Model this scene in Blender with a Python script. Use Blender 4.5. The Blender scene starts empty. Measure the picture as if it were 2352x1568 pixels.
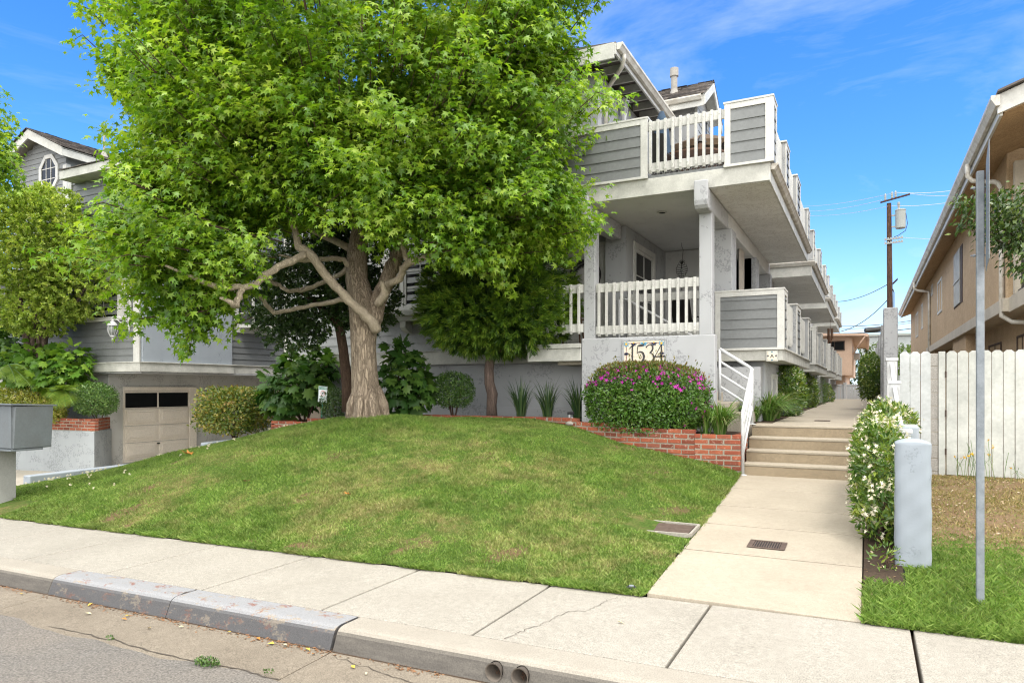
import bpy, math, random
import numpy as np
from mathutils import Vector
random.seed(7); RNG = np.random.default_rng(7)
R = math.radians
S = bpy.context.scene
COL = S.collection
TH = math.atan2(814, 1600)          # building grid is turned this much from the view
sT, cT = math.sin(TH), math.cos(TH)
EYE = 1.5

def at(x, y, D):
    """point seen at photo position (2352 px wide) at D metres depth, used to survey real positions"""
    X = (x - 1176) / 1600 * D; Z = -(y - 890) / 1600 * D
    return Vector((X * cT - D * sT, X * sT + D * cT, EYE + Z))

# ------------------------------------------------------------------ mesh helpers
OFF = {}
class MB:
    def __init__(s): s.v = []; s.f = []
    def add(s, vs, fs):
        n = len(s.v); s.v += [tuple(p) for p in vs]; s.f += [tuple(i + n for i in q) for q in fs]; return s
    def box(s, x0, x1, y0, y1, z0, z1):
        return s.add([(x0,y0,z0),(x1,y0,z0),(x1,y1,z0),(x0,y1,z0),(x0,y0,z1),(x1,y0,z1),(x1,y1,z1),(x0,y1,z1)],
                     [(0,3,2,1),(4,5,6,7),(0,1,5,4),(1,2,6,5),(2,3,7,6),(3,0,4,7)])
    def obox(s, o, a, b, c):
        o, a, b, c = map(Vector, (o, a, b, c))
        return s.add([o, o+a, o+a+b, o+b, o+c, o+a+c, o+a+b+c, o+b+c],
                     [(0,3,2,1),(4,5,6,7),(0,1,5,4),(1,2,6,5),(2,3,7,6),(3,0,4,7)])
    def prism(s, poly, d):
        """closed polygon (3D points) swept by vector d"""
        n = len(poly); d = Vector(d); P = [Vector(p) for p in poly]
        return s.add(P + [p + d for p in P], [tuple(range(n))[::-1], tuple(range(n, 2*n))] +
                     [(i, (i+1) % n, n + (i+1) % n, n + i) for i in range(n)])
    def tube(s, pts, rad, n=8, cap=True):
        pts = [Vector(p) for p in pts]
        if not hasattr(rad, '__len__'): rad = [rad] * len(pts)
        vs = []; prev = None
        for i, p in enumerate(pts):
            t = (pts[min(i+1, len(pts)-1)] - pts[max(i-1, 0)]).normalized()
            if prev is None:
                a = Vector((0,0,1)) if abs(t.z) < .9 else Vector((1,0,0))
                u = t.cross(a).normalized()
            else:
                u = (prev - t * prev.dot(t)).normalized()
            prev = u; w = t.cross(u)
            for k in range(n):
                an = 2*math.pi*k/n
                vs.append(p + (u*math.cos(an) + w*math.sin(an)) * rad[i])
        fs = [(i*n+k, i*n+(k+1) % n, (i+1)*n+(k+1) % n, (i+1)*n+k) for i in range(len(pts)-1) for k in range(n)]
        if cap: fs += [tuple(range(n))[::-1], tuple(range((len(pts)-1)*n, len(pts)*n))]
        return s.add(vs, fs)
    def lathe(s, c, prof, n=16):
        c = Vector(c); vs = []
        for r, z in prof:
            for k in range(n):
                a = 2*math.pi*k/n; vs.append(c + Vector((r*math.cos(a), r*math.sin(a), z)))
        m = len(prof)
        fs = [(i*n+k, i*n+(k+1) % n, (i+1)*n+(k+1) % n, (i+1)*n+k) for i in range(m-1) for k in range(n)]
        fs += [tuple(range(n))[::-1], tuple(range((m-1)*n, m*n))]
        return s.add(vs, fs)
    def build(s, name, mat, parent=None, bevel=0, smooth=False, seg=2):
        off = OFF.get(parent.name, Vector()) if parent else None
        if parent is None:
            V = np.array(s.v); off = Vector(((V[:,0].min()+V[:,0].max())/2, (V[:,1].min()+V[:,1].max())/2, V[:,2].min()))
        me = bpy.data.meshes.new(name)
        me.from_pydata([Vector(p) - off for p in s.v], [], s.f)
        import bmesh
        bm = bmesh.new(); bm.from_mesh(me); bmesh.ops.recalc_face_normals(bm, faces=bm.faces); bm.to_mesh(me); bm.free()
        return link(name, me, mat, parent, off, bevel, smooth, seg)

def link(name, me, mat, parent, off, bevel=0, smooth=False, seg=2):
    me.materials.append(mat)
    if smooth:
        me.polygons.foreach_set('use_smooth', [True]*len(me.polygons))
    o = bpy.data.objects.new(name, me); COL.objects.link(o)
    if parent: o.parent = parent
    else: o.location = off
    OFF[o.name] = off
    if bevel:
        b = o.modifiers.new('bevel', 'BEVEL'); b.width = bevel; b.segments = seg; b.limit_method = 'ANGLE'; b.angle_limit = R(40)
        b.harden_normals = False
    return o

def np_mesh(name, V, F, mat, parent=None, smooth=False, off=None):
    """V (N,3), F (M,k) numpy arrays to one mesh object, quickly"""
    if off is None:
        off = OFF[parent.name] if parent else Vector(((V[:,0].min()+V[:,0].max())/2, (V[:,1].min()+V[:,1].max())/2, float(V[:,2].min())))
    V = V - np.array(off)
    me = bpy.data.meshes.new(name); M, k = F.shape
    me.vertices.add(len(V)); me.vertices.foreach_set('co', V.astype(np.float32).ravel())
    me.loops.add(M*k); me.loops.foreach_set('vertex_index', F.astype(np.int32).ravel())
    me.polygons.add(M); me.polygons.foreach_set('loop_start', np.arange(0, M*k, k, dtype=np.int32))
    me.polygons.foreach_set('loop_total', np.full(M, k, dtype=np.int32))
    me.update(calc_edges=True); me.validate()
    return link(name, me, mat, parent, Vector(off), 0, smooth)

def tag(o, label, cat, group=None, kind=None):
    o['label'] = label; o['category'] = cat
    if group: o['group'] = group
    if kind: o['kind'] = kind
    return o
def thing(name, loc, label, cat, group=None):
    o = bpy.data.objects.new(name, None); COL.objects.link(o); o.location = loc; o.empty_display_size = .1
    OFF[o.name] = Vector(loc)
    return tag(o, label, cat, group)
def setting(o, kind='structure'):
    o['kind'] = kind; return o
def copy_tree(o, parent=None, loc=None):
    c = o.copy(); COL.objects.link(c); c.parent = parent
    OFF[c.name] = OFF[o.name]
    if loc is not None: c.location = loc
    for ch in list(o.children): copy_tree(ch, c)
    return c

# ------------------------------------------------------------------ materials
class NT:
    def __init__(s, name):
        s.m = bpy.data.materials.new(name); s.m.use_nodes = True
        s.t = s.m.node_tree; s.t.nodes.clear()
    def n(s, ty, ins=None, **kw):
        nd = s.t.nodes.new('ShaderNode' + ty)
        for k, v in kw.items(): setattr(nd, k, v)
        for k, v in (ins or {}).items():
            if hasattr(v, 'is_linked') or isinstance(v, bpy.types.NodeSocket): s.t.links.new(v, nd.inputs[k])
            else: nd.inputs[k].default_value = v
        return nd
    def pos(s): return s.n('NewGeometry').outputs['Position']
    def noise(s, scale, detail=4, rough=.6, vec=None, dist=0):
        return s.n('TexNoise', {'Vector': vec or s.pos(), 'Scale': scale, 'Detail': detail, 'Roughness': rough, 'Distortion': dist}).outputs['Fac']
    def ramp(s, fac, stops, interp='LINEAR'):
        r = s.n('ValToRGB', {'Fac': fac}); e = r.color_ramp.elements; r.color_ramp.interpolation = interp
        while len(e) < len(stops): e.new(.5)
        for el, (p, c) in zip(e, stops):
            el.position = p; el.color = (*c, 1) if hasattr(c, '__len__') else (c, c, c, 1)
        return r.outputs['Color']
    def mix(s, f, a, b, mode='MIX'):
        m = s.n('Mix', data_type='RGBA', blend_type=mode)
        for i, v in ((0, f), (6, a), (7, b)):
            if isinstance(v, bpy.types.NodeSocket): s.t.links.new(v, m.inputs[i])
            else: m.inputs[i].default_value = v if i == 0 else ((*v, 1) if len(v) == 3 else v)
        return m.outputs[2]
    def math(s, op, a, b=0.0, c=None):
        m = s.n('Math', operation=op)
        for i, v in ((0, a), (1, b)) + (((2, c),) if c is not None else ()):
            if isinstance(v, bpy.types.NodeSocket): s.t.links.new(v, m.inputs[i])
            else: m.inputs[i].default_value = v
        return m.outputs[0]
    def scalevec(s, v, sc):
        return s.n('VectorMath', {0: v, 1: sc}, operation='MULTIPLY').outputs[0]
    def bump(s, h, strength=.3, dist=.01):
        return s.n('Bump', {'Height': h, 'Strength': strength, 'Distance': dist}).outputs['Normal']
    def out(s, col, rough=.7, normal=None, metal=0, spec=.4, **kw):
        ins = {'Base Color': col if isinstance(col, bpy.types.NodeSocket) else (*col, 1), 'Roughness': rough, 'Metallic': metal, 'Specular IOR Level': spec}
        if normal: ins['Normal'] = normal
        ins.update(kw)
        b = s.n('BsdfPrincipled', ins)
        s.n('OutputMaterial', {'Surface': b.outputs[0]}); return s.m
def dim(c, k): return tuple(x*k for x in c)

def paint(name, c, rough=.55, dirt=.25, scale=3, grain=0, spec=.4, dirtcol=None):
    t = NT(name)
    f = t.ramp(t.noise(scale, 6, .7), [(.38, 0), (.72, 1)])
    col = t.mix(f, c, dirtcol or dim(c, 1-dirt))
    fine = t.ramp(t.noise(scale*14, 3, .6), [(.35, .92), (.7, 1.05)])
    col = t.mix(1, col, fine, 'MULTIPLY')
    h = t.noise(40, 4, .7, t.scalevec(t.pos(), (1, 1, .15)) if grain else None)
    return t.out(col, rough, t.bump(h, .25, .004), spec=spec)

def stucco(name, c, marks=.5, density=.5, mscale=1.0, markcol=None, rough=.8):
    """troweled plaster with ragged broken skip marks"""
    t = NT(name); p = t.pos()
    big = t.noise(.9, 4, .6); col = t.mix(t.ramp(big, [(.35, 0), (.7, 1)]), c, dim(c, .88))
    patch = t.noise(2.2*mscale, 3, .6)
    line = t.noise(9*mscale, 5, .7, t.scalevec(p, (1, 1, .8)), .6)
    band = t.math('LESS_THAN', t.math('ABSOLUTE', t.math('SUBTRACT', line, .5)), .06)
    mask = t.math('MULTIPLY', t.math('MULTIPLY', band, t.math('GREATER_THAN', t.noise(24*mscale, 3, .7), .5)), t.math('GREATER_THAN', patch, density))
    col = t.mix(t.math('MULTIPLY', mask, marks), col, markcol or dim(c, .42))
    st = t.ramp(t.noise(1.6, 5, .7, t.scalevec(p, (1.5, 1.5, .25))), [(.45, 0), (.8, .5)])
    col = t.mix(st, col, dim(c, .78))
    fine = t.noise(55, 4, .7)
    h = t.math('ADD', t.math('MULTIPLY', mask, -.8), t.math('MULTIPLY', fine, .5))
    return t.out(col, rough, t.bump(h, .35, .006), spec=.25)

def concrete(name, c, c2, speck=.25, rough=.85, stain=1.2):
    t = NT(name)
    col = t.mix(t.ramp(t.noise(stain, 6, .65), [(.35, 0), (.7, 1)]), c, c2)
    sp = t.ramp(t.noise(140, 2, .6), [(.3, 1-speck), (.62, 1+speck*.35)])
    col = t.mix(1, col, sp, 'MULTIPLY')
    sp2 = t.ramp(t.noise(22, 4, .75), [(.35, 1-speck*.35), (.65, 1.04)])
    col = t.mix(1, col, sp2, 'MULTIPLY')
    return t.out(col, rough, t.bump(t.noise(160, 3, .7), .35, .004), spec=.25)

def leafmat(name, stops, trans=.35, rough=.42, spec=.5, clump=None, tint=(1.25, 1.25, .55)):
    """leaf colours vary leaf by leaf and, gently, branch by branch"""
    t = NT(name)
    rnd = t.n('NewGeometry').outputs['Random Per Island']
    if clump:
        cl = t.ramp(t.noise(clump, 2, .5), [(.3, 0), (.7, 1)])
        rnd = t.math('ADD', t.math('MULTIPLY', rnd, .6), t.math('MULTIPLY', cl, .4))
    col = t.ramp(rnd, stops)
    b = t.n('BsdfPrincipled', {'Base Color': col, 'Roughness': rough, 'Specular IOR Level': spec})
    tc = t.mix(1, col, tint, 'MULTIPLY')
    tr = t.n('BsdfTranslucent', {'Color': tc})
    mx = t.n('MixShader', {0: trans, 1: b.outputs[0], 2: tr.outputs[0]})
    t.n('OutputMaterial', {'Surface': mx.outputs[0]}); return t.m

def bark(name, c, c2, scale=1, depth=.02):
    t = NT(name); p = t.scalevec(t.pos(), (1, 1, .22))
    rd = t.math('ABSOLUTE', t.math('SUBTRACT', t.noise(34*scale, 3, .6, t.scalevec(t.pos(), (1, 1, .13)), .6), .5))
    nz = t.noise(60*scale, 6, .75, p)
    h = t.math('ADD', t.ramp(rd, [(0, 0), (.09, 1)]), t.math('MULTIPLY', nz, .7))
    col = t.mix(t.ramp(h, [(.25, 0), (1, 1)]), c2, c)
    col = t.mix(t.ramp(t.noise(3, 4, .7), [(.5, 0), (.75, .55)]), col, dim(c, 1.45))
    return t.out(col, .9, t.bump(h, .9, depth), spec=.15)

m_white = paint('white_paint', (.56, .56, .525), .5, .26, 2.5, 1)
m_trim = paint('weathered_white_trim', (.51, .51, .465), .6, .38, 3, 1)
m_gutter = paint('gutter_white', (.60, .59, .54), .45, .3, 4, dirtcol=(.36, .32, .26))
m_dirtygutter = paint('stained_gutter', (.55, .53, .47), .5, .5, 5, dirtcol=(.22, .18, .14))
m_side = paint('grey_siding_paint', (.175, .185, .185), .55, .16, 1.5, 1)
m_side2 = paint('pale_siding_paint', (.30, .31, .31), .55, .14, 1.5, 1)
m_stucco = stucco('grey_stucco', (.40, .41, .42), .5, .5)
m_stucco_l = stucco('pale_stucco', (.50, .50, .48), .5, .5)
m_stucco_d = stucco('dark_grey_stucco', (.36, .37, .375), .5, .54)  # slightly darker than the plain grey stucco
m_soffit = stucco('peeling_soffit', (.66, .655, .63), .55, .45, 1.3, (.36, .34, .31))
m_porch = stucco('porch_soffit', (.60, .60, .585), .2, .56, 1.3)
m_pillar = stucco('pillar_stucco', (.31, .345, .38), .5, .58, 1.2)
m_wallL = stucco('planter_stucco', (.34, .365, .375), .55, .5, 1.4)
m_brown = stucco('brown_stucco', (.54, .405, .26), .45, .43, 2.5, (.25, .165, .095), .9)
m_soffitB = stucco('brown_soffit', (.48, .34, .20), .55, .42, 2.2, (.16, .095, .05), .9)
m_band = paint('cream_band', (.55, .50, .41), .65, .2, 2)
m_peach = paint('peach_plaster', (.66, .48, .36), .8, .12, 1)
m_peach2 = paint('peach_eave', (.56, .40, .30), .7, .2, 1)
m_walk = concrete('walk_concrete', (.37, .325, .255), (.31, .27, .21), .25)
m_riser = concrete('stained_shaded_riser', (.31, .25, .17), (.245, .195, .13), .35, stain=2.2)  # brown stain, with the shade on the risers also put into the colour
m_sidewalk = concrete('sidewalk_concrete', (.335, .312, .268), (.285, .265, .225), .40)
m_gutterpan = concrete('gutter_concrete', (.225, .192, .148), (.165, .138, .105), .5)
m_drive = concrete('drive_concrete', (.42, .38, .31), (.36, .32, .26), .2)
m_soil = concrete('soil', (.075, .05, .032), (.045, .03, .02), .7)
m_soildry = concrete('dry_soil', (.16, .105, .06), (.10, .07, .035), .6)
m_cmu = concrete('cinder_block', (.37, .355, .325), (.29, .275, .25), .4)
m_glass = NT('window_glass').out((.010, .011, .012), .08, spec=.22)
m_dark = NT('dark_interior').out((.02, .02, .022), .8)
m_iron = paint('dark_iron', (.03, .028, .026), .5, .3, 10)
m_rust = paint('rusty_iron', (.10, .07, .055), .7, .4, 20, dirtcol=(.05, .03, .02))
m_cream = paint('cream_door', (.80, .735, .64), .5, .1, 2)
m_galv = paint('galvanised_steel', (.15, .172, .19), .5, .35, 9, dirtcol=(.25, .275, .295))
m_mail = paint('mailbox_grey', (.112, .123, .127), .45, .25, 3, dirtcol=(.13, .15, .16))
m_mailpost = paint('mailbox_post', (.30, .30, .28), .55, .2, 3)
m_vinyl = paint('white_vinyl', (.55, .56, .565), .35, .06, 2)
m_picket = paint('picket_paint', (.53, .545, .505), .65, .36, 1.6, 1)
m_picket2 = paint('picket_paint_cool', (.50, .525, .52), .65, .3, 1.6, 1)
m_blue = paint('blue_cloth', (.03, .06, .10), .9, .4, 8)
m_thatch = paint('tan_canvas', (.10, .066, .038), .95, .5, 14)
m_wood = paint('brown_wood', (.11, .055, .03), .6, .3, 6)
m_curtain = paint('beige_cloth', (.42, .38, .33), .9, .2, 5)
m_pole = bark('pole_wood', (.062, .034, .022), (.018, .012, .010), .35, .01)
m_trafo = paint('transformer_grey', (.25, .27, .255), .5, .12, 2)
m_wire = NT('wire_black').out((.02, .02, .02), .6)
m_wire2 = NT('wire_bright').out((.42, .42, .42), .4)
m_pipe = paint('grey_pipe', (.10, .105, .105), .5, .2, 8)
m_pipe2 = paint('stained_pipe', (.13, .11, .09), .8, .4, 20)
m_black = NT('black_glaze').out((.012, .012, .014), .25)
m_ivory = paint('ivory_tile', (.68, .61, .48), .25, .08, 6, spec=.6)
m_tblue = NT('blue_glaze').out((.08, .28, .42), .25)
m_navy = NT('navy_glaze').out((.012, .016, .06), .25)
m_yel = NT('yellow_glaze').out((.70, .38, .03), .3)
m_redg = NT('maroon_glaze').out((.16, .02, .02), .3)
m_green = NT('sign_green').out((.012, .19, .12), .4)
m_signw = NT('sign_white').out((.72, .74, .74), .4)
m_signr = NT('sign_red').out((.50, .02, .02), .4)

def brickmat():
    t = NT('brick_red'); rnd = t.n('NewGeometry').outputs['Random Per Island']
    col = t.ramp(rnd, [(0, (.15, .045, .028)), (.35, (.27, .072, .04)), (.7, (.34, .10, .05)), (1, (.22, .075, .05))])
    col = t.mix(t.ramp(t.noise(30, 5, .7), [(.58, 0), (.68, .75)]), col, (.55, .42, .34))
    col = t.mix(t.ramp(t.noise(9, 5, .7), [(.4, 0), (.75, .5)]), col, (.13, .06, .045))
    return t.out(col, .9, t.bump(t.noise(90, 4, .7), .5, .006), spec=.2)
m_brick = brickmat()
m_mortar = concrete('mortar', (.33, .295, .235), (.25, .22, .17), .4)
def shinglemat():
    t = NT('shingles'); rnd = t.n('NewGeometry').outputs['Random Per Island']
    col = t.ramp(rnd, [(0, (.05, .045, .042)), (.6, (.12, .105, .095)), (1, (.19, .165, .145))])
    return t.out(col, .9, t.bump(t.noise(60, 3, .7), .5, .006), spec=.2)
m_shingle = shinglemat()
def roadmat():
    t = NT('asphalt')
    col = t.mix(t.ramp(t.noise(.8, 6, .65), [(.35, 0), (.7, 1)]), (.135, .126, .114), (.166, .147, .126))
    col = t.mix(1, col, t.ramp(t.noise(75, 3, .7), [(.32, .55), (.5, 1), (.68, 1.5)]), 'MULTIPLY')
    col = t.mix(t.ramp(t.noise(2.3, 7, .75), [(.6, 0), (.72, .4)]), col, (.13, .12, .11))
    return t.out(col, .9, t.bump(t.noise(75, 3, .7), .8, .008), spec=.2)
m_road = roadmat()
def kerbmat():
    """concrete kerb; a stretch of it carries peeling white paint over old red"""
    t = NT('kerb_concrete'); p = t.pos()
    col = t.mix(t.ramp(t.noise(1.4, 5, .7), [(.35, 0), (.7, 1)]), (.31, .285, .24), (.26, .235, .195))
    xyz = t.n('SeparateXYZ', {0: p}).outputs
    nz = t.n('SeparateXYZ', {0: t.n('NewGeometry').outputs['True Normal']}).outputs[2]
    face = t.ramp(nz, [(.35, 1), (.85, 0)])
    face_dark = t.mix(t.ramp(t.noise(6, 5, .75, t.scalevec(p, (.35, 1, 2))), [(.25, .72), (.6, 1)]), (0, 0, 0), (1, 1, 1))
    face_dark = t.math('MULTIPLY', face, t.n('RGBToBW', {0: face_dark}).outputs[0])
    col = t.mix(t.math('MULTIPLY', face_dark, .95), col, (.062, .057, .052))  # steep kerb face coloured darker than its top, unevenly along its length
    a = t.math('MULTIPLY', t.math('GREATER_THAN', xyz[0], -6.15), t.math('LESS_THAN', xyz[0], -3.06))
    old = t.mix(t.ramp(t.noise(7, 6, .75), [(.44, 0), (.52, 1)]), (.19, .095, .075), (.26, .225, .18))
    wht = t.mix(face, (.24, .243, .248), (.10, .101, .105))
    flake = t.ramp(t.noise(9, 7, .8, t.scalevec(p, (.7, 1, 1.4))), [(.55, 0), (.575, 1)])
    pt = t.mix(flake, wht, old)
    pt = t.mix(t.math('MULTIPLY', face_dark, .6), pt, (.055, .053, .053))
    col = t.mix(a, col, pt)
    col = t.mix(1, col, t.ramp(t.noise(130, 2, .6), [(.3, .75), (.62, 1.08)]), 'MULTIPLY')
    return t.out(col, .85, t.bump(t.noise(110, 3, .7), .35, .005), spec=.25)
m_kerb = kerbmat()
def lawnmat(name, dry):
    t = NT(name)
    n1 = t.noise(1.1, 5, .65); n2 = t.noise(7, 4, .7)
    f = t.math('ADD', t.math('MULTIPLY', n1, .65), t.math('MULTIPLY', n2, .35))
    rnd = t.n('NewGeometry').outputs['Random Per Island']
    g = t.ramp(rnd, [(0, (.085, .17, .02)), (.5, (.15, .255, .035)), (1, (.24, .33, .07))])
    yv = t.ramp(rnd, [(0, (.22, .24, .06)), (.5, (.36, .34, .12)), (1, (.50, .42, .2))])
    pxyz = t.n('SeparateXYZ', {0: t.pos()}).outputs
    lush = t.math('MULTIPLY', t.ramp(t.math('ADD', t.math('MULTIPLY', pxyz[0], .1), 1.0), [(.0, .25), (.45, 1)]), t.ramp(t.math('MULTIPLY', pxyz[1], .1), [(.80, 1), (.92, .45)])) if dry == 0 else 1.0
    col = t.mix(t.math('MULTIPLY', t.ramp(f, [(.46-dry, 0), (.63-dry, .75)]), lush), g, yv)
    col = t.mix(1, col, t.ramp(t.noise(2.6, 5, .7), [(.34, .62), (.62, 1.12)]), 'MULTIPLY')
    b = t.n('BsdfPrincipled', {'Base Color': col, 'Roughness': .55, 'Specular IOR Level': .3})
    tr = t.n('BsdfTranslucent', {'Color': col}); mx = t.n('MixShader', {0: .3, 1: b.outputs[0], 2: tr.outputs[0]})
    t.n('OutputMaterial', {'Surface': mx.outputs[0]}); return t.m
m_lawn = lawnmat('lawn_blades', .0)
m_lawnR = lawnmat('lush_blades', -.13)
def turfmat():
    t = NT('turf_base')
    f = t.math('ADD', t.math('MULTIPLY', t.noise(1.1, 5, .65), .65), t.math('MULTIPLY', t.noise(7, 4, .7), .35))
    col = t.mix(t.ramp(f, [(.48, 0), (.64, 1)]), (.065, .11, .02), (.19, .15, .065))
    bar = t.n('Attribute', attribute_name='bare').outputs['Fac']
    col = t.mix(t.math('MULTIPLY', bar, t.ramp(t.noise(14, 5, .7), [(.3, .4), (.55, 1)])), col, t.mix(t.noise(25, 4, .7), (.20, .125, .075), (.10, .06, .035)))
    col = t.mix(1, col, t.ramp(t.noise(60, 3, .7), [(.3, .5), (.65, 1.3)]), 'MULTIPLY')
    return t.out(col, .95, t.bump(t.noise(60, 3, .7), 1, .02), spec=.1)
m_turf = turfmat()

# ------------------------------------------------------------------ camera, sun, sky
cam = bpy.data.cameras.new('camera'); camo = bpy.data.objects.new('camera', cam); COL.objects.link(camo)
camo.location = (0, 0, EYE); camo.rotation_euler = (R(90), 0, TH)
cam.sensor_width = 36; cam.lens = 36*1600/2352; cam.shift_y = 106/2352; cam.clip_end = 1500
S.camera = camo
SUN_AZ, SUN_EL = Vector((.72, -.62, 0)).normalized(), R(63)
sd = bpy.data.lights.new('sun', 'SUN'); sd.energy = 1.7; sd.angle = R(14); sd.color = (1, .95, .87)
so = bpy.data.objects.new('sun', sd); COL.objects.link(so); so.location = (0, 0, 30)
sv = SUN_AZ*math.cos(SUN_EL) + Vector((0, 0, math.sin(SUN_EL)))
so.rotation_euler = sv.to_track_quat('Z', 'Y').to_euler()
w = bpy.data.worlds.new('World'); S.world = w; w.use_nodes = True
nt = w.node_tree; nt.nodes.clear()
class WN(NT):
    def __init__(s, t): s.t = t
W = WN(nt)
sky = W.n('TexSky', sky_type='NISHITA'); sky.sun_disc = False; sky.sun_elevation = SUN_EL
sky.sun_rotation = math.atan2(sv.x, sv.y); sky.altitude = 20; sky.air_density = 1.0; sky.dust_density = .6; sky.ozone_density = 2.0
dirv = W.n('TexCoord').outputs['Generated']
xyz = W.n('SeparateXYZ', {0: dirv}).outputs
hs = W.n('HueSaturation', {'Hue': .5, 'Saturation': 1.32, 'Value': 1.25, 'Color': sky.outputs[0]})
# thin wisps in front; unseen bright haze overhead and behind, added as neutral fill light
pl = W.n('VectorMath', {0: dirv, 1: (1.2, .8, 3.4), 2: (3.1, 1.7, .4)}, operation='MULTIPLY_ADD').outputs[0]
wn = W.n('TexNoise', {'Vector': pl, 'Scale': 2.6, 'Detail': 7, 'Roughness': .62, 'Distortion': .5}).outputs['Fac']
wisp = W.ramp(wn, [(.50, 0), (.84, .32)])
lowc = W.ramp(xyz[2], [(0.0, .45), (.10, .2), (.24, 0)])
fwd = W.n('VectorMath', {0: dirv, 1: (-sT, cT, 0)}, operation='DOT_PRODUCT').outputs['Value']
back = W.ramp(W.math('SUBTRACT', W.math('MULTIPLY', xyz[2], .8), W.math('MULTIPLY', fwd, .7)), [(.10, 0), (.44, .95)])
cloudcol = W.n('RGB'); cloudcol.outputs[0].default_value = (7.4, 7.6, 8.0, 1)
c0 = W.mix(1, hs.outputs[0], (.68, .87, 1.10), 'MULTIPLY'); c1 = W.mix(wisp, c0, cloudcol.outputs[0])
c2 = W.mix(lowc, c1, (5.2, 6.2, 7.8))
c3 = W.mix(back, c2, (18.0, 17.6, 17.0))
bg = W.n('Background', {'Color': c3, 'Strength': .15})
W.n('OutputWorld', {'Surface': bg.outputs[0]})
S.view_settings.view_transform = 'Standard'; S.view_settings.look = 'None'; S.view_settings.gamma = 1; S.view_settings.exposure = .53
S.cycles.filter_width = 1.15; S.cycles.max_bounces = 8; S.cycles.transparent_max_bounces = 8; S.cycles.diffuse_bounces = 4

# ------------------------------------------------------------------ ground
SL = .0165                                   # the street falls to the left
def pw(x, pts):
    return float(np.interp(x, [p[0] for p in pts], [p[1] for p in pts]))
TOPZ = [(-12.5, -.05), (-11.4, .27), (-10.4, .52), (-9.5, .70), (-8.6, .86), (-8, .92), (-5.0, .95), (-4.2, .84), (-3.33, .62), (-2.73, .53), (-2.07, .40), (-1.62, .26), (-1.4, .22)]
def lawn_np(u, v):
    u = np.asarray(u, float); v = np.asarray(v, float)
    T = np.interp(u, [p[0] for p in TOPZ], [p[1] for p in TOPZ]); zf = SL*u + .012
    vt = np.interp(u, [-12, -8, -5, -2], [9.6, 9.3, 10.0, 10.45])
    t = np.clip((v - 5) / (vt - 5), 0, 1); ex = np.interp(u, [-12, -8, -3, -1.6], [1.4, 1.75, 1.5, 1.05])
    s = 1 - (1 - t)**ex
    z = zf + (T - zf)*s
    r = np.hypot((u + 7.4)/1.15, v - 9.2); z = z + .10*np.exp(-(r/.8)**2)          # the root mound
    r2 = np.hypot((u + 6.5), v - 8.75); z = z + .05*np.exp(-(r2/.5)**2)
    z = z + .018*np.sin(u*2.1 + v*1.3)*np.sin(v*2.7 - u*.6)*np.clip(t*5, 0, 1)
    return z
def L(u, v): return float(lawn_np(u, v))
def lnoise(u, v, f, sd):
    r = np.random.default_rng(sd); s = 0
    for k in range(7):
        a = r.uniform(0, 6.28); q = f*(1 + k*.45); s = s + np.sin((u*math.cos(a) + v*math.sin(a))*q + r.uniform(0, 6.28))/(1 + .3*k)
    return s/3
def bareness(u, v):
    b_ = lnoise(u, v, 3.0, 3) + .40*lnoise(u, v, 13, 4) + .42*np.exp(-(v-5)/.22) + .25*lnoise(u, v, 1.1, 8)
    return np.clip((b_ - .60)*1.7, 0, .85)
def walk_left(v): return np.interp(v, [5, 6.3, 7.2, 9, 10.5], [-1.43, -1.47, -1.49, -1.56, -1.62])
def walkz(v): return pw(v, [(4.98, .004), (10.55, .235)])
def n_right(u, v):
    return SL*np.asarray(u, float)*.3 + np.interp(v, [5, 7, 12.2, 16], [.012, .07, .19, .25])

def grid_sheet(name, us, vs, zf, mat, left=None, right=None):
    us = np.linspace(0, 1, us); V = []
    for v in vs:
        a, b = left(v), right(v)
        uu = a + (b - a)*us; V.append(np.stack([uu, np.full_like(uu, v), zf(uu, np.full_like(uu, v))], 1))
    n, m = len(vs), len(us); V = np.concatenate(V)
    i = (np.arange(n-1)[:, None]*m + np.arange(m-1)[None]).ravel()
    F = np.stack([i, i+1, i+m+1, i+m], 1)
    return np_mesh(name, V, F, mat, smooth=True)

b = MB(); b.add([(-300,-200,-1.3),(300,-200,-1.3),(300,400,-1.3),(-300,400,-1.3)], [(0,1,2,3)])
setting(b.build('ground', m_soildry))
# asphalt with a ragged edge over the gutter pan
def edge(u): return 2.97 + .035*math.sin(u*1.7) + .02*math.sin(u*5.3 + 1) + .012*math.sin(u*13)
us = np.arange(-40, 30.01, .1); vs = [-16, -12, -8, -4, -2, 0, 1, 2, 2.5, 1.0]
V = []
for j in range(10):
    for u in us:
        v = edge(u) if j == 9 else vs[j]
        z = SL*u - .148 + (.0 if j == 9 else .012*min(1, (2.97 - v))*1 + .012*max(0, min(5, 2.97 - v)))
        V.append((u, v, z))
m = len(us); i = (np.arange(9)[:, None]*m + np.arange(m-1)[None]).ravel()
setting(np_mesh('road', np.array(V), np.stack([i, i+1, i+m+1, i+m], 1), m_road, smooth=True))
def slab(b, u0, u1, v0, v1, z0, z1, th=.1, g=.005, wl=None):
    """a concrete panel following the street slope; z0 at v0, z1 at v1"""
    P = [(u0+g, v0+g, z0), (u1-g, v0+g, z0), (u1-g, v1-g, z1), (u0+g, v1-g, z1)]
    P = [(x, y, z + SL*x) for x, y, z in P]
    b.prism(P, (0, 0, -th))
b = MB(); js = [-40] + [-3.05 + 3.05*k for k in range(-10, 10)]
for u0, u1 in zip(js[:-1], js[1:]): slab(b, u0, u1, 2.8, 3.45, -.153, -.138, .08, .004)
setting(b.build('gutter_pan', m_gutterpan, bevel=.004))
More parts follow.
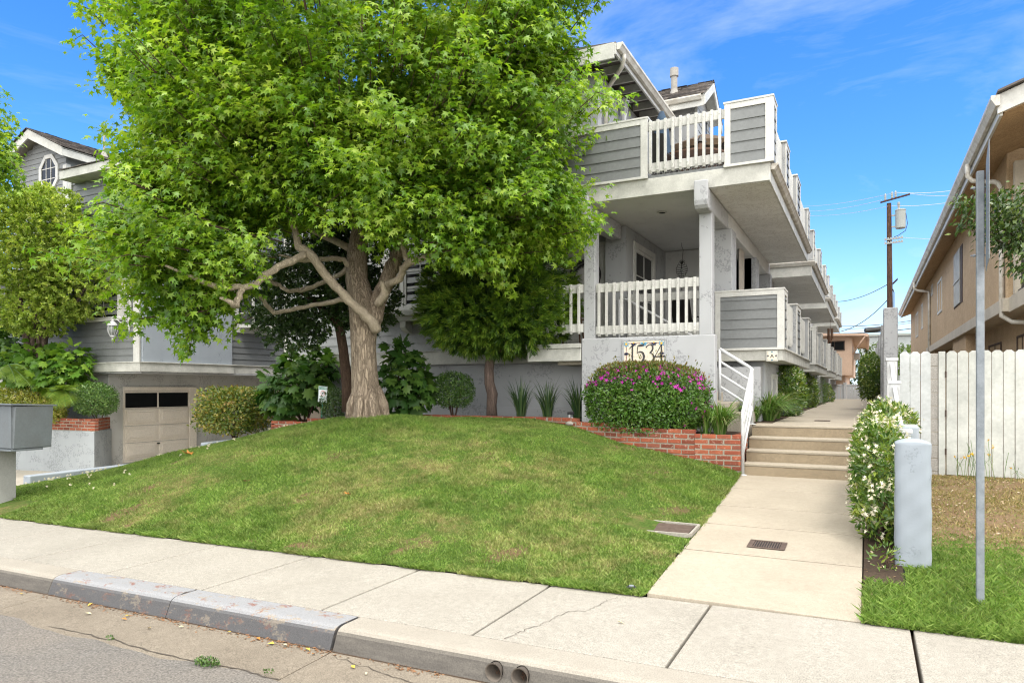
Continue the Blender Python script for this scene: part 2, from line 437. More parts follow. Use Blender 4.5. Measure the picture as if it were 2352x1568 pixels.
b = MB(); js = [-1.0 + .03 + 1.22*k for k in range(-28, 24)]
for u0, u1 in zip(js[:-1], js[1:]):
    slab(b, u0, u1, 3.742, 4.984, 0, 0, .1, .006 if abs(u0 + 3) > 4 else .009)
setting(b.build('sidewalk', m_sidewalk, bevel=.008))
b = MB(); b.add([(-40,2.9,-.66-.17),(30,2.9,.495-.17),(30,5.2,.495-.035),(-40,5.2,-.66-.035)], [(0,1,2,3)])
setting(b.build('joint_dirt', m_soil))
def kerbseg(b, u0, u1):
    pr = [(3.738, 0), (3.575, 0), (3.548, -.003), (3.525, -.011), (3.508, -.024), (3.498, -.042), (3.458, -.14), (3.452, -.3), (3.738, -.3)]
    b.prism([(u0, v, z + SL*u0) for v, z in pr], (u1 - u0, 0, SL*(u1 - u0)))
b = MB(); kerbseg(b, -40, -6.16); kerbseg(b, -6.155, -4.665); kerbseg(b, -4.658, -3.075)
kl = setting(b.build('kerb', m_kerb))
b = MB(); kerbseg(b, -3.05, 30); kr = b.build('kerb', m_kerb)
b = MB()
for u in (-1.88, -1.715): b.tube([(u, 3.3, -.078 + SL*u), (u, 3.72, -.078 + SL*u)], .052, 20)
cut = b.build('cutter', m_dark)
bo = kr.modifiers.new('holes', 'BOOLEAN'); bo.operation = 'DIFFERENCE'; bo.object = cut; bo.solver = 'EXACT'
dg = bpy.context.evaluated_depsgraph_get(); dg.update()
nm = bpy.data.meshes.new_from_object(kr.evaluated_get(dg)); kr.modifiers.clear(); kr.data = nm
bpy.data.objects.remove(cut); setting(kr)
if not nm.materials: nm.materials.append(m_kerb)
for k, u in enumerate((-1.88, -1.715)):
    t = thing('drain_pipe', (u, 3.47, -.13 + SL*u), ('left' if k == 0 else 'right') + ' of the two round drain pipes opening through the kerb face', 'drain pipe', 'kerb drain outlets')
    b = MB(); z = -.078 + SL*u; n = 20; vs = []
    for y, r in ((3.462, .054), (3.462, .047), (3.66, .047)):
        vs += [(u + r*math.cos(2*math.pi*q/n), y + (z - .03 < -9), z + r*math.sin(2*math.pi*q/n)) for q in range(n)]
    b.add(vs, [(j*n+q, j*n+(q+1) % n, (j+1)*n+(q+1) % n, (j+1)*n+q) for j in range(2) for q in range(n)])
    b.build('pipe_wall', m_pipe2, t, smooth=True)
    b = MB()
    for q in range(9):
        a = random.random()*6; r = random.random()*.03
        p = Vector((u + r*math.cos(a), 3.50 + random.random()*.05, z - .035 + random.random()*.03))
        b.tube([p, p + Vector((random.uniform(-.02,.02), random.uniform(-.02,.02), random.uniform(0,.03)))], .0016, 4)
    b.build('dead_leaf_litter', m_wood, t)

# ribbons of crack, thin lines a few mm above the concrete
def crack(name, pts, wd, zf, label=None):
    V = []; n = len(pts); b = MB()
    fine = []
    for (a, c) in zip(pts[:-1], pts[1:]):
        for k in range(8):
            t = k/8; fine.append((a[0] + (c[0]-a[0])*t + random.gauss(0, .008), a[1] + (c[1]-a[1])*t + random.gauss(0, .008)))
    fine.append(pts[-1])
    vs = []
    for i, (u, v) in enumerate(fine):
        p, q = fine[max(i-1, 0)], fine[min(i+1, len(fine)-1)]
        d = Vector((q[0]-p[0], q[1]-p[1])).normalized(); w_ = wd*(.4 + random.random())
        z = zf(u, v)
        vs += [(u - d.y*w_, v + d.x*w_, z), (u + d.y*w_, v - d.x*w_, z)]
    b.add(vs, [(2*i, 2*i+1, 2*i+3, 2*i+2) for i in range(len(fine)-1)])
    setting(b.build(name, m_crack))
m_crack = NT('crack_dark').out((.07, .058, .045), .95)
swz = lambda u, v: SL*u + .004
crack('pavement_crack', [(-1.97, 3.76), (-1.93, 3.95), (-1.86, 4.15), (-1.83, 4.4), (-1.70, 4.5), (-1.67, 4.7), (-1.62, 4.88)], .0022, swz)
crack('pavement_crack', [(-4.66, 3.6), (-4.67, 3.74)], .006, lambda u, v: SL*u + .004)
gz = lambda u, v: SL*u - .138 - .015*(3.45 - v)/.65 + .004
crack('pavement_crack', [(-3.0, 3.4), (-2.5, 3.3), (-2.1, 3.26), (-1.86, 3.24), (-1.4, 3.3), (-.9, 3.3)], .003, gz)
crack('pavement_crack', [(-5.3, 2.99), (-4.9, 3.0), (-4.4, 3.0), (-4.0, 2.98), (-3.5, 3.0), (-3.05, 3.0)], .005, gz)

# lawn, walk, steps
vsl = np.concatenate([[4.962], np.linspace(5.01, 6, 24), np.linspace(6.05, 11.3, 80)])
lwn = setting(grid_sheet('lawn', 260, vsl, lawn_np, m_turf, lambda v: -12.46, lambda v: float(walk_left(v)) - .01 if v < 10.6 else -1.66))
co = np.empty(len(lwn.data.vertices)*3, np.float32); lwn.data.vertices.foreach_get('co', co); co = co.reshape(-1, 3) + np.array(lwn.location)
at_ = lwn.data.attributes.new('bare', 'FLOAT', 'POINT'); at_.data.foreach_set('value', bareness(co[:, 0], co[:, 1]).astype(np.float32))
b = MB(); e = [(-1.43, 4.99)]
jv = [4.973, 6.28, 7.35, 8.3, 9.45, 10.58]
for v0, v1 in zip(jv[:-1], jv[1:]):
    g = .015; n = 4
    P = []
    for k in range(n+1):
        v = v0 + g + (v1 - v0 - 2*g)*k/n; P.append((float(walk_left(v)), v, walkz(v)))
    P = [(-.03, v1-g, walkz(v1)), (-.03, v0+g, walkz(v0))] + P
    b.prism(P, (0, 0, -.12))
setting(b.build('walkway', m_walk, bevel=.006))
b = MB(); b.prism([(-1.40, 4.99, -.004), (-.04, 4.99, -.004), (-.04, 10.55, .229), (-1.55, 10.55, .229)], (0, 0, -.05)); setting(b.build('joint_dirt', m_soil))
st = MB()
for k in range(4):
    v0 = 10.55 + .29*k; z1 = .235 + .173*(k+1)
    st.box(-1.60, -.03, v0, v0 + (.34 if k < 3 else .60), -.1, z1 - (0 if k < 3 else .004))
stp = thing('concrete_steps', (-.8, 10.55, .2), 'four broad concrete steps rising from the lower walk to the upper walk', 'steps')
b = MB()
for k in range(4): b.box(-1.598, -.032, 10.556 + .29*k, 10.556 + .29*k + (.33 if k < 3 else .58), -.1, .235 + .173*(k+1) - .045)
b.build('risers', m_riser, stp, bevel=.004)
for k in range(4):
    b = MB(); b.box(-1.60, -.03, 10.55 + .29*k, 10.55 + .29*k + (.288 if k < 3 else .60), .235 + .173*(k+1) - .044, .235 + .173*(k+1) - (0 if k < 3 else .004)); b.build('tread', m_walk, stp, bevel=.014, seg=3)
b = MB()
js = [12.02, 15, 18, 21, 24, 27, 30, 33, 36, 39]
for v0, v1 in zip(js[:-1], js[1:]): b.box(-1.36, .02, v0+.004, v1-.004, .78, .927)
setting(b.build('upper_walkway', m_walk, bevel=.006))
b = MB(); b.box(-12, 3, 39.05, 60, -.5, -.1); setting(b.build('alley', m_drive))
# driveway running down to the garages
V = []; dv = [3.0, 5, 7, 9, 11, 14, 30]; dz = [-.13, .0, -.16, -.24, -.24, -.26, -.26]
vs = [(u, v, SL*u + z - (.05 if v > 8 else 0)*max(0, min(1, (-14 - u)/3))) for v, z in zip(dv[1:], dz[1:]) for u in (-24, -18.2, -12.62)]
b = MB(); b.add(vs, [(3*j+k, 3*j+k+1, 3*j+k+4, 3*j+k+3) for j in range(5) for k in range(2)])
setting(b.build('driveway', m_drive))
b = MB(); b.box(-24, -17.3, 5.0, 8.4, -.9, -.47); setting(b.build('planting_strip', m_soil, bevel=.03))
# planter and bed soil
b = MB(); b.prism([(-1.72, 10.5, .76), (-2.3, 10.42, .79), (-3.4, 10.47, .84), (-4.4, 10.62, .9), (-5, 10.85, .94), (-8, 10.88, .93), (-8.1, 10.88, .80), (-11.1, 10.88, .75), (-11.1, 12.1, .75), (-8, 12.1, .9), (-5.4, 12.1, .94), (-1.72, 11.4, .8)], (0, 0, -.3))
setting(b.build('planter_soil', m_soil))
b = MB(); b.box(-2.3, -1.37, 12.0, 38, .5, .93); setting(b.build('bed_soil', m_soil))
b = MB(); b.prism([(-.02, 5.9, .035), (.26, 5.9, .035), (.26, 10.6, .22), (-.02, 10.6, .22)], (0, 0, -.2)); setting(b.build('bed_soil', m_soil))
b = MB(); b.box(.03, .26, 10.7, 38, .3, .92); setting(b.build('bed_soil', m_soil))
vr = np.concatenate([np.linspace(4.962, 8, 17), np.linspace(8.3, 40, 40)])
def dryz(u, v): return n_right(u, v)
mt = NT('yard_ground')
yv = mt.n('SeparateXYZ', {0: mt.pos()}).outputs[1]
fm = mt.ramp(mt.math('ADD', mt.math('MULTIPLY', yv, .1), mt.math('MULTIPLY', mt.noise(2.5, 5, .7), .5)), [(.98, 0), (1.12, 1)])
cc = mt.mix(fm, (.07, .12, .02), (.185, .125, .072))
cc = mt.mix(mt.ramp(mt.noise(5, 5, .75), [(.5, 0), (.62, .8)]), cc, (.20, .17, .07))
cc = mt.mix(mt.ramp(mt.noise(38, 4, .75), [(.58, 0), (.68, .7)]), cc, (.42, .33, .22))
cc = mt.mix(1, cc, mt.ramp(mt.noise(50, 4, .7), [(.3, .5), (.65, 1.3)]), 'MULTIPLY')
m_yard = mt.out(cc, .95, mt.bump(mt.noise(50, 3, .7), 1, .02), spec=.1)
setting(grid_sheet('yard_ground', 40, vr, dryz, m_yard, lambda v: -.03 if v < 5.9 else .27, lambda v: 14.0))
b = MB(); b.prism([(-11.6, 5.0, SL*-11 + .004), (-10.05, 5.0, SL*-10.3 + .004), (-10.15, 5.45, SL*-10.3 + .06), (-11.6, 5.6, SL*-11 + .05)], (0, 0, -.1))
setting(b.build('mailbox_pad', m_sidewalk, bevel=.006))

# ------------------------------------------------------------------ bricks
def brick_run(b, mo, p, q, ztop, n, off=0, th=.1):
    """n courses of single bricks between plan points p and q, top at ztop; mortar core in mo"""
    p, q = Vector((*p, 0)), Vector((*q, 0)); d = q - p; Ln = d.length; d.normalize(); nn = Vector((-d.y, d.x, 0))
    ch = .076
    for c in range(n):
        z1 = ztop - c*ch; z0 = z1 - .058; x = -(.105 if (c + off) % 2 else 0)
        while x < Ln - .01:
            l0, l1 = max(x, 0), min(x + .193 + random.uniform(-.004, .004), Ln)
            if l1 - l0 > .03:
                j = random.uniform(-.004, .004)
                b.obox(p + d*l0 + nn*j + Vector((0, 0, z0 + random.uniform(-.002, .002))), d*(l1 - l0), nn*th, Vector((0, 0, z1 - z0)))
            x += .212
    mo.obox(p + nn*.005 + d*.005 + Vector((0, 0, ztop - n*ch)), d*(Ln - .01), nn*(th - .010), Vector((0, 0, n*ch - .006)))
t = thing('brick_planter_wall', (-5, 10.7, .8), 'long low red brick planter wall curving from the walk steps past the big tree', 'planter wall')
b, mo = MB(), MB()
P = [(-1.62, 10.45), (-2.26, 10.37), (-3.4, 10.42), (-4.2, 10.56), (-4.8, 10.78), (-8.0, 10.8), (-10.2, 10.8), (-11.2, 10.8)]
tops = [.815, .88, .945, 1.0, 1.0, .875, .80]
for (p, q), z, n in zip(zip(P[:-1], P[1:]), tops, (9, 7, 5, 4, 3, 6, 8)): brick_run(b, mo, q, p, z, n, random.randint(0, 1), .1)
brick_run(b, mo, (-1.62, 10.45), (-1.62, 11.15), .815, 9, 1)
brick_run(b, mo, (-11.2, 11.8), (-11.2, 10.8), .80, 8, 1)
b.build('bricks', m_brick, t, bevel=.006); mo.build('mortar', m_mortar, t)
t = thing('brick_edging_wall', (-17.3, 10.4, .4), 'short red brick wall on top of the grey plastered wall beside the driveway', 'planter wall')
b, mo = MB(), MB()
brick_run(b, mo, (-20.6, 10.10), (-16.66, 10.46), .74, 4, 0); brick_run(b, mo, (-16.66, 10.46), (-17.45, 11.36), .74, 4, 1)
b.build('bricks', m_brick, t, bevel=.005); mo.build('mortar', m_mortar, t)
b = MB(); b.prism([(-20.6, 10.08, .44), (-16.62, 10.42, .44), (-17.42, 11.38, .44), (-20.6, 11.2, .44)], (0, 0, -1.4))
o = b.build('retaining_wall', m_wallL, bevel=.02); tag(o, 'grey plastered retaining wall below the brick edging at the driveway', 'wall')
b = MB(); b.prism([(-20.5, 10.2, .68), (-16.75, 10.53, .68), (-17.4, 11.2, .68), (-20.5, 11.15, .68)], (0, 0, -.22)); setting(b.build('planter_soil', m_soil))
# driveway kerb walls
b = MB(); b.prism([(-12.62, 6.7, -.6), (-12.62, 10.2, -.6), (-12.62, 10.2, .06), (-12.62, 6.7, .03)], (.2, 0, 0))
o = b.build('driveway_kerb_wall', m_pillar, bevel=.02, seg=3); tag(o, 'low pale grey kerb wall between the driveway and the lawn, nearer piece', 'kerb wall')
b = MB(); b.prism([(-12.66, 10.22, -.6), (-12.66, 13.6, -.6), (-12.66, 13.6, .46), (-12.66, 10.22, .33)], (.24, 0, 0))
o = b.build('driveway_kerb_wall', m_pillar, bevel=.03, seg=3); tag(o, 'raised end of the grey kerb wall under the reddish hedge', 'kerb wall')

# ------------------------------------------------------------------ building kit
def siding(b, o, d, w_, z0, z1, n, h=.17):
    o, d, n = Vector(o), Vector(d), Vector(n); z = z0
    while z < z1 - .02:
        zt = min(z + h, z1)
        P = [o + Vector((0,0,z)), o + n*.026 + Vector((0,0,z)), o + n*.026 + Vector((0,0,z+.008)), o + n*.008 + Vector((0,0,zt)), o + Vector((0,0,zt))]
        b.prism(P, d*w_); z += h
def railing(root, p, q, z0, z1, n, nrm, bolts=True, tail=.03):
    """two flat rails with square balusters bolted to their outer side"""
    p, q, nrm = Vector((*p, 0)), Vector((*q, 0)), Vector((*nrm, 0)); d = q - p; Ln = d.length; d.normalize()
    Z = lambda z: Vector((0, 0, z))
    b = MB()
    b.obox(p + Z(z1 - .145), d*Ln, nrm*.042, Z(.145)); r = b.build('railing', m_white, root, bevel=.005)
    b = MB(); b.obox(p + Z(z0), d*Ln, nrm*.042, Z(.145)); b.build('bottom_rail', m_white, r, bevel=.005)
    b = MB(); bb = MB()
    for i in range(n):
        x = Ln*(i + .5)/n; c = p + d*(x - .021) + nrm*.044
        P = [c + Z(z1 + .012), c + nrm*.042 + Z(z1 + .004), c + nrm*.042 + Z(z0 - tail + .05), c + nrm*.02 + Z(z0 - tail), c + Z(z0 - tail)]
        b.prism(P, d*.042)
        if bolts:
            for z in (z1 - .07, z0 + .075):
                cc = p + d*x + nrm*.086 + Z(z); bb.tube([cc, cc + nrm*.008], [.011, .007], 8)
    if bolts: b.add(bb.v, bb.f)
    b.build('balusters', m_white, r, bevel=.004)
    return r
def parapet(root, u0, u1, v0, v1, z0, z1, front='siding', right=True, tw=.085, h=.175, left=False):
    """a boxed-in balcony corner: white frame, lapped siding inside it"""
    b = MB(); b.box(u0, u1, v0, v1, z0, z1 - .03)
    base = b.build('parapet', m_stucco_d, root, bevel=.004)
    t, s = MB(), MB()
    t.box(u0 - .015, u1 + .035, v0 - .035, v1 + .015, z1 - .03, z1)                        # cap
    if front:
        t.box(u0, u0 + tw, v0 - .028, v0 - .001, z0, z1 - .031); t.box(u1 - tw, u1 + .026, v0 - .028, v0 - .001, z0, z1 - .031)
        t.box(u0 + tw, u1 - tw, v0 - .026, v0 - .001, z1 - .031 - tw*.95, z1 - .031)
        t.box(u0 - .01, u1 + .03, v0 - .05, v0 - .001, z0 - .04, z0)
        siding(s, (u0 + tw, v0 - .001, 0), (1, 0, 0), u1 - u0 - 2*tw, z0, z1 - .033 - tw*.95, (0, -.8, 0), h)
    if right:
        k = min(tw, (v1 - v0)*.2)
        t.box(u1 + .001, u1 + .026, v0, v0 + k, z0, z1 - .031); t.box(u1 + .001, u1 + .026, v1 - k, v1, z0, z1 - .031)
        t.box(u1 + .001, u1 + .024, v0 + k, v1 - k, z1 - .031 - tw*.9, z1 - .031)
        siding(s, (u1 + .001, v0 + k, 0), (0, 1, 0), v1 - v0 - 2*k, z0, z1 - .033 - tw*.9, (.8, 0, 0), h)
    t.build('trim', m_white, base, bevel=.004); s.build('siding', m_side, base)
    return base
def window(root, o, d, n, w_, h, cols=2, rows=2, fr=.05, trim=.1, mat=None, glass=None, name='window', sill=True, recess=.04):
    """o: lower left corner of the opening (outside face), d along it, n outwards"""
    o, d, n = Vector(o), Vector(d), Vector(n); Z = Vector((0, 0, 1)); mat = mat or m_white
    b = MB()
    if trim:
        b.obox(o - d*trim - Z*.0, d*trim, n*.03, Z*(h + trim)); b.obox(o + d*w_, d*trim, n*.03, Z*(h + trim))
        b.obox(o + Z*h, d*w_, n*.028, Z*trim)
        if sill: b.obox(o - d*(trim + .03) - Z*.06, d*(w_ + 2*trim + .06), n*.06, Z*.058)
    b.obox(o - n*.03, d*fr, n*.045, Z*h); b.obox(o + d*(w_ - fr) - n*.03, d*fr, n*.045, Z*h)
    b.obox(o + d*fr - n*.03, d*(w_ - 2*fr), n*.043, Z*fr); b.obox(o + d*fr + Z*(h - fr) - n*.03, d*(w_ - 2*fr), n*.043, Z*fr)
    f = b.build(name, mat, root, bevel=.004)
    g = MB()
    if cols > 1 or rows > 1:
        for i in range(1, cols):
            x = fr + (w_ - 2*fr)*i/cols; g.obox(o + d*(x - .01) + Z*fr - n*.012, d*.02, n*.016, Z*(h - 2*fr))
        for j in range(1, rows):
            y = fr + (h - 2*fr)*j/rows; g.obox(o + d*fr + Z*(y - .01) - n*.0115, d*(w_ - 2*fr), n*.014, Z*.02)
        g.build('muntins', mat, f)
    g = MB(); g.obox(o + d*fr*.5 + Z*fr*.5 - n*.022, d*(w_ - fr), n*.008, Z*(h - fr)); g.build('pane', glass or m_glass, f)
    return f
def shingles(name, root, e0, ed, L_, sd, W_, parent=None, rowh=.13):
    """rows of overlapping shingles; e0 eave corner, ed along the eave, sd up the slope"""
    e0, ed, sd = Vector(e0), Vector(ed).normalized(), Vector(sd).normalized(); n = ed.cross(sd).normalized()
    if n.z < 0: n = -n
    b = MB(); r = 0
    while r*rowh < W_:
        x = -(.09 if r % 2 else 0)
        while x < L_ - .01:
            wd = random.uniform(.12, .26); a, c = max(x, 0), min(x + wd - .008, L_)
            if c - a > .02:
                lo = random.uniform(-.012, .012); t = random.uniform(.008, .016)
                o = e0 + ed*a + sd*(r*rowh + lo); up = sd*min(rowh*1.5, W_ - r*rowh + .03)
                b.add([o + n*.004, o + ed*(c-a) + n*.004, o + ed*(c-a) + n*(.014 + t), o + n*(.014 + t), o + up + n*.002, o + ed*(c-a) + up + n*.002],
                      [(0,1,2,3), (3,2,5,4), (0,3,4), (1,5,2)])
            x += wd
        r += 1
    return b.build(name, m_shingle, root)

# ------------------------------------------------------------------ the grey apartment building
A = thing('apartment_building', (-5, 12, .9), 'grey and white apartment building with balconies stepping back along the walk', 'apartment building')
# solid masses
b = MB()
b.box(-12.0, -5.40, 12.0, 42, 1.96, 7.3)                     # upper front wall
b.box(-5.40, -4.47, 12.96, 42, .5, 7.3)
b.box(-4.47, -4.06, 12.74, 13.28, 2.0, 4.57); b.box(-4.47, -4.06, 14.62, 15.66, 2.0, 4.57); b.box(-4.47, -4.06, 13.28, 14.62, 4.27, 4.57)
b.box(-4.40, -4.10, 13.28, 14.62, .5, 2.2)
wl_ = b.build('wall', m_stucco_d, A)
b = MB(); b.box(-11.0, -4.36, 12.10, 13, .3, 1.96); b.box(-11.0, -4.36, 12.07, 12.10, .3, 1.12); b.build('foundation', m_stucco_d, A, bevel=.01)
b = MB(); b.box(-12.0, -11.88, 11.955, 12.0, 2.24, 7.2); b.build('corner_trim', m_trim, A, bevel=.005)
b = MB(); siding(b, (-11.88, 11.999, 0), (1, 0, 0), 6.4, 2.24, 4.62, (0, -1, 0), .18); b.build('siding', m_side2, A)
b = MB(); b.box(-12.05, -5.40, 11.93, 11.998, 1.97, 2.23); b.box(-12.07, -5.40, 11.915, 11.998, 2.23, 2.25); b.build('fascia', m_trim, A, bevel=.006)
# front window with shutter and bracketed sill box
window(A, (-8.62, 11.97, 3.18), (1, 0, 0), (0, -1, 0), .8, 1.15, 2, 3, .05, .1)
b = MB(); b.box(-9.28, -8.76, 11.93, 11.968, 3.12, 4.4)
sh = b.build('shutter', m_white, A, bevel=.005); b = MB()
for k in range(24): b.obox((-9.22, 11.925, 3.2 + k*.047), (.4, 0, 0), (0, -.02, -.015), (0, .004, .03))
b.build('louvres', m_white, sh)
b = MB(); b.box(-9.34, -7.5, 11.62, 11.965, 2.96, 3.08); b.box(-9.28, -7.56, 11.70, 11.96, 2.86, 2.96)
sb = b.build('window_box', m_trim, A, bevel=.012)
for u in (-8.55, -7.85):
    b = MB(); b.prism([(u, 11.95, 2.86), (u, 11.72, 2.86), (u, 11.72, 2.74), (u, 11.78, 2.68), (u, 11.86, 2.64), (u, 11.95, 2.62)], (.14, 0, 0)); b.build('bracket', m_trim, sb, bevel=.006)
# front wall 1534 with its two posts
b = MB(); b.box(-4.36, -2.12, 11.2, 11.40, .3, 2.34); b.build('porch_wall', m_stucco, A, bevel=.018, seg=3)
for u0 in (-4.32, -2.37):
    b = MB(); b.box(u0, u0 + .205, 11.205, 11.41, 2.33, 4.575); b.build('post', m_stucco, A, bevel=.015, seg=3)
    b = MB(); u = u0 - .005
    P = [(u, 10.84, 4.69), (u, 10.84, 4.38), (u, 10.86, 4.31), (u, 10.91, 4.265), (u, 11.0, 4.25), (u, 12.62, 4.29), (u, 12.62, 4.575), (u, 10.93, 4.575), (u, 10.90, 4.69)]
    b.prism(P, (.215, 0, 0)); b.build('beam', m_stucco, A, bevel=.02, seg=3)
b = MB()
for v0, v1 in ((12.62, 15.9), (15.9, 18.35)): b.box(-2.37, -2.15, v0+.012, v1, 4.29, 4.574)
b.build('beam', m_porch, A, bevel=.012)
for v, w_ in ((12.6, .5), (15.66, .45), (18.1, .3)):
    b = MB(); b.box(-2.66, -2.10, v, v + w_, 2.17, 4.292); b.build('pillar', m_stucco, A, bevel=.015)
# porch floor, left landing, alcove door
b = MB(); b.box(-5.39, -4.37, 11.2, 12.95, 1.96, 2.18); b.box(-5.41, -4.365, 11.165, 12.95, 2.18, 2.26); b.build('porch_floor', m_trim, A, bevel=.008)
railing(A, (-5.35, 11.25), (-4.33, 11.25), 2.45, 3.27, 7, (0, -1))
railing(A, (-4.115, 11.28), (-2.37, 11.28), 2.40, 3.26, 13, (0, -1))
dr = MB(); dr.box(-5.36, -4.52, 12.93, 12.962, 2.26, 4.27); d_ = dr.build('door', m_white, A, bevel=.004)
b = MB()
for u0, u1 in ((-5.27, -5.0), (-4.9, -4.62)):
    for z0, z1 in ((2.4, 2.95), (3.1, 3.75), (3.85, 4.15)): b.box(u0, u1, 12.918, 12.932, z0, z1)
b.build('panels', m_trim, d_, bevel=.008)
b = MB(); b.box(-5.398, -5.365, 12.91, 12.958, 2.26, 4.34); b.box(-4.515, -4.472, 12.90, 12.958, 2.26, 4.34); b.box(-5.365, -4.515, 12.90, 12.958, 4.275, 4.34); b.build('door_frame', m_white, A, bevel=.004)
# patio behind the porch: back wall, sliding window, stair up from the landing
b = MB(); b.box(-4.06, -2.2, 15.66, 15.9, .5, 4.57); b.box(-4.06, -2.1, 12.65, 15.66, 1.96, 2.17); b.box(-4.0, -3.2, 15.9, 18.3, .5, 4.5) ; b.build('patio_wall', m_porch, A)
window(A, (-4.06, 13.30, 2.30), (0, 1, 0), (1, 0, 0), 1.30, 1.95, 2, 4, .07, .11)
railing(A, (-4.0, 12.68), (-2.66, 12.68), 2.36, 3.24, 9, (0, -1), False)
b = MB()
for k in range(8): b.box(-1.66 - .28*(k+1), -1.66 - .28*k, 11.46, 12.58, .5, .93 + .165*(k+1))
b.box(-4.9, -3.9, 11.42, 12.7, 1.9, 2.255)
b.build('porch_stairs', m_drive, A, bevel=.01)
# lower balcony row and its basement wall, four units long
wb = MB(); fb = MB(); cap = MB()
for k in range(4):
    v0 = 12.4 + 8.3*k; v1 = v0 + 6.2; ue = -1.245; ul = -2.34 if k == 0 else -2.6
    z1 = 1.955 - .02*k
    fb.box(-4.0, ue, v0, v1, z1, 2.145); cap.box(-2.62 if k else -2.36, ue + .03, v0 - .035, v1 + .02, 2.145, 2.175)
    wb.box(-4.0, -1.56, v0 + .35, v1 + 2.1, .3, z1)
    wb.box(-4.0, -2.3, v1, v0 + 8.3, .3, 7.2)
    L0 = parapet(A, ul, ue, v0, v0 + .55, 2.175, 3.17, 'siding', True, .085, .163)
    for a, l in ((2.45, .85), (5.55, .6)):
        parapet(A, ue - .26, ue, v0 + a, v0 + a + l, 2.175, 3.165, None, True, .085, .163)
    railing(A, (ue - .14, v0 + .56), (ue - .14, v0 + 2.44), 2.33, 3.05, 16, (1, 0), False)
    railing(A, (ue - .14, v0 + 3.31), (ue - .14, v0 + 5.54), 2.33, 3.05, 19, (1, 0), False)
fb.build('lower_balcony_floor', m_trim, A, bevel=.008); cap.build('balcony_edge_strip', m_white, A, bevel=.006)
wb.build('basement_wall', m_stucco, A, bevel=.01)
b = MB(); b.box(-2.42, -1.60, 12.44, 12.73, .3, .955 + .9); b.build('basement_wall', m_stucco, A, bevel=.01)
window(A, (-1.56, 13.55, .98), (0, 1, 0), (1, 0, 0), .75, .72, 3, 1, .04, .05, sill=False)
# upper balcony row
sl = MB(); fa = MB(); ct = MB()
for k in range(4):
    v0 = 10.95 if k == 0 else 19.75 + 8.3*(k-1); v1 = (18.36, 26.4, 34.6, 41)[k]; ue = -1.245
    ul = -5.6 if k == 0 else -4.0
    zt = 4.85 if k == 0 else 4.80; zb = 4.575 if k == 0 else 4.42
    b = MB(); b.box(ul, ue - .05, v0 + .04, v1 - .03, zb + .012, zt - .02)
    fl = b.build('upper_balcony_floor', m_porch if k == 0 else m_soffit, A)
    if k == 0:
        b = MB(); b.box(-2.15, ue - .045, 10.99, 18.33, zb, zb + .011); b.build('soffit', m_soffit, fl)
    b = MB(); b.box(ul, ue - .03, v0, v0 + .039, zb + .004, zt); b.box(ue - .06, ue - .028, v0 + .04, v1, zb - .01, zt - .004)
    b.build('fascia', m_trim, fl, bevel=.006)
    # gutter along the right edge: a K-shaped trough
    g = MB(); x = ue - .026
    if k == 0: P = [(x, zt - .01), (x, zt - .10), (x + .05, zt - .10), (x + .085, zt - .05), (x + .105, zt - .035), (x + .105, zt - .01)]
    else: P = [(x, zt - .01), (x, zt - .12), (x + .05, zt - .12), (x + .085, zt - .06), (x + .115, zt - .045), (x + .115, zt - .01)]
    g.prism([(px, v0 + .06, pz) for px, pz in P], (0, v1 - v0 - .06, 0)); g.build('gutter', m_dirtygutter, fl, bevel=.004)
    if k: 
        g = MB(); g.prism([(ul, v0 - pp + .001, pz) for pp, pz in ((0, zt), (.0, zt-.11), (.05, zt-.11), (.11, zt-.03), (.11, zt))], (ue + .06 - ul, 0, 0)); g.build('front_gutter', m_gutter, fl, bevel=.004)
    zp = 4.885 if k == 0 else 4.83; ztop = 5.84 if k == 0 else 5.62
    if k == 0:
        parapet(A, -1.93, ue - .005, v0, v0 + .45, zp, ztop, 'siding', True, .09, .165)
        parapet(A, -5.5, -3.15, v0, v0 + .30, zp, ztop - .0, 'siding', False, .09, .165)
        railing(A, (-3.14, v0 + .06), (-1.94, v0 + .06), 4.95, 5.76, 10, (0, -1))
        ed = MB(); ed.box(-3.13, -1.945, v0 + .03, v0 + .4, 4.852, 4.90); ed.build('deck_edge', m_side, fl)
        lat = MB()
        for q in range(14):
            x = -3.13 + q*.085
            for s_ in (1, -1): lat.prism([(x + (.09 if s_ < 0 else 0), v0 + .13, 4.895), (x + .02 + (.09 if s_ < 0 else 0), v0 + .13, 4.895), (x + .02 + (.09 if s_ > 0 else 0), v0 + .13, 4.985), (x + (.09 if s_ > 0 else 0), v0 + .13, 4.985)], (0, .008 + .002*s_, 0))
        lat.build('lattice', m_white, fl)
        sg = ((12.74, .6), (14.85, .8), (17.75, .6))
    else:
        parapet(A, -1.85, ue, v0, v0 + .5, zp, ztop, None, True, .08, .165)
        sg = ((v0 + 2.8, .8), (v0 + 5.9, .55))
    last = v0 + .47
    for vv, l in sg:
        parapet(A, ue - .24, ue, vv, vv + l, zp, ztop - (.12 if k == 0 else 0), None, True, .075, .165)
        railing(A, (ue - .13, last + .02), (ue - .13, vv - .02), zp + .12, ztop - (.2 if k == 0 else .1), int((vv - last)/.115), (1, 0), False)
        last = vv + l
for u, v in ((-3.2, 12.1), (-2.75, 14.1)):
    b = MB(); b.lathe((u, v, 4.575), [(.085, 0), (.085, -.008), (.06, -.010), (.055, .001)], 24); t = b.build('recessed_light', m_white, A, smooth=False)
    b = MB(); b.lathe((u, v, 4.573), [(.054, -.008), (.05, -.007)], 24); b.build('lamp_face', m_dark, t)
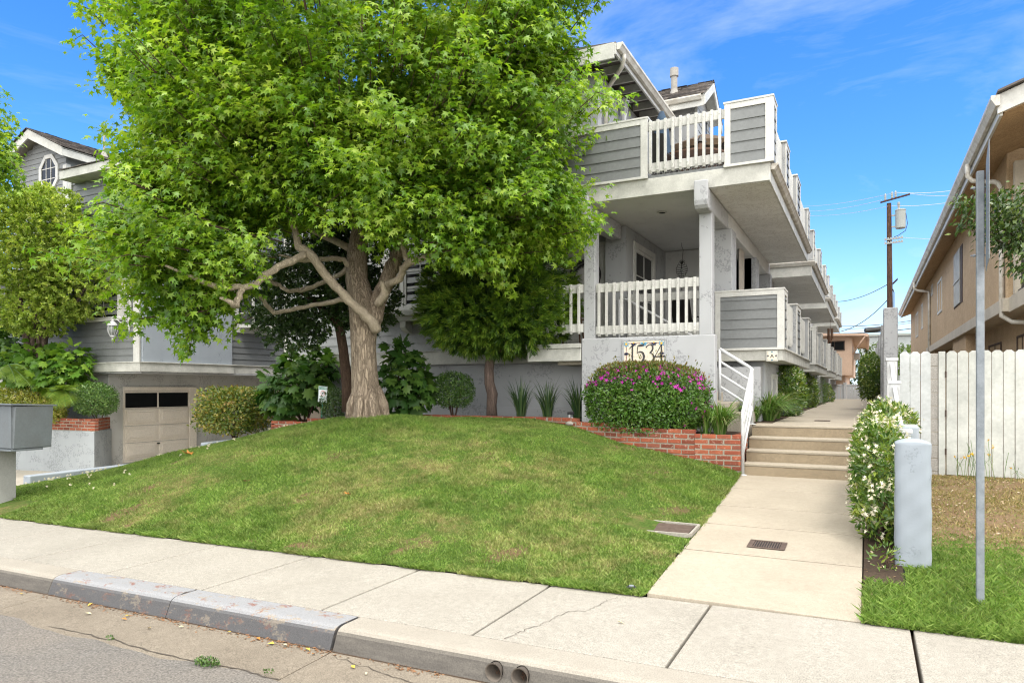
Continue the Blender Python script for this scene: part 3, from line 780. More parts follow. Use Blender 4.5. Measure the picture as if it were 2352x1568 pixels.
# third floor behind the terrace: side wall, eave with rafter tails, gutter, downspout
b = MB(); b.box(-12, -4.5, 12.4, 20, 4.6, 7.45); b.build('upper_wall', m_stucco, A)
b = MB(); b.box(-4.499, -4.44, 13.25, 15.4, 5.2, 6.85); ud = b.build('terrace_door_frame', m_white, A, bevel=.006)
b = MB(); b.box(-4.44, -4.43, 13.36, 15.3, 5.2, 6.74); b.build('pane', m_glass, ud)
r = MB(); r.prism([(-12.4, 11.9, 7.62), (-3.98, 11.9, 7.62), (-3.98, 11.9, 7.66), (-8, 11.9, 7.95), (-12.4, 11.9, 7.66)], (0, 8.0, 0)); rf = r.build('roof', m_shingle, A)
r = MB(); r.box(-12.4, -4.0, 11.86, 11.9, 7.36, 7.64); r.box(-4.0, -3.96, 11.86, 19.8, 7.42, 7.62); r.build('roof_fascia', m_white, rf, bevel=.006)
for k in range(16):
    r = MB(); r.box(-4.5, -4.0, 12.2 + k*.48, 12.24 + k*.48, 7.47, 7.618); r.build('rafter_tail', m_trim, rf)
r = MB(); r.prism([(-3.955, 11.87, 7.62), (-3.955, 11.87, 7.50), (-3.90, 11.87, 7.50), (-3.86, 11.87, 7.56), (-3.84, 11.87, 7.575), (-3.84, 11.87, 7.62)], (0, 7.9, 0)); r.build('gutter', m_gutter, rf, bevel=.004)
r = MB(); r.tube([(-3.90, 12.12, 7.5), (-3.90, 12.12, 7.42), (-3.96, 12.2, 7.33), (-4.38, 12.62, 7.18), (-4.44, 12.68, 7.05), (-4.44, 12.68, 4.9)], .04, 10); r.build('downspout', m_gutter, A, smooth=True)
# the dormer with its little gable over the terrace
z0 = 8.02; gu = -3.22; v0, v1 = 15.7, 17.75; vm = (v0+v1)/2; zr = 8.66
b = MB(); b.prism([(-8, v0 + .25, 6.2), (-8, v1 - .25, 6.2), (-8, v1 - .25, z0 + .08), (-8, vm, zr - .15), (-8, v0 + .25, z0 + .08)], (4.55, 0, 0)); dm = b.build('dormer', m_stucco_d, A)
b = MB()
for k in range(11):
    z = 6.2 + .17*k
    half = (v1 - v0)/2 - .27 if z < z0 - .1 else max(.1, ((v1 - v0)/2 - .27)*(zr - .2 - z)/(zr - .2 - z0 + .1))
    b.prism([(-3.449, vm - half, z), (-3.425, vm - half, z), (-3.44, vm - half, z + .17), (-3.449, vm - half, z + .17)], (0, 2*half, 0))
b.build('siding', m_side2, dm)
b = MB(); b.box(-3.46, -3.40, v0 + .235, v0 + .31, 6.2, z0 + .06); b.build('corner_trim', m_white, dm)
b = MB()
for s_ in (0, 1):
    a, c = (v0, vm) if s_ == 0 else (v1, vm)
    b.prism([(gu, a, z0 - .02), (gu, c, zr - .02), (gu, c, zr - .22), (gu, a, z0 - .24)], (.04, 0, 0))
    b.prism([(gu, a, z0), (gu, c, zr), (gu, c, zr - .03), (gu, a, z0 - .03)], (-4.7, 0, 0))
b.box(-8, gu, v0 + .0, v0 + .03, z0 - .26, z0 - .02)
b.build('barge_boards', m_white, dm, bevel=.004)
b = MB(); b.prism([(-8, v0 - .002, z0 - .03), (-8, v0 - .002, z0 - .13), (-8, v0 - .06, z0 - .13), (-8, v0 - .11, z0 - .06), (-8, v0 - .11, z0 - .03)], (4.74, 0, 0)); b.build('gutter', m_gutter, dm, bevel=.004)
b = MB(); b.tube([(-4.02, v0 - .06, z0 - .12), (-4.02, v0 - .06, z0 - .3), (-4.1, v0 + .1, z0 - .45), (-4.1, v0 + .2, z0 - .6), (-4.1, v0 + .2, 6.3)], .035, 8); b.build('downspout', m_gutter, dm, smooth=True)
shingles('shingle_roof', dm, (-8, v0 - .05, z0 - .01), (1, 0, 0), 4.82, (0, vm - v0, zr - z0), 1.28)
shingles('shingle_roof', dm, (-8, v1 + .05, z0 - .01), (1, 0, 0), 4.82, (0, vm - v1, zr - z0), 1.28)
b = MB(); P = []
ang = [(-.16, 6.9), (-.16, 7.72), (-.11, 7.88), (0, 7.97), (.11, 7.88), (.16, 7.72), (.16, 6.9)]
b.prism([(-3.424, vm + a, z) for a, z in ang], (.05, 0, 0)); dw = b.build('arched_window', m_white, dm, bevel=.006)
b = MB(); b.prism([(-3.373, vm + a*.68, 7.0 + (z-6.9)*.9) for a, z in ang], (.006, 0, 0)); b.build('pane', m_glass, dw)
b = MB(); b.lathe((-4.02, 16.3, 8.28), [(.16, -.1), (.10, .12), (.075, .2), (.075, .50), (.10, .51), (.10, .70), (.02, .71)], 14); b.build('vent_pipe', m_cmu, dm)

# ------------------------------------------------------------------ the left wing beside the driveway
B = thing('townhouse', (-20, 14, -.5), 'grey sided townhouse with octagonal gable window and garage beside the driveway', 'townhouse')
b = MB(); b.box(-26, -17.62, 11.42, 30, -.9, 1.9); b.build('garage_wall', m_stucco_l, B, bevel=.015)
b = MB(); b.box(-26, -16.12, 11.22, 30, 1.9, 4.7); b.box(-18.9, -16.12, 11.22, 30, 4.7, 6.95); b.build('wall', m_stucco_d, B)
b = MB(); siding(b, (-26, 11.219, 0), (1, 0, 0), 9.72, 2.14, 4.75, (0, -1, 0), .175); siding(b, (-18.8, 11.219, 0), (1, 0, 0), 2.52, 4.765, 6.95, (0, -1, 0), .175); b.build('siding', m_side, B)
for u0_, u1_, z0_ in ((-16.26, -16.04, 2.14), (-18.95, -18.8, 4.7)):
    b = MB(); b.box(u0_, u1_, 11.17, 11.218, z0_, 6.95); b.build('corner_trim', m_white, B, bevel=.005)
b = MB(); b.prism([(-26, 10.9, 4.62), (-26, 13.4, 5.4), (-26, 13.4, 5.3), (-26, 10.9, 4.52)], (7.05, 0, 0)); b.build('lower_roof', m_shingle, B)
b = MB(); b.box(-16.119, -15.99, 11.24, 13.98, 2.12, 9.2); b.build('chimney_breast', m_pillar, B, bevel=.012)
b = MB(); siding(b, (-16.119, 13.99, 0), (0, 1, 0), 8, 2.14, 7.0, (1, 0, 0), .175); b.build('siding', m_side, B)
b = MB(); b.box(-26, -15.93, 11.12, 11.2, 1.9, 2.12); b.box(-16.0, -15.93, 11.2, 14.0, 1.9, 2.12); b.box(-16.06, -15.99, 14.0, 24, 1.9, 2.12)
b.box(-26, -15.90, 11.09, 11.2, 2.12, 2.145); b.box(-16.0, -15.90, 11.2, 14.03, 2.12, 2.145); b.box(-16.06, -15.96, 14.03, 24, 2.12, 2.145)
b.build('fascia', m_trim, B, bevel=.006)
b = MB(); b.box(-26, -15.99, 11.2, 30, 1.86, 1.9); b.build('overhang_soffit', m_stucco, B)
# garage door facing the driveway
b = MB(); gv0, gv1, gz0, gz1 = 11.83, 13.82, -.5, 1.41
b.box(-17.64, -17.622, gv0, gv1, gz0, gz1); gd = b.build('garage_door', m_rust, B)
b = MB()
for r_ in range(3): b.box(-17.62, -17.60, gv0 + .004, gv1 - .004, gz0 + .06 + r_*.46, gz0 + .06 + r_*.46 + .448)
b.box(-17.62, -17.60, gv0 + .004, gv1 - .004, gz0 + 1.44, gz1); b.box(-17.62, -17.60, gv0 + .004, gv1 - .004, gz0 + .004, gz0 + .048)
b.build('door_sections', m_cream, gd, bevel=.004)
b = MB(); b.box(-17.60, -17.56, 12.78, 12.87, -.06, -.03); b.build('handle', m_iron, gd)
b = MB()
for c in range(2):
    a = gv0 + .06 + c*.985; e_ = a + .90
    for r_ in range(3):
        z = gz0 + .12 + r_*.46; b.box(-17.60, -17.575, a, e_, z, z + .36); b.box(-17.575, -17.555, a + .06, e_ - .06, z + .06, z + .30)
b.build('door_panels', m_cream, gd, bevel=.008)
for c in range(2):
    a = gv0 + .04 + c*.985; b = MB(); b.box(-17.60, -17.592, a, a + .93, .96, 1.36); b.build('pane', m_glass, gd)
b = MB(); b.box(-17.62, -17.57, gv0 - .02, gv0, gz0, 1.52); b.box(-17.62, -17.56, gv1 + .002, gv1 + .24, gz0, 1.52); b.box(-17.62, -17.565, gv0, gv1, 1.42, 1.52); b.build('garage_frame', m_cream, B, bevel=.006)
b = MB(); b.box(-17.62, -17.58, 17.2, 20.2, -.6, 1.45)
for r_ in range(4):
    for c in range(3): b.box(-17.58, -17.565, 17.3 + c*.98, 18.1 + c*.98, -.45 + r_*.47, -.1 + r_*.47)
b.build('garage_door', m_cream, B, bevel=.008)
# windows
f = window(B, (-18.1, 11.19, 3.26), (1, 0, 0), (0, -1, 0), 1.25, 1.0, 2, 1, .05, .11)
b = MB(); b.box(-16.72, -16.34, 11.15, 11.188, 3.2, 4.4); sh = b.build('shutter', m_white, B, bevel=.005); b = MB()
for k in range(20): b.obox((-16.67, 11.145, 3.28 + k*.052), (.28, 0, 0), (0, -.02, -.015), (0, .004, .03))
b.build('louvres', m_white, sh)
window(B, (-21.6, 11.19, 3.1), (1, 0, 0), (0, -1, 0), 1.0, 1.1, 2, 1, .05, .11)
b = MB(); b.box(-21.1, -20.0, 11.15, 11.19, 2.3, 2.7); b.build('window_box', m_white, B)
# bay window on the side wall
b = MB(); P = [(-16.09, 14.25), (-15.68, 14.45), (-15.68, 15.25), (-16.09, 15.45)]
b.prism([(u, v, 3.22) for u, v in P], (0, 0, .1)); b.prism([(u, v, 4.35) for u, v in P], (0, 0, .1))
for (u, v) in P: b.box(u - .03, u + .03, v - .03, v + .03, 3.32, 4.35)
for (p, q) in zip(P[:-1], P[1:]): b.obox((p[0], p[1], 3.62), (q[0]-p[0], q[1]-p[1], 0), (-.03, 0, 0), (0, 0, .03))
b.box(-16.09, -16.05, 14.12, 15.58, 3.08, 3.22); b.box(-16.09, -16.05, 14.12, 14.25, 3.2, 4.5)
bw = b.build('bay_window', m_white, B, bevel=.004)
b = MB(); b.prism([(u - .03, v, 3.32) for u, v in P], (0, 0, 1.03)); b.build('pane', m_glass, bw)
# roofs
b = MB(); b.box(-18.7, -15.5, 10.80, 10.85, 6.90, 7.12); b.box(-18.7, -18.66, 10.85, 13.2, 6.9, 7.12); b.box(-15.54, -15.5, 10.85, 24, 6.9, 7.12)
fr_ = b.build('roof_fascia', m_trim, B, bevel=.006)
b = MB(); b.box(-18.66, -15.54, 10.85, 28, 6.9, 6.93); b.build('soffit', m_trim, fr_)
shingles('shingle_roof', B, (-18.7, 10.77, 7.12), (1, 0, 0), 3.2, (0, 1, .3), 3.0, rowh=.15)
# the gable with the octagonal window
gm, gs = -24.2, .46; gz = 9.86; wv = 13.35; gr = -22.36; gl = 2*gm - gr
b = MB(); b.prism([(gl + .45, wv, 4.6), (gr - .35, wv, 4.6), (gr - .35, wv, gz - .2 - gs*(gr - .35 - gm)), (gm, wv, gz - .3), (gl + .45, wv, gz - .2 - gs*(gr - .35 - gm))], (0, 9, 0)); g_ = b.build('gable', m_side, B)
b = MB()
for k in range(31):
    z = 4.6 + .17*k; half = min(gr - .35 - gm, (gz - .35 - z)/gs)
    if half > .05: b.prism([(gm - half, wv - .001, z), (gm - half, wv - .026, z), (gm - half, wv - .009, z + .17), (gm - half, wv - .001, z + .17)], (2*half, 0, 0))
b.build('siding', m_side, g_)
b = MB(); b.box(gr - .5, gr - .34, wv - .04, wv - .002, 4.6, 8.6); b.box(gr - .35, gr - .31, wv - .04, wv + .1, 4.6, 8.62); b.build('corner_trim', m_white, g_, bevel=.005)
b = MB(); hv = 12.98
for e_ in (gr, gl):
    zz = gz - gs*abs(e_ - gm)
    b.prism([(e_, hv, zz), (gm, hv, gz), (gm, hv, gz - .30), (e_, hv, zz - .28)], (0, .05, 0))
    b.prism([(e_, hv + .05, zz - .02), (gm, hv + .05, gz - .02), (gm, hv + .05, gz - .06), (e_, hv + .05, zz - .06)], (0, 9, 0))
b.box(gr - .04, gr, hv + .05, 22, gz - gs*(gr - gm) - .27, gz - gs*(gr - gm) - .03)
b.build('barge_boards', m_trim, g_, bevel=.006)
for e_ in (gr, gl):
    s_ = -1 if e_ > gm else 1
    shingles('shingle_roof', g_, (e_ - s_*.06, hv - .05, gz - gs*abs(e_ - gm) + .0), (0, 1, 0), 8.5, (s_, 0, gs), abs(e_ - gm)*1.1 + .07, rowh=.15)
def octo(cx, z, rx, rz, y): return [(cx + rx*a, y, z + rz*c) for a, c in ((-.38, -1), (.38, -1), (1, -.4), (1, .4), (.38, 1), (-.38, 1), (-1, .4), (-1, -.4))]
b = MB(); cx, cz = -23.62, 8.42; O, I_ = octo(cx, cz, .52, .62, wv - .06), octo(cx, cz, .39, .49, wv - .06)
for k in range(8): b.prism([O[k], O[(k+1) % 8], I_[(k+1) % 8], I_[k]], (0, .058, 0))
ow = b.build('octagon_window', m_white, g_, bevel=.005)
b = MB()
for x in (-.13, .13): b.box(cx + x - .012, cx + x + .012, wv - .048, wv - .034, cz - .47, cz + .47)
for z in (-.17, .17): b.box(cx - .38, cx + .38, wv - .047, wv - .035, cz + z - .012, cz + z + .012)
b.build('muntins', m_white, ow)
b = MB(); b.prism(octo(cx, cz, .40, .5, wv - .034), (0, .006, 0)); b.build('pane', m_glass, ow)
for v, h in ((14.7, .75), (17.6, .5)):
    u = gr - .55; z = gz - gs*(u - gm)
    b = MB(); b.lathe((u, v, z), [(.16, -.1), (.06, .2), (.04, .22), (.04, h), (.01, h + .01)], 10)
    if h < .6: b.lathe((u, v, z + h), [(.13, 0), (.13, .06), (.02, .07)], 10)
    b.build('vent_pipe', m_cmu, g_)

# ------------------------------------------------------------------ tan stucco building on the right
C = thing('stucco_building', (6, 20, .2), 'tan brown stucco apartment building behind the pale picket fence', 'apartment building')
wu = 2.23
b = MB(); b.box(wu, 12, 15.1, 45, 2.9, 5.75); b.box(3.3, 12, 13.0, 15.1, .2, 5.7); b.build('wall', m_brown, C, bevel=.02)
b = MB(); b.box(2.62, 12, 15.4, 45, .0, 2.9); b.box(wu + .02, 2.62, 21, 24, .0, 2.9); b.box(wu + .02, 2.62, 30, 45, 0, 2.9); b.build('lower_wall', m_brown, C)
b = MB(); b.box(wu - .06, 3.2, 15.08, 33, 2.86, 3.10); b.box(2.26, 3.3, 12.9, 15.08, 2.84, 3.10); b.build('belt_trim', m_band, C, bevel=.008)
# roof with sloping soffit, rake board and gutter
ux, ue, ze = 7.0, 1.68, 5.50; zk = ze + .36*(ux - ue)
b = MB(); b.prism([(ue + .12, 12.35, ze + .02), (ux, 12.35, zk - .03), (12, 12.35, ze + .2), (12, 12.35, ze + .3), (ux, 12.35, zk + .05), (ue + .12, 12.35, ze + .1)], (0, 33.4, 0)); rf = b.build('roof', m_soffitB, C)
b = MB(); b.prism([(ue + .03, 12.3, ze + .28), (ux, 12.3, zk + .28), (ux, 12.3, zk), (ue + .03, 12.3, ze - .0)], (0, .05, 0)); b.box(ue + .06, ue + .10, 12.35, 45.7, ze - .02, ze + .2); b.build('rake_board', m_white, rf, bevel=.006)
b = MB(); b.prism([(ue + .02, 12.2, ze + .29), (ux, 12.2, zk + .29), (ux, 12.2, zk + .34), (ue + .02, 12.2, ze + .32)], (0, 33.6, 0)); b.build('shingles', m_shingle, rf)
b = MB(); b.prism([(ue + .055, 12.24, ze + .26), (ue + .055, 12.24, ze + .10), (ue + .0, 12.24, ze + .10), (ue - .04, 12.24, ze + .17), (ue - .06, 12.24, ze + .20), (ue - .06, 12.24, ze + .26)], (0, 33.5, 0)); b.build('gutter', m_gutter, rf, bevel=.005)
b = MB(); b.tube([(ue - .01, 15.3, ze + .12), (ue - .01, 15.3, ze - .1), (ue + .06, 15.3, ze - .19), (ue + .4, 15.28, ze - .26), (wu - .1, 15.26, ze - .30), (wu - .05, 15.26, ze - .4), (wu - .05, 15.26, 3.0), (wu - .05, 15.26, 2.8), (wu + .1, 15.22, 2.68), (wu + .9, 15.1, 2.6)], .042, 10); b.build('downspout', m_gutter, C, smooth=True)
b = MB(); b.tube([(ue - .01, 31.5, ze + .12), (ue - .01, 31.5, ze - .12), (ue + .1, 31.5, ze - .2), (wu - .06, 31.5, ze - .26), (wu - .05, 31.5, ze - .4), (wu - .05, 31.5, 2.0)], .05, 8); b.build('downspout', m_gutter, C, smooth=True)
for v0, v1, za, zb in ((21.5, 23.3, 3.76, 5.21), (26.9, 28.5, 4.03, 5.16), (30.4, 31.1, 5.0, 5.4), (35.6, 36.6, 4.12, 5.24), (38.8, 40.4, 3.98, 5.18)):
    if v0 == 21.5:
        b = MB(); b.box(wu - .012, wu - .002, v0 - .1, v1 + .1, za - .03, zb + .03); f = b.build('window', m_rust, C)
        b = MB(); b.box(wu - .03, wu - .013, v0 + .35, v1 - .05, za, zb); b.build('pane', m_trim, f)
        b = MB(); b.box(wu - .05, wu - .012, v0 + .35, v1 - .05, za + .62, za + .65); b.build('frame', m_white, f)
    else: window(C, (wu - .01, v0, za), (0, 1, 0), (-1, 0, 0), v1 - v0, zb - za, 2, 1, .08, .0, sill=False)
for v0, v1 in ((15.55, 16.5), (18.3, 20.0)):
    window(C, (2.61, v0, 1.3), (0, 1, 0), (-1, 0, 0), v1 - v0, 1.2, 2, 1, .04, 0, sill=False, mat=m_rust)
for v0_ in (12.95, 14.78):
    b = MB(); b.box(2.30, 2.46, v0_, v0_ + .15, 3.1, 5.45); b.build('balcony_post', m_band, C, bevel=.008)
b = MB()
for k in range(16): b.box(2.36, 2.38, 13.12 + k*.095, 13.14 + k*.095, 3.2, 4.1)
for k in range(10): b.box(2.42 + k*.08, 2.44 + k*.08, 12.98, 13.0, 3.2, 4.1)
b.box(2.35, 2.39, 13.1, 14.78, 4.1, 4.14); b.box(2.35, 2.39, 13.1, 14.78, 3.16, 3.2); b.box(2.46, 3.2, 12.97, 13.01, 4.1, 4.14)
b.build('balcony_railing', m_iron, C)
b = MB(); b.box(2.3, 3.29, 12.92, 15.08, 3.104, 3.14); b.build('balcony_floor', m_band, C)
b = MB(); b.box(2.46, 3.31, 13.0, 13.2, 5.35, 5.62); b.build('balcony_beam', m_brown, C)

# ------------------------------------------------------------------ peach building, alley fence, things far behind
D = thing('peach_building', (-4, 46, -.1), 'peach plastered two storey building at the far end of the walk', 'apartment building')
b = MB(); b.box(-9, -.72, 44, 58, 2.21, 4.52); b.box(-9, -1.1, 44.5, 58, -.2, 2.21); b.build('wall', m_peach, D)
b = MB(); b.prism([(-9.3, 43.5, 4.85), (.0, 43.5, 4.52), (.0, 43.5, 4.40), (-9.3, 43.5, 4.62)], (0, 15, 0)); rf = b.build('roof', m_peach2, D)
b = MB(); b.tube([(.03, 43.4, 4.42), (.08, 46, 4.35), (.08, 58, 4.35)], .09, 8); b.tube([(-.02, 43.5, 4.4), (-.3, 43.6, 4.0), (-.69, 44.2, 3.4), (-.69, 44.2, 2.2)], .05, 8); b.build('gutter', m_peach2, rf)
window(D, (-2.15, 43.97, 3.62), (1, 0, 0), (0, -1, 0), 1.05, .55, 2, 1, .05, 0, mat=m_rust, glass=m_glass, sill=False)
b = MB(); b.box(-.72, -.35, 47, 47.7, 3.2, 3.6); b.build('air_conditioner', m_white, D, bevel=.02)
for v in (45.4, 49):
    window(D, (-.71, v, 2.9), (0, 1, 0), (1, 0, 0), 1.0, 1.0, 2, 1, .06, 0, sill=False)
E_ = thing('vinyl_fence', (-.8, 40, -.1), 'white vinyl privacy fence closing the far end of the walk', 'fence')
b = MB()
for k in range(24): b.box(-3.0 + k*.15 + .004, -3.0 + (k+1)*.15 - .004, 40, 40.03, -.1, 1.60)
b.box(-3, .62, 39.985, 40.045, 1.60, 1.68); b.build('panel', m_vinyl, E_, bevel=.004)
b = MB(); b.box(-1.06, -.92, 39.95, 40.08, -.1, 1.72); b.prism([(-1.08, 39.93, 1.72), (-.90, 39.93, 1.72), (-.90, 40.1, 1.72), (-1.08, 40.1, 1.72)], (0, 0, .04)); b.build('post', m_vinyl, E_, bevel=.01)
T2 = thing('teal_building', (1, 70, -.2), 'pale teal block far behind, right of the peach building', 'building')
b = MB(); b.box(-.6, 9, 75, 85, -.2, 6.4); b.build('wall', paint('teal_wall', (.34, .37, .37), .7), T2)
window(T2, (.5, 74.95, 2.4), (1, 0, 0), (0, -1, 0), 1.6, 1.6, 2, 2, .1, 0, sill=False)
b = MB(); b.box(-.8, 9.2, 74.8, 85.2, 6.4, 6.6); b.build('roof', m_trafo, T2)

# ------------------------------------------------------------------ utility pole and wires
p0 = Vector((1.24, 46, -.2))
U = thing('utility_pole', p0, 'tall dark wooden utility pole with a grey transformer', 'utility pole')
b = MB(); b.tube([(1.22, 46, -.2), (1.22, 46, 6), (1.17, 46, 12.2)], [.17, .155, .12], 12); b.build('pole', m_pole, U, smooth=True)
b = MB(); b.obox((.72, 45.82, 12.22), (1.5, .0, .30), (0, .1, 0), (0, 0, .09)); b.build('crossarm', m_pole, U, bevel=.01)
b = MB(); b.obox((.93, 45.80, 10.02), (.95, 0, .05), (0, .08, 0), (0, 0, .07)); b.obox((.93, 45.80, 9.8), (.95, 0, .05), (0, .08, 0), (0, 0, .07))
for k in range(7):
    for z in (10.1, 9.88): b.lathe((.98 + k*.14, 45.84, z + .0075*k - .05), [(.045, 0), (.055, .05), (.045, .1), (.03, .12)], 8)
b.build('crossarm', m_trafo, U)
b = MB(); b.obox((1.36, 45.9, 7.45), (.24, -.3, .22), (0, .1, 0), (0, 0, .12)); b.build('crossarm', m_pole, U)
b = MB(); b.lathe((1.75, 45.9, 10.66), [(.24, 0), (.27, .03), (.27, 1.0), (.285, 1.02), (.285, 1.06), (.24, 1.1), (.05, 1.12)], 20); tr_ = b.build('transformer', m_trafo, U, smooth=False)
b = MB(); b.lathe((1.66, 45.9, 11.76), [(.04, 0), (.07, .05), (.05, .1), (.07, .15), (.05, .2), (.075, .27), (.075, .4), (.03, .44)], 10); b.build('bushing', m_trafo, tr_)
for z_ in (10.75, 11.4):
    b = MB(); b.box(1.3, 1.5, 45.86, 45.94, z_, z_ + .08); b.build('bracket', m_trafo, tr_)
b = MB()
for x in (.98, 1.32, 1.5): b.lathe((x, 45.86, 12.3 + (x-.7)*.2), [(.04, 0), (.07, .08), (.045, .13), (.07, .2), (.045, .26), (.06, .3), (.02, .4)], 8)
b.build('insulator', m_trafo, U)
b = MB(); b.tube([(1.42, 45.9, 10.2), (1.62, 45.85, 10.25), (2.0, 45.85, 10.5), (2.1, 45.85, 10.9), (2.02, 45.85, 11.5)], .018, 6); b.tube([(1.42, 45.9, 3), (1.42, 45.9, 7.0), (1.36, 45.9, 7.2)], .03, 6); b.build('cable', m_wire, U)
def wire(name, p, q, sag, r, mat, label):
    p, q = Vector(p), Vector(q); b = MB()
    b.tube([p.lerp(q, k/14) - Vector((0, 0, sag*4*(k/14)*(1 - k/14))) for k in range(15)], r, 5)
    tag(b.build(name, mat), label, 'power line', 'overhead wires')
wire('power_line', (1.5, 45.86, 12.75), at(1838, 474, 62), .2, .013, m_wire2, 'topmost thin bright wire running left from the pole top')
wire('power_line', (.8, 45.86, 12.4), at(1843, 485, 62), .2, .013, m_wire2, 'second bright wire running left from the crossarm end')
wire('power_line', (1.1, 45.86, 12.0), at(1850, 495, 62), .2, .013, m_wire2, 'third bright wire, lowest of those leaving the pole top leftward')
wire('power_line', (1.5, 45.86, 12.75), at(2200, 436, 40), .1, .013, m_wire2, 'topmost thin bright wire running right from the pole top behind the tan roof')
wire('power_line', (2.2, 45.86, 12.6), at(2200, 447, 42), .1, .013, m_wire2, 'bright wire from the crossarm right end to behind the tan roof')
wire('power_line', (1.3, 45.86, 12.0), at(2200, 462, 42), .1, .013, m_wire2, 'lowest bright wire running right just below the crossarm')
wire('power_line', (1.9, 45.8, 10.1), at(2170, 547, 42), .05, .012, m_wire2, 'thin bright wire running right from the middle crossarm')
wire('power_line', (1.1, 46, 7.5), at(1880, 688, 55), .5, .022, m_wire, 'black drooping cable from the pole to the left behind the balconies')
wire('power_line', (1.1, 46, 6.6), at(1925, 762, 44), .35, .022, m_wire, 'black cable slanting down left from the pole to the peach roof')
wire('power_line', at(1860, 746, 52), at(2100, 735, 52), .25, .024, m_wire, 'black level cable crossing behind the tall grey pillar, upper')
wire('power_line', at(1860, 757, 52), at(2110, 738, 60), .2, .016, m_wire, 'thin black cable crossing just under the upper level one')
wire('power_line', at(1860, 764, 52), at(2110, 752, 52), .2, .03, m_wire, 'lowest black cable with thick sleeve crossing behind the pillar')
b = MB(); b.tube([at(1987, 759, 51.9), at(2035, 754, 51.9)], .17, 8); tag(b.build('cable_splice_case', m_wire), 'long black splice case on the lowest cable, left of the tall grey pillar', 'splice case')

# ------------------------------------------------------------------ right boundary: pillars, handrail, fence
def pillar(u0, u1, v0, v1, z0, z1, label, bev=.035):
    b = MB(); b.box(u0, u1, v0, v1, z0, z1); o = b.build('stucco_pillar', m_pillar, bevel=bev, seg=4); return tag(o, label, 'pillar')
def rough_pillar(u0, u1, v0, v1, z0, z1, label):
    n, m = 28, 40; V, F = [], []; cu, cv, hu, hv = (u0+u1)/2, (v0+v1)/2, (u1-u0)/2, (v1-v0)/2
    for j in range(m+6):
        t = min(1, j/m); z = z0 + (z1 - z0)*t; k_ = 1.0
        if j > m: k_ = 1 - ((j - m)/6)**2.2*.97
        for i in range(n):
            a = 2*math.pi*(i + .5)/n; c_, s_ = math.cos(a), math.sin(a); p_ = 7.0
            rr = (abs(c_)**p_ + abs(s_)**p_)**(-1/p_); x, y = c_*rr*k_, s_*rr*k_
            d = .004*math.sin(z*7 + a*2) + .003*math.sin(z*19 + a*3 + 1) + .0035*math.sin(z*37 - a*5)
            zz = z + (.012*(j - m)/6*2 if j > m else 0) - (.018*abs(x)**2.5 if t >= 1 else 0)
            V.append((cu + x*(hu + d*.5), cv + y*(hv + d*.5), zz))
    M_ = m + 6
    F = [(j*n+i, j*n+(i+1) % n, (j+1)*n+(i+1) % n, (j+1)*n+i) for j in range(M_-1) for i in range(n)] + [tuple(range((M_-1)*n, M_*n))]
    b = MB(); b.add(V, F); o = b.build('stucco_pillar', m_roughp, smooth=True); return tag(o, label, 'pillar')
m_roughp = stucco('chipped_pillar_stucco', (.285, .32, .355), .35, .60, 1.9, (.15, .17, .19))
rough_pillar(.21, .468, 6.465, 6.745, -.05, 1.06, 'short pale blue grey pillar with rounded top standing in the grass')
pillar(.27, .50, 8.55, 8.8, .05, 1.10, 'short grey pillar half hidden in the jasmine behind the front pillar')
g = 'tall plastered pillars along the right boundary'
labs = ['tall pale grey plastered pillar nearest the camera, behind the white handrail posts', 'tall plastered pillar directly behind the nearest one', 'third tall plastered pillar back along the right boundary', 'fourth tall plastered pillar back along the right boundary', 'farthest visible tall plastered pillar on the right boundary']
for k, v in enumerate((15, 17.9, 21.2, 24.6, 28.0)):
    o = pillar(.29, .53, v, v + .4, .5, 3.02 - (.1 if k else 0), labs[k], .02); o.data.materials[0] = m_stucco; o['group'] = g
b = MB(); b.box(.27, .45, 6.74, 15, -.1, .42); b.box(.31, .50, 15.4, 38, .5, 1.15)
tag(b.build('boundary_wall', m_pillar, bevel=.015), 'low plastered boundary wall running back behind the jasmine on the right', 'wall')
b = MB(); b.box(.36, .40, 15.4, 38, 1.15, 2.5)
tag(b.build('boundary_panels', m_pillar), 'tall grey wall panels between the tall pillars', 'wall')
H = thing('vinyl_handrail', (.34, 10, .1), 'white vinyl handrail with square capped posts beside the steps', 'handrail')
PT = [(8.3, .1, 1.08), (10.83, .2, 1.60), (11.85, .9, 1.95)]
for v, z0, z1 in PT:
    b = MB(); b.box(.275, .405, v - .065, v + .065, z0, z1 - .04); p_ = b.build('post', m_vinyl, H, bevel=.006)
    b = MB(); b.box(.258, .422, v - .082, v + .082, z1 - .05, z1 - .02); b.prism([(.258, v - .082, z1 - .02), (.422, v - .082, z1 - .02), (.422, v + .082, z1 - .02), (.258, v + .082, z1 - .02)], (0, 0, .012)); b.build('post_cap', m_vinyl, p_, bevel=.008)
for (va, _, za), (vb, _, zb) in zip(PT[:-1], PT[1:]):
    b = MB(); b.prism([(.315, va + .07, za - .16), (.315, vb - .07, zb - .16), (.315, vb - .07, zb - .08), (.315, va + .07, za - .08)], (.05, 0, 0)); b.build('rail', m_vinyl, H, bevel=.008)
F_ = thing('picket_fence', (.62, 12.2, .15), 'short run of pale wooden pickets beside the tall grey pillar', 'fence')
def pickets(b, us, v, z0, z1, w_=.136):
    for u in us:
        k = random.uniform(-.006, .006)
        b.prism([(u + .003, v + k, z0 + random.uniform(-.01, .01)), (u + w_ - .003, v + k, z0), (u + w_ - .003, v + k, z1 - .035), (u + w_ - .04, v + k, z1), (u + .04, v + k, z1), (u + .003, v + k, z1 - .035)], (0, .02, 0))
b = MB(); pickets(b, [.455, .592, .729], 12.2, .2, 2.045); b.build('pickets', m_picket2, F_, bevel=.003)
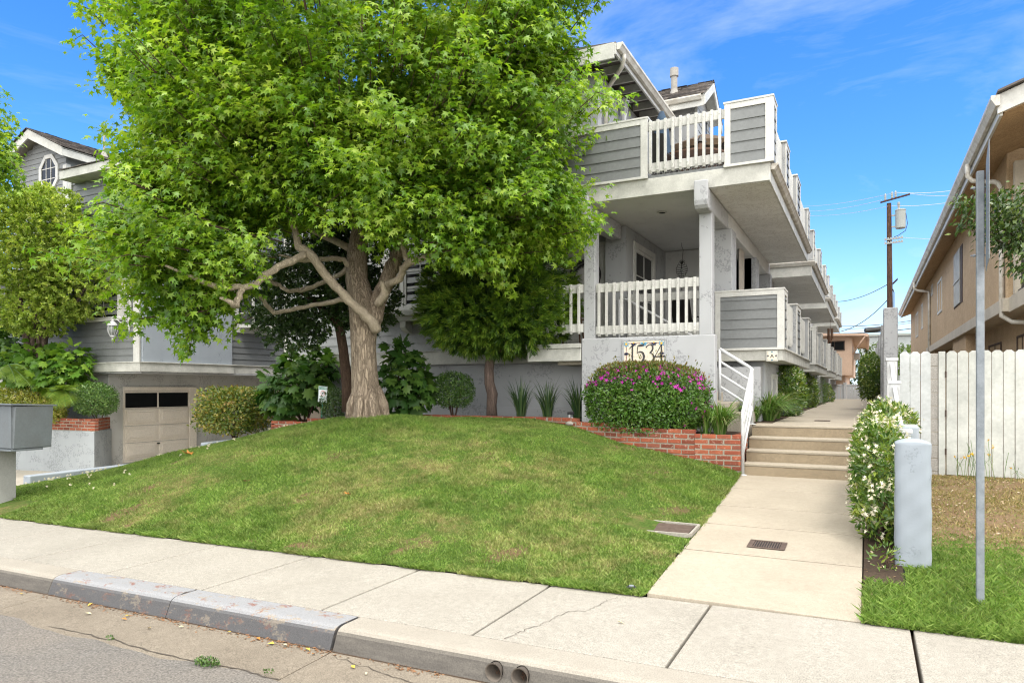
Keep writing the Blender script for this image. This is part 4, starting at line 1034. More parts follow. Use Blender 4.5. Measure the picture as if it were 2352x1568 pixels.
b = MB(); b.box(.44, .85, 12.222, 12.26, .5, .59); b.box(.44, .85, 12.222, 12.26, 1.6, 1.69); b.build('back_rail', m_picket2, F_)
b = MB(); mo = MB()
for k in range(10): b.box(.829, .958, 12.205, 12.40, .05 + k*.197, .05 + k*.197 + .19)
mo.box(.834, .953, 12.209, 12.394, .05, 2.015)
F2 = thing('block_pillar', (.9, 12.35, .05), 'bare grey cinder block pillar between the pickets and the gate', 'pillar')
b.build('blocks', m_cmu, F2, bevel=.006); mo.build('mortar', m_mortar, F2)
G_ = thing('picket_gate', (1.7, 12.2, .15), 'wide pale wooden picket gate hinged on its own post', 'gate')
b = MB(); b.box(.962, 1.05, 12.19, 12.25, .12, 2.04); b.build('gate_post', m_picket, G_, bevel=.006)
b = MB(); pickets(b, [1.063 + .1405*k for k in range(17)], 12.2, .2, 2.045, .1395); b.build('pickets', m_picket, G_, bevel=.003)
b = MB(); b.box(1.07, 3.4, 12.222, 12.26, .45, .54); b.box(1.07, 3.4, 12.222, 12.26, 1.62, 1.71); b.build('back_rail', m_picket, G_)
for z in (.55, 1.12, 1.70):
    b = MB(); b.box(1.044, 1.066, 12.183, 12.189, z - .045, z + .045); b.tube([(1.056, 12.182, z - .05), (1.056, 12.182, z + .05)], .006, 8); b.build('hinge', m_rust, G_)
# galvanised post with a sign seen edge on
Q = thing('sign_post', (.69, 5.67, .0), 'galvanised steel sign post standing in the grass by the pavement', 'sign post')
b = MB(); uc, vc = .69, 5.67; q = .023
P = [(-q, -q), (q, -q), (q, q), (-q, q)]
b.box(uc - q, uc + q, vc - q, vc + q, -.1, 2.97); b.build('post', m_galv, Q, bevel=.006)
b = MB(); b.obox((uc + .034, vc - .03, 2.32), (.004, 0, 0), (-.03, -.32, 0), (0, 0, .76)); b.obox((uc + .034, vc - .03, 2.32), (.004, 0, 0), (.03, .28, 0), (0, 0, .76)); sg_ = b.build('sign_plate', m_galv, Q, bevel=.0015)
b = MB()
for z in (2.86, 2.40): b.tube([(uc - .055, vc, z), (uc + .03, vc, z)], .006, 8); b.tube([(uc - .04, vc, z), (uc - .03, vc, z)], .012, 6)
b.build('bolts', m_galv, Q)
# mailbox on its post
K = thing('mailbox', (-10.75, 5.25, -.17), 'dark grey metal cluster mailbox on a square post', 'mailbox')
mu1 = -10.03; b = MB()
b.prism([(-11.6, 5.22, .68), (-11.6, 5.22, 1.27), (-11.6, 5.72, 1.24), (-11.6, 5.72, .68)], (mu1 + 11.6 - .05, 0, 0)); bd = b.build('body', m_mail, K, bevel=.008)
b = MB(); b.prism([(mu1 - .05, 5.225, .69), (mu1 - .05, 5.225, 1.25), (mu1 + .02, 5.225, 1.25), (mu1 - .03, 5.225, .69)], (0, .48, 0)); b.build('side_shroud', m_mail, bd, bevel=.004)
b = MB(); b.prism([(-11.62, 5.16, 1.27), (mu1 + .03, 5.16, 1.27), (mu1 + .03, 5.75, 1.245), (-11.62, 5.75, 1.245)], (0, 0, .022)); b.build('lid', m_mail, bd, bevel=.004)
b = MB(); b.box(-11.6, mu1 - .03, 5.19, 5.6, .655, .68); b.build('base_rail', m_mail, bd, bevel=.004)
for a, c in ((-10.52, -10.08), (-11.05, -10.53), (-11.58, -11.06)):
    b = MB(); b.box(a + .004, c - .004, 5.205, 5.22, .695, 1.255); dd = b.build('mailbox_door', m_mail, K, bevel=.004)
    b = MB(); b.tube([(a + .05, 5.20, .92), (a + .05, 5.19, .92)], .012, 10); b.build('lock', m_galv, dd)
b = MB(); b.box(-10.98, -10.62, 5.3, 5.55, -.14, .655); b.build('post', m_mailpost, K, bevel=.006)
b = MB(); b.box(-11.1, -10.5, 5.2, 5.65, -.155, -.12); b.build('base_plate', m_mailpost, K, bevel=.006)

# ------------------------------------------------------------------ white pipe handrail on the steps
HR = thing('pipe_handrail', (-1.6, 11, .2), 'white painted pipe handrail with four rails turning down the concrete steps', 'handrail')
a0, a1, bb0 = Vector((-2.09, 11.44, 2.12)), Vector((-1.60, 11.44, 1.80)), Vector((-1.60, 10.56, 1.16))
def rail_pts(dz): return [a0 - Vector((0,0,dz)), a1 + Vector((-.05, 0, .03)) - Vector((0,0,dz)), a1 + Vector((-.01, -.015, -.005)) - Vector((0,0,dz)), a1 + Vector((0, -.06, -.045)) - Vector((0,0,dz)), bb0 - Vector((0,0,dz))]
b = MB()
for dz in (.2, .4, .6): b.tube(rail_pts(dz), .021, 10)
mid = b.build('lower_rails', m_vinyl, HR, smooth=True)
b = MB(); tp = rail_pts(0); b.tube(tp + [bb0 + Vector((0, -.03, -.05)), Vector((-1.60, 10.52, 1.02)), Vector((-1.60, 10.52, .23))], .026, 12); b.build('top_rail', m_vinyl, HR, smooth=True)
for p, z0 in ((a1, .93), (a0, 1.3)):
    b = MB(); b.tube([p, Vector((p.x, p.y, z0))], .024, 10); b.build('post', m_vinyl, HR, smooth=True)
b = MB(); b.lathe((-1.60, 10.52, .232), [(.06, 0), (.06, .008), (.03, .016)], 14); b.lathe((-1.60, 11.44, .925), [(.06, 0), (.06, .008), (.03, .016)], 14); b.build('foot_plate', m_vinyl, HR)
PR = thing('stair_handrail', (-3, 12.4, 1), 'thin white handrail climbing the inner porch stairs behind the balusters', 'handrail')
b = MB(); b.tube([(-4.1, 12.45, 3.15), (-3.95, 12.45, 3.13), (-1.9, 12.45, 1.92)], .022, 10); b.build('rail', m_vinyl, PR, smooth=True)
b = MB(); b.tube([(-4.1, 12.45, 3.15), (-4.1, 12.45, 2.25)], .022, 10); b.build('post', m_vinyl, PR)

# ------------------------------------------------------------------ foliage kit
def nrm(a): return a / np.maximum(np.linalg.norm(a, axis=-1, keepdims=True), 1e-9)
def runit(n): return nrm(RNG.normal(size=(n, 3)))
def fan(pts, cz=0.0, c=(0, .4)):
    v = [(c[0], c[1], cz)] + [(x, y, z) for x, y, z in pts]; n = len(pts)
    return np.array(v), np.array([(0, i+1, (i+1) % n + 1) for i in range(n)])
def polar(lobes):
    return [(r*math.sin(R(a)), .4 + r*math.cos(R(a)), -.17*(r/.6)**2 + .05*math.cos(R(a*2))) for a, r in lobes]
STAR = fan(polar([(0, .62), (27, .24), (56, .58), (84, .22), (116, .44), (150, .16), (210, .16), (244, .44), (276, .22), (304, .58), (333, .24)]))
OAK = fan(polar([(0, .60), (16, .40), (34, .58), (52, .34), (76, .52), (98, .32), (125, .46), (155, .26), (180, .36), (205, .26), (235, .46), (262, .32), (284, .52), (308, .34), (326, .58), (344, .40)]), .03)
OVAL = (np.array([(0,0,0), (.25,.42,.07), (0,1,-.08), (-.25,.42,.07)]), np.array([(0,1,2), (0,2,3)]))
SLIM = (np.array([(0,0,0), (.15,.45,.05), (0,1,-.1), (-.15,.45,.05)]), np.array([(0,1,2), (0,2,3)]))
NEEDLE = (np.array([(0,0,0), (.055,.5,.0), (0,1,-.06), (-.055,.5,.0)]), np.array([(0,1,2), (0,2,3)]))
STARFLOWER = fan([(.5*math.sin(R(a))*r, .5*math.cos(R(a))*r, .05) for a, r in [(36*k, 1 if k % 2 == 0 else .35) for k in range(10)]], 0, (0, 0))
def scatter(name, P, T, N, size, tm, mat, parent):
    V0, F0 = tm; n = len(P); T = nrm(T); Sd = nrm(np.cross(T, N)); N = np.cross(Sd, T)
    size = np.broadcast_to(size, (n,))[:, None, None]
    V = P[:, None, :] + size*(V0[None, :, 0:1]*Sd[:, None, :] + V0[None, :, 1:2]*T[:, None, :] + V0[None, :, 2:3]*N[:, None, :])
    F = F0[None] + (np.arange(n)*len(V0))[:, None, None]
    return np_mesh(name, V.reshape(-1, 3), F.reshape(-1, 3), mat, parent)
def lump(d, amp, seed, f=3.0):
    r = np.random.default_rng(seed); s = 0
    for k in range(6):
        q = r.normal(size=3)*f*(1 + k*.5); s = s + np.sin(d @ q + r.uniform(0, 6))/(1 + k*.4)
    return 1 + amp*s/2.2
def shell(n, c, rad, p=2.0, thick=.16, amp=.07, seed=1, zmin=-1.0, pw_=1.0):
    """points through the outer leafy layer of a rounded or boxy shape; returns points and outward directions"""
    d = runit(int(n*1.6)); d = d[d[:, 2] > zmin][:n]
    a = np.array(rad); t = (np.abs(d/1.0)**p).sum(1)**(-1/p)
    s = 1 - thick*RNG.random(len(d))**pw_
    q = d*t[:, None]*(s*lump(d, amp, seed))[:, None]*a
    o = nrm(np.sign(d)*np.abs(d*t[:, None])**(p-1)/a)
    return q + np.array(c), o
def shrub(name, label, cat, base, c, rad, n, size, mat, tm=OVAL, p=2.3, thick=.22, amp=.06, seed=1, stems=3, zmin=-.9, up=.5, group=None, out=.6, flower=None, sr=.015):
    t = thing(name, base, label, cat, group)
    P, o = shell(n, c, rad, p, thick, amp, seed, zmin, .8)
    T = o*out + runit(len(P))*.7 + np.array([0, 0, up*.5]); N = o + runit(len(P))*.6 + np.array([0, 0, up])
    scatter('foliage', P, T, N, size*RNG.uniform(.7, 1.25, len(P)), tm, mat, t)
    P2, o2 = shell(n//4, c, [r*.8 for r in rad], p, .5, amp, seed, zmin)                 # inner leaves
    f2 = None
    if n//4 > 50: scatter('inner_foliage', P2, runit(len(P2)), o2 + runit(len(P2)), size*1.25, tm, mat, t)
    if stems:
        b = MB()
        for k in range(stems):
            a = random.uniform(0, 6.28); r0 = random.uniform(.0, .05); q = Vector(c) + Vector((rad[0]*.5*math.cos(a), rad[1]*.5*math.sin(a), rad[2]*random.uniform(-.2, .4)))
            s0 = Vector(base) + Vector((r0*math.cos(a), r0*math.sin(a), -.05)); m_ = s0.lerp(q, .5) + Vector((random.uniform(-.05,.05), random.uniform(-.05,.05), .03))
            b.tube([s0, m_, q], [sr, sr*.8, sr*.4], 6)
        b.build('stems', m_bark2, t, smooth=True)
    if flower:
        k, sz, fm, sel = flower
        P3, o3 = shell(k*4, c, [r*1.02 for r in rad], p, .04, amp, seed, zmin); m = sel(P3)
        P3, o3 = P3[m][:k], o3[m][:k]
        if len(P3): scatter('flowers', P3, runit(len(P3)), o3 + runit(len(P3))*.4, sz*RNG.uniform(.7, 1.2, len(P3)), STARFLOWER, fm, t)
    return t
def strappy(name, label, base, n, h, spread, mat, w_=.012, group=None, cat='plant', droop=1.0):
    """a clump of arching strap leaves"""
    t = thing(name, base, label, cat, group); V, F = [], []
    K = 6
    for i in range(n):
        a = RNG.uniform(0, 2*math.pi); ln = h*RNG.uniform(.7, 1.25); sp = spread*RNG.uniform(.25, 1.15); dr = droop*RNG.uniform(.5, 1.3)
        d = np.array([math.cos(a), math.sin(a), 0]); s = np.array([-d[1], d[0], 0]); r0 = RNG.uniform(0, .09)
        tw = RNG.uniform(-.6, .6); s = nrm(s*math.cos(tw) + np.array([0, 0, 1])*math.sin(tw)*.5)
        for k in range(K):
            x = k/(K-1); q = np.array(base) + d*(r0 + sp*x**1.5) + np.array([0, 0, ln*(x*1.25 - .42*dr*x**2.6)])
            ww = w_*(1 - x**2.2)*.5 + .0008
            V += [q - s*ww, q + s*ww]
        o = i*2*K; F += [(o+2*k, o+2*k+1, o+2*k+3, o+2*k+2) for k in range(K-1)]
    np_mesh('leaves', np.array(V), np.array(F), mat, t); return t

m_lq = leafmat('sweetgum_leaf', [(0, (.048, .13, .013)), (.35, (.13, .26, .02)), (.7, (.265, .41, .032)), (1, (.44, .54, .09))], .45, .38, .5, 1.1)
m_lqd = leafmat('dark_oval_leaf', [(0, (.022, .055, .014)), (.6, (.05, .10, .025)), (1, (.14, .20, .05))], .2, .35, .5, 3)
m_yew = leafmat('yew_needles', [(0, (.045, .11, .016)), (.5, (.14, .26, .03)), (1, (.36, .46, .06))], .36, .4, .4, 6)
m_yewd = leafmat('inner_yew_needles', [(0, (.03, .075, .014)), (1, (.07, .14, .022))], .28, .45, .3)  # darker needles for the inside of the crown
m_olive = leafmat('olive_leaf', [(0, (.10, .18, .025)), (.4, (.27, .39, .065)), (.75, (.46, .55, .12)), (1, (.62, .62, .22))], .42, .4, .5, 2.5)
m_hyd = leafmat('lobed_leaf', [(0, (.06, .15, .018)), (.6, (.13, .27, .03)), (1, (.24, .38, .05))], .36, .45, .4)
m_hydd = leafmat('dark_lobed_leaf', [(0, (.03, .085, .016)), (.6, (.06, .14, .022)), (1, (.13, .22, .04))], .32, .45, .4)
m_box = leafmat('boxwood_leaf', [(0, (.03, .075, .015)), (.6, (.06, .13, .022)), (1, (.14, .22, .05))], .2, .35, .5)
m_boxl = leafmat('pale_boxwood_leaf', [(0, (.05, .12, .025)), (.6, (.10, .20, .04)), (1, (.22, .32, .09))], .2, .35, .5)
m_gold = leafmat('golden_leaf', [(0, (.09, .14, .02)), (.4, (.24, .30, .04)), (.75, (.46, .44, .08)), (1, (.62, .50, .22))], .25, .35, .5, 5)
m_redtip = leafmat('redtip_leaf', [(0, (.04, .085, .014)), (.4, (.11, .18, .024)), (.68, (.28, .27, .045)), (1, (.50, .28, .09))], .25, .35, .5, 4)
m_boug = leafmat('bougainvillea_leaf', [(0, (.04, .11, .014)), (.5, (.08, .18, .022)), (.9, (.11, .17, .03)), (1, (.15, .16, .04))], .25, .35, .5, 4)
m_bougt = leafmat('new_bougainvillea_leaf', [(0, (.08, .12, .02)), (.5, (.17, .18, .04)), (1, (.17, .10, .04))], .25, .35, .5)
m_magenta = leafmat('magenta_bract', [(0, (.36, .02, .28)), (1, (.55, .05, .42))], .3, .6, .2, tint=(1, 1, 1))
m_jas = leafmat('jasmine_leaf', [(0, (.03, .085, .015)), (.45, (.08, .155, .022)), (.8, (.22, .29, .04)), (1, (.42, .40, .10))], .3, .3, .6, 4)
m_cream_fl = leafmat('cream_flower', [(0, (.62, .56, .36)), (1, (.78, .74, .60))], .2, .6, .2, tint=(1, 1, 1))
m_strap = leafmat('strap_leaf', [(0, (.05, .12, .02)), (.6, (.13, .25, .04)), (.88, (.18, .25, .08)), (1, (.36, .31, .17))], .25, .35, .5)
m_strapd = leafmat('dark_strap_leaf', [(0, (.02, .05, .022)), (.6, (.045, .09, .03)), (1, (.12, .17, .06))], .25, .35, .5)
m_fern = leafmat('fern_frond', [(0, (.10, .19, .025)), (1, (.22, .30, .05))], .4, .45, .4)
m_ficus = leafmat('ficus_leaf', [(0, (.02, .045, .012)), (.55, (.05, .10, .018)), (1, (.17, .23, .03))], .3, .3, .6, 3)
m_far = leafmat('far_leaf', [(0, (.04, .09, .015)), (1, (.14, .20, .03))], .3, .5, .3, 1)
m_purple = leafmat('lilac_flower', [(0, (.30, .20, .45)), (1, (.42, .36, .58))], .2, .6, .2, tint=(1, 1, 1))
m_yfl = leafmat('yellow_flower', [(0, (.65, .36, .01)), (1, (.75, .48, .02))], .2, .6, .2, tint=(1, 1, 1))
m_bark = bark('sweetgum_bark', (.43, .345, .255), (.20, .155, .112), 1.0, .03)
m_bark1 = bark('branch_bark', (.52, .44, .335), (.40, .33, .25), 1.6, .010)
m_bark2 = bark('stem_bark', (.10, .065, .045), (.05, .033, .024), 1.5, .01)
m_bark3 = bark('smooth_grey_bark', (.15, .11, .09), (.085, .062, .052), .8, .012)

# ------------------------------------------------------------------ the big sweetgum on the lawn
TB = at(845, 972, 11.62); TB.z = L(TB.x, TB.y)
TR = thing('sweetgum_tree', TB, 'big broad sweetgum tree with star shaped leaves standing on the lawn mound', 'tree')
def way(pts): return [at(x, y, D) for x, y, D in pts]
b = MB()
tp = way([(845, 985, 11.62), (845, 965, 11.62), (844, 940, 11.62), (841, 900, 11.62), (838, 850, 11.62), (835, 800, 11.62), (836, 755, 11.62), (836, 720, 11.62), (828, 680, 11.65), (820, 640, 11.7), (821, 585, 11.75), (830, 520, 11.8), (838, 430, 11.8), (836, 300, 11.8), (830, 120, 11.8), (826, -20, 11.8)])
b.tube(tp, [.325, .285, .25, .225, .208, .204, .212, .228, .21, .18, .162, .145, .12, .10, .07, .04], 26)
for k in range(7):                                            # root flare
    a = k*.9 + .3; q = Vector((math.cos(a), math.sin(a), 0)); c0 = TB.copy()
    b.tube([c0 + q*.15 + Vector((0,0,.50)), c0 + q*.25 + Vector((0,0,.20)), c0 + q*.29 + Vector((0,0,.03)), c0 + q*.35 + Vector((0,0,-.12))], [.06, .085, .07, .04], 9)
trk = b.build('trunk', m_bark, TR, smooth=True)
me = trk.data
co = np.empty(len(me.vertices)*3, np.float32); me.vertices.foreach_get('co', co); co = co.reshape(-1, 3).astype(float)
ax = co[:, :2]; an = np.arctan2(ax[:, 1], ax[:, 0]); co[:, :2] *= (1 + .045*np.sin(an*5 + co[:, 2]*1.7) + .035*np.sin(an*9 - co[:, 2]*4))[:, None]*1.0
me.vertices.foreach_set('co', co.astype(np.float32).ravel())
BR = [
 ([(852, 745, 11.6), (870, 695, 11.6), (884, 655, 11.6), (903, 612, 11.6), (920, 570, 11.6), (940, 505, 11.6), (962, 400, 11.6), (995, 240, 11.5), (1020, 100, 11.4)], [.145, .14, .13, .12, .105, .09, .07, .05, .03], m_bark),
 ([(866, 760, 11.38), (858, 742, 11.28), (832, 718, 11.2), (803, 690, 11.1), (770, 656, 11.0), (742, 625, 10.9), (722, 592, 10.8), (706, 580, 10.8), (686, 566, 10.8), (677, 530, 10.8), (668, 508, 10.7), (650, 440, 10.6), (620, 330, 10.4)], [.09, .085, .075, .07, .068, .066, .07, .08, .065, .05, .048, .04, .02], m_bark1),
 ([(706, 582, 10.8), (668, 600, 10.6), (640, 612, 10.5), (612, 630, 10.4), (588, 654, 10.3), (560, 660, 10.2), (530, 662, 10.1), (500, 660, 10.0), (450, 640, 9.8), (380, 610, 9.6)], [.06, .06, .052, .055, .05, .05, .042, .04, .03, .015], m_bark1),
 ([(558, 660, 10.2), (548, 682, 10.15), (540, 702, 10.1), (530, 694, 10.0), (505, 684, 9.9)], [.042, .045, .05, .035, .02], m_bark1),
 ([(815, 686, 11.6), (780, 690, 11.7), (740, 697, 11.9), (700, 705, 12.0), (665, 713, 12.0), (626, 718, 12.0), (613, 700, 11.9), (600, 684, 11.8), (584, 674, 11.7), (540, 650, 11.5)], [.05, .042, .038, .036, .036, .04, .036, .034, .03, .012], m_bark1),
 ([(815, 600, 11.8), (790, 622, 11.9), (760, 640, 12.1), (730, 654, 12.1), (692, 668, 12.1), (662, 668, 12.0), (642, 655, 12), (628, 650, 12), (600, 630, 11.9)], [.05, .045, .042, .04, .042, .036, .034, .04, .015], m_bark1),
 ([(812, 622, 11.7), (790, 596, 11.6), (762, 592, 11.5), (722, 598, 11.4), (690, 600, 11.3), (640, 585, 11)], [.05, .045, .042, .04, .035, .015], m_bark1),
 ([(878, 690, 11.4), (893, 652, 11.3), (916, 640, 11.2), (926, 618, 11.1), (938, 604, 11.0), (958, 596, 10.9), (980, 590, 10.8), (1040, 560, 10.5)], [.065, .06, .06, .056, .058, .055, .05, .02], m_bark1),
 ([(938, 604, 11.0), (931, 578, 11.0), (922, 552, 11.0), (915, 500, 10.8)], [.05, .046, .042, .02], m_bark1),
 ([(868, 700, 11.35), (884, 672, 11.2), (876, 645, 11.1)], [.07, .06, .03], m_bark1),
 ([(830, 520, 11.8), (790, 470, 11.4), (700, 400, 11), (560, 300, 10.6), (430, 200, 10.3)], [.08, .06, .05, .035, .02], m_bark1),
 ([(836, 400, 11.8), (800, 300, 11.5), (700, 180, 11), (600, 60, 10.6)], [.07, .055, .04, .02], m_bark1),
 ([(945, 480, 11.6), (1010, 430, 11.3), (1120, 380, 11), (1260, 330, 10.7)], [.07, .05, .04, .02], m_bark1),
 ([(940, 500, 11.6), (1000, 500, 11.2), (1100, 500, 10.8), (1250, 500, 10.4)], [.06, .05, .035, .015], m_bark1),
 ([(990, 250, 11.5), (1100, 180, 11.2), (1250, 80, 11)], [.05, .04, .02], m_bark1),
 ([(822, 580, 11.7), (700, 520, 12.2), (520, 500, 12.6), (360, 480, 12.6)], [.07, .05, .035, .015], m_bark1),
 ([(836, 300, 11.8), (900, 180, 12.4), (1000, 40, 12.8)], [.05, .04, .02], m_bark1),
]
for pts, rad, mm in BR:
    b = MB(); w_ = way(pts); fine, fr = [], []
    for i in range(len(w_)-1):
        for k in range(3):
            t = k/3; fine.append(w_[i].lerp(w_[i+1], t) + Vector((random.gauss(0,.008), random.gauss(0,.008), random.gauss(0,.008)))); fr.append((rad[i]*(1-t) + rad[i+1]*t)*random.uniform(.92, 1.1))
    fine.append(w_[-1]); fr.append(rad[-1])
    b.tube(fine, fr, 10); b.build('branch', mm, TR, smooth=True)
LOBES = [  # photo x, y, depth; radii across, up, along the view (m); share of twigs
 (500, 70, 11.2, 1.65, 1.5, 2.0, .95), (375, 60, 10.9, .72, 1.1, 1.2, .35), (530, 300, 10.9, 1.65, 1.3, 2.0, 1.0), (400, 330, 10.6, .62, .9, 1.1, .3), (425, 560, 10.3, .95, 1.08, 1.3, .72), (335, 575, 10.2, .40, .5, .7, .2), (640, 20, 11.0, 1.5, 1.1, 1.8, .6),
 (440, 640, 10.3, .85, .62, .8, .3), (700, 120, 11.2, 2.3, 1.9, 2.4, 1.3), (690, 370, 10.8, 1.7, 1.0, 1.7, .8), (600, 470, 10.7, 1.1, .62, 1.1, .35), (830, 440, 10.6, 1.2, .60, 1.3, .42), (960, 440, 10.6, 1.2, .85, 1.3, .5),
 (1090, 60, 11.2, 1.95, 1.4, 2.2, 1.1), (1185, 40, 11.2, .80, 1.1, 1.5, .45), (1110, 290, 11, 1.68, 1.5, 2.1, 1.1), (1245, 270, 10.9, .72, 1.1, 1.2, .4), (1145, 465, 10.6, 1.18, .74, 1.3, .58), (1265, 465, 10.5, .48, .62, .8, .22), (1100, 540, 10.5, .7, .30, .7, .15), (950, 200, 11.2, 2.2, 1.9, 2.6, 1.0)]
NT_ = 5400; tw_ = np.array([l[6] for l in LOBES]); cnt = (tw_/tw_.sum()*NT_).astype(int)
fw = np.array([-sT, cT, 0]); rt = np.array([cT, sT, 0]); axis0 = np.array(at(838, 560, 11.7))
Pc, Oc = [], []
for (x, y, D_, rx, ry, rd, s_), k in zip(LOBES, cnt):
    c = np.array(at(x, y, D_)); nb = max(6, k//14); db = runit(nb); rb = .62 + .36*RNG.random(nb)**.7
    kf = k//3; ib = RNG.integers(0, nb, k - kf); d = np.concatenate([db[ib], runit(kf)]); r = np.concatenate([rb[ib], RNG.random(kf)**.5*.8]); lm = lump(d, .10, int(x+y), 2.5)
    q = c + (d[:, :1]*rx*rt + d[:, 1:2]*rd*fw + np.concatenate([np.zeros((k, 2)), d[:, 2:]*ry], 1))*(r*lm)[:, None]
    q[:k-kf] += np.clip(RNG.normal(size=(k - kf, 3)), -1.6, 1.6)*np.array([.23, .23, .16]) + d[:k-kf]*np.abs(RNG.normal(size=(k-kf, 1)))*.10
    Pc.append(q); Oc.append(nrm(d*np.array([1, 1, .7]) + runit(k)*.35))
Pc, Oc = np.concatenate(Pc), np.concatenate(Oc)
PER = 24; n = len(Pc); idx = np.repeat(np.arange(n), PER)
og = nrm(nrm(Pc - axis0)*.6 + Oc*.6)
# each twig droops outwards; leaves are set along it
tdir = nrm(og + np.array([0, 0, -.25]) + runit(n)*.5); tl = RNG.uniform(.28, .6, n)
tt = RNG.random(len(idx)); P = Pc[idx] + tdir[idx]*(tl[idx]*(tt - .4))[:, None] + RNG.normal(size=(len(idx), 3))*.075
T = nrm(og[idx]*.55 + np.array([0, 0, -.55]) + runit(len(idx))*.75)
N = nrm(np.array([0, 0, .75]) + og[idx]*.55 + runit(len(idx))*.55)
scatter('crown', P, T, N, RNG.uniform(.072, .160, len(P)), STAR, m_lq, TR)
b = MB()
for k in range(0, n, 2):
    q = Vector(Pc[k]); d = Vector(tdir[k])*tl[k]; r_ = (Vector(axis0) - q).normalized()*.28 + Vector((0, 0, -.05))
    b.tube([q + r_, q, q + d*.6], [.009, .006, .002], 4, False)
b.build('twigs', m_bark2, TR)

# ------------------------------------------------------------------ smaller trees
def tufts(name, C_, O, per, ln, spread, tm, mat, root, droop=.1, sz=.08):
    n = len(C_); i = np.repeat(np.arange(n), per)
    ax = nrm(O + runit(n)*.45 + np.array([0, 0, .2]))[i]; t = RNG.random(len(i))
    P = C_[i] + ax*(ln*t)[:, None]; T = nrm(ax*.8 + runit(len(i))*spread + np.array([0, 0, -droop])); 
    scatter(name, P, T, runit(len(i)) + np.array([0, 0, .6]), sz*RNG.uniform(.7, 1.2, len(i)), tm, mat, root)
def crown_lobes(lobes, n, amp=.1, inner=.62):
    C_, O = [], []; tot = sum(l[4] for l in lobes)
    for k, (c, a, bb, h, s_) in enumerate(lobes):
        m = int(n*s_/tot); d = runit(m); r = inner + (1-inner)*RNG.random(m)**.6
        C_.append(np.array(c) + d*np.array([a, bb, h])*(r*lump(d, amp, k+int(abs(c[0])*10)))[:, None]); O.append(d)
    return np.concatenate(C_), np.concatenate(O)
# yew like tree clipped to a dome, in the planter
YB = Vector((-6.5, 11.42, .93)); t = thing('yew_tree', YB, 'clipped dome of feathery narrow leaves on a bare trunk before the front wall', 'tree')
c = at(1140, 735, 12.75); C_, O = crown_lobes([((c.x, c.y, c.z + .16), 1.38, 1.15, .72, 1), ((c.x + .2, c.y - .05, c.z + .62), 1.08, 1.0, 1.0, .8), ((c.x - .28, c.y, c.z + .4), 1.12, 1.0, .9, .6), ((c.x+.5, c.y - .1, c.z + .0), .8, .8, .5, .3)], 1500, .08, .45)
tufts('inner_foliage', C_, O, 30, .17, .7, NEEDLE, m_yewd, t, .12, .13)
C_, O = crown_lobes([((c.x, c.y, c.z + .16), 1.42, 1.2, .74, 1), ((c.x + .2, c.y - .05, c.z + .62), 1.12, 1.05, 1.0, .8), ((c.x - .28, c.y, c.z + .4), 1.16, 1.05, .9, .6), ((c.x+.5, c.y - .1, c.z + .0), .84, .85, .52, .3)], 1900, .09, .86)
tufts('foliage', C_, O, 34, .15, .50, NEEDLE, m_yew, t, .05, .125)
b = MB(); q = at(1128, 952, 12.7)
w_ = [at(1130, 958, 12.75), at(1129, 930, 12.75), at(1131, 905, 12.75), at(1124, 880, 12.75), at(1123, 850, 12.75), at(1127, 820, 12.75), at(1135, 790, 12.75)]
b.tube(w_, [.105, .092, .10, .092, .086, .085, .09], 12)
for dx, dy in ((-70, -60), (60, -70), (10, -110), (-30, -100), (90, -30)): b.tube([w_[5], at(1135 + dx*.5, 790 + dy*.6, 12.7), at(1135 + dx, 780 + dy, 12.7)], [.06, .04, .02], 7)
b.build('trunk', m_bark3, t, smooth=True)
# dark oval leaved tree behind the sweetgum
DB = at(800, 945, 12.85); t = thing('olive_tree', DB, 'dark small leaved tree with slanting trunk behind the big sweetgum trunk', 'tree')
L_ = []
for x, y, a, h, s_ in ((720, 640, 1.05, 1.1, 1), (650, 690, .75, .75, .5), (800, 600, .9, 1.1, .6), (840, 700, .6, .55, .4), (740, 540, .85, .8, .4), (680, 770, .45, .3, .15), (850, 560, .7, .8, .3)):
    q = at(x, y, 13.0); L_.append(((q.x, min(q.y, 11.35), q.z), a, .62, h, s_))
C_, O = crown_lobes(L_, 2600, .12, .4)
tufts('foliage', C_, O, 18, .16, .9, OVAL, m_lqd, t, .1, .07)
b = MB(); b.tube([DB, at(797, 880, 12.85), at(788, 800, 12.85), at(778, 740, 12.85), at(760, 640, 12.9)], [.12, .10, .09, .085, .04], 10); b.tube([at(780, 750, 12.85), at(720, 690, 12.8), at(670, 660, 12.8)], [.05, .035, .015], 7)
b.build('trunk', m_bark2, t, smooth=True)
# olive green clipped tree on the left
OB = at(88, 800, 17.9); OB.z = .68; t = thing('clipped_tree', OB, 'yellowish green clipped tree with several stems at the left before the grey siding', 'tree')
L_ = []
for x, y, a, h, s_ in ((70, 560, 1.45, 1.25, 1), (165, 640, 1.0, .95, .6), (40, 660, 1.2, 1.0, .7), (110, 500, .9, .65, .4), (175, 590, .65, .7, .3), (20, 500, .9, .7, .3), (80, 720, 1.1, .5, .4)):
    q = at(x, y, 17.6); L_.append(((q.x, q.y, q.z), a*1.08, .85, h*1.08, s_))
C_, O = crown_lobes(L_, 4200, .10, .55)
tufts('foliage', C_, O, 20, .15, .8, OVAL, m_olive, t, 0, .085)
b = MB()
for x, y in ((55, 720), (85, 715), (120, 725), (40, 700), (150, 735)): b.tube([OB + Vector((random.uniform(-.12, .12), random.uniform(-.1, .1), 0)), at(75 + (x-80)*.4, 775, 17.85), at(x, y, 17.8), at(x + (x-80)*.8, y - 90, 17.7)], [.10, .075, .055, .02], 8)
b.build('trunk', m_bark3, t, smooth=True)
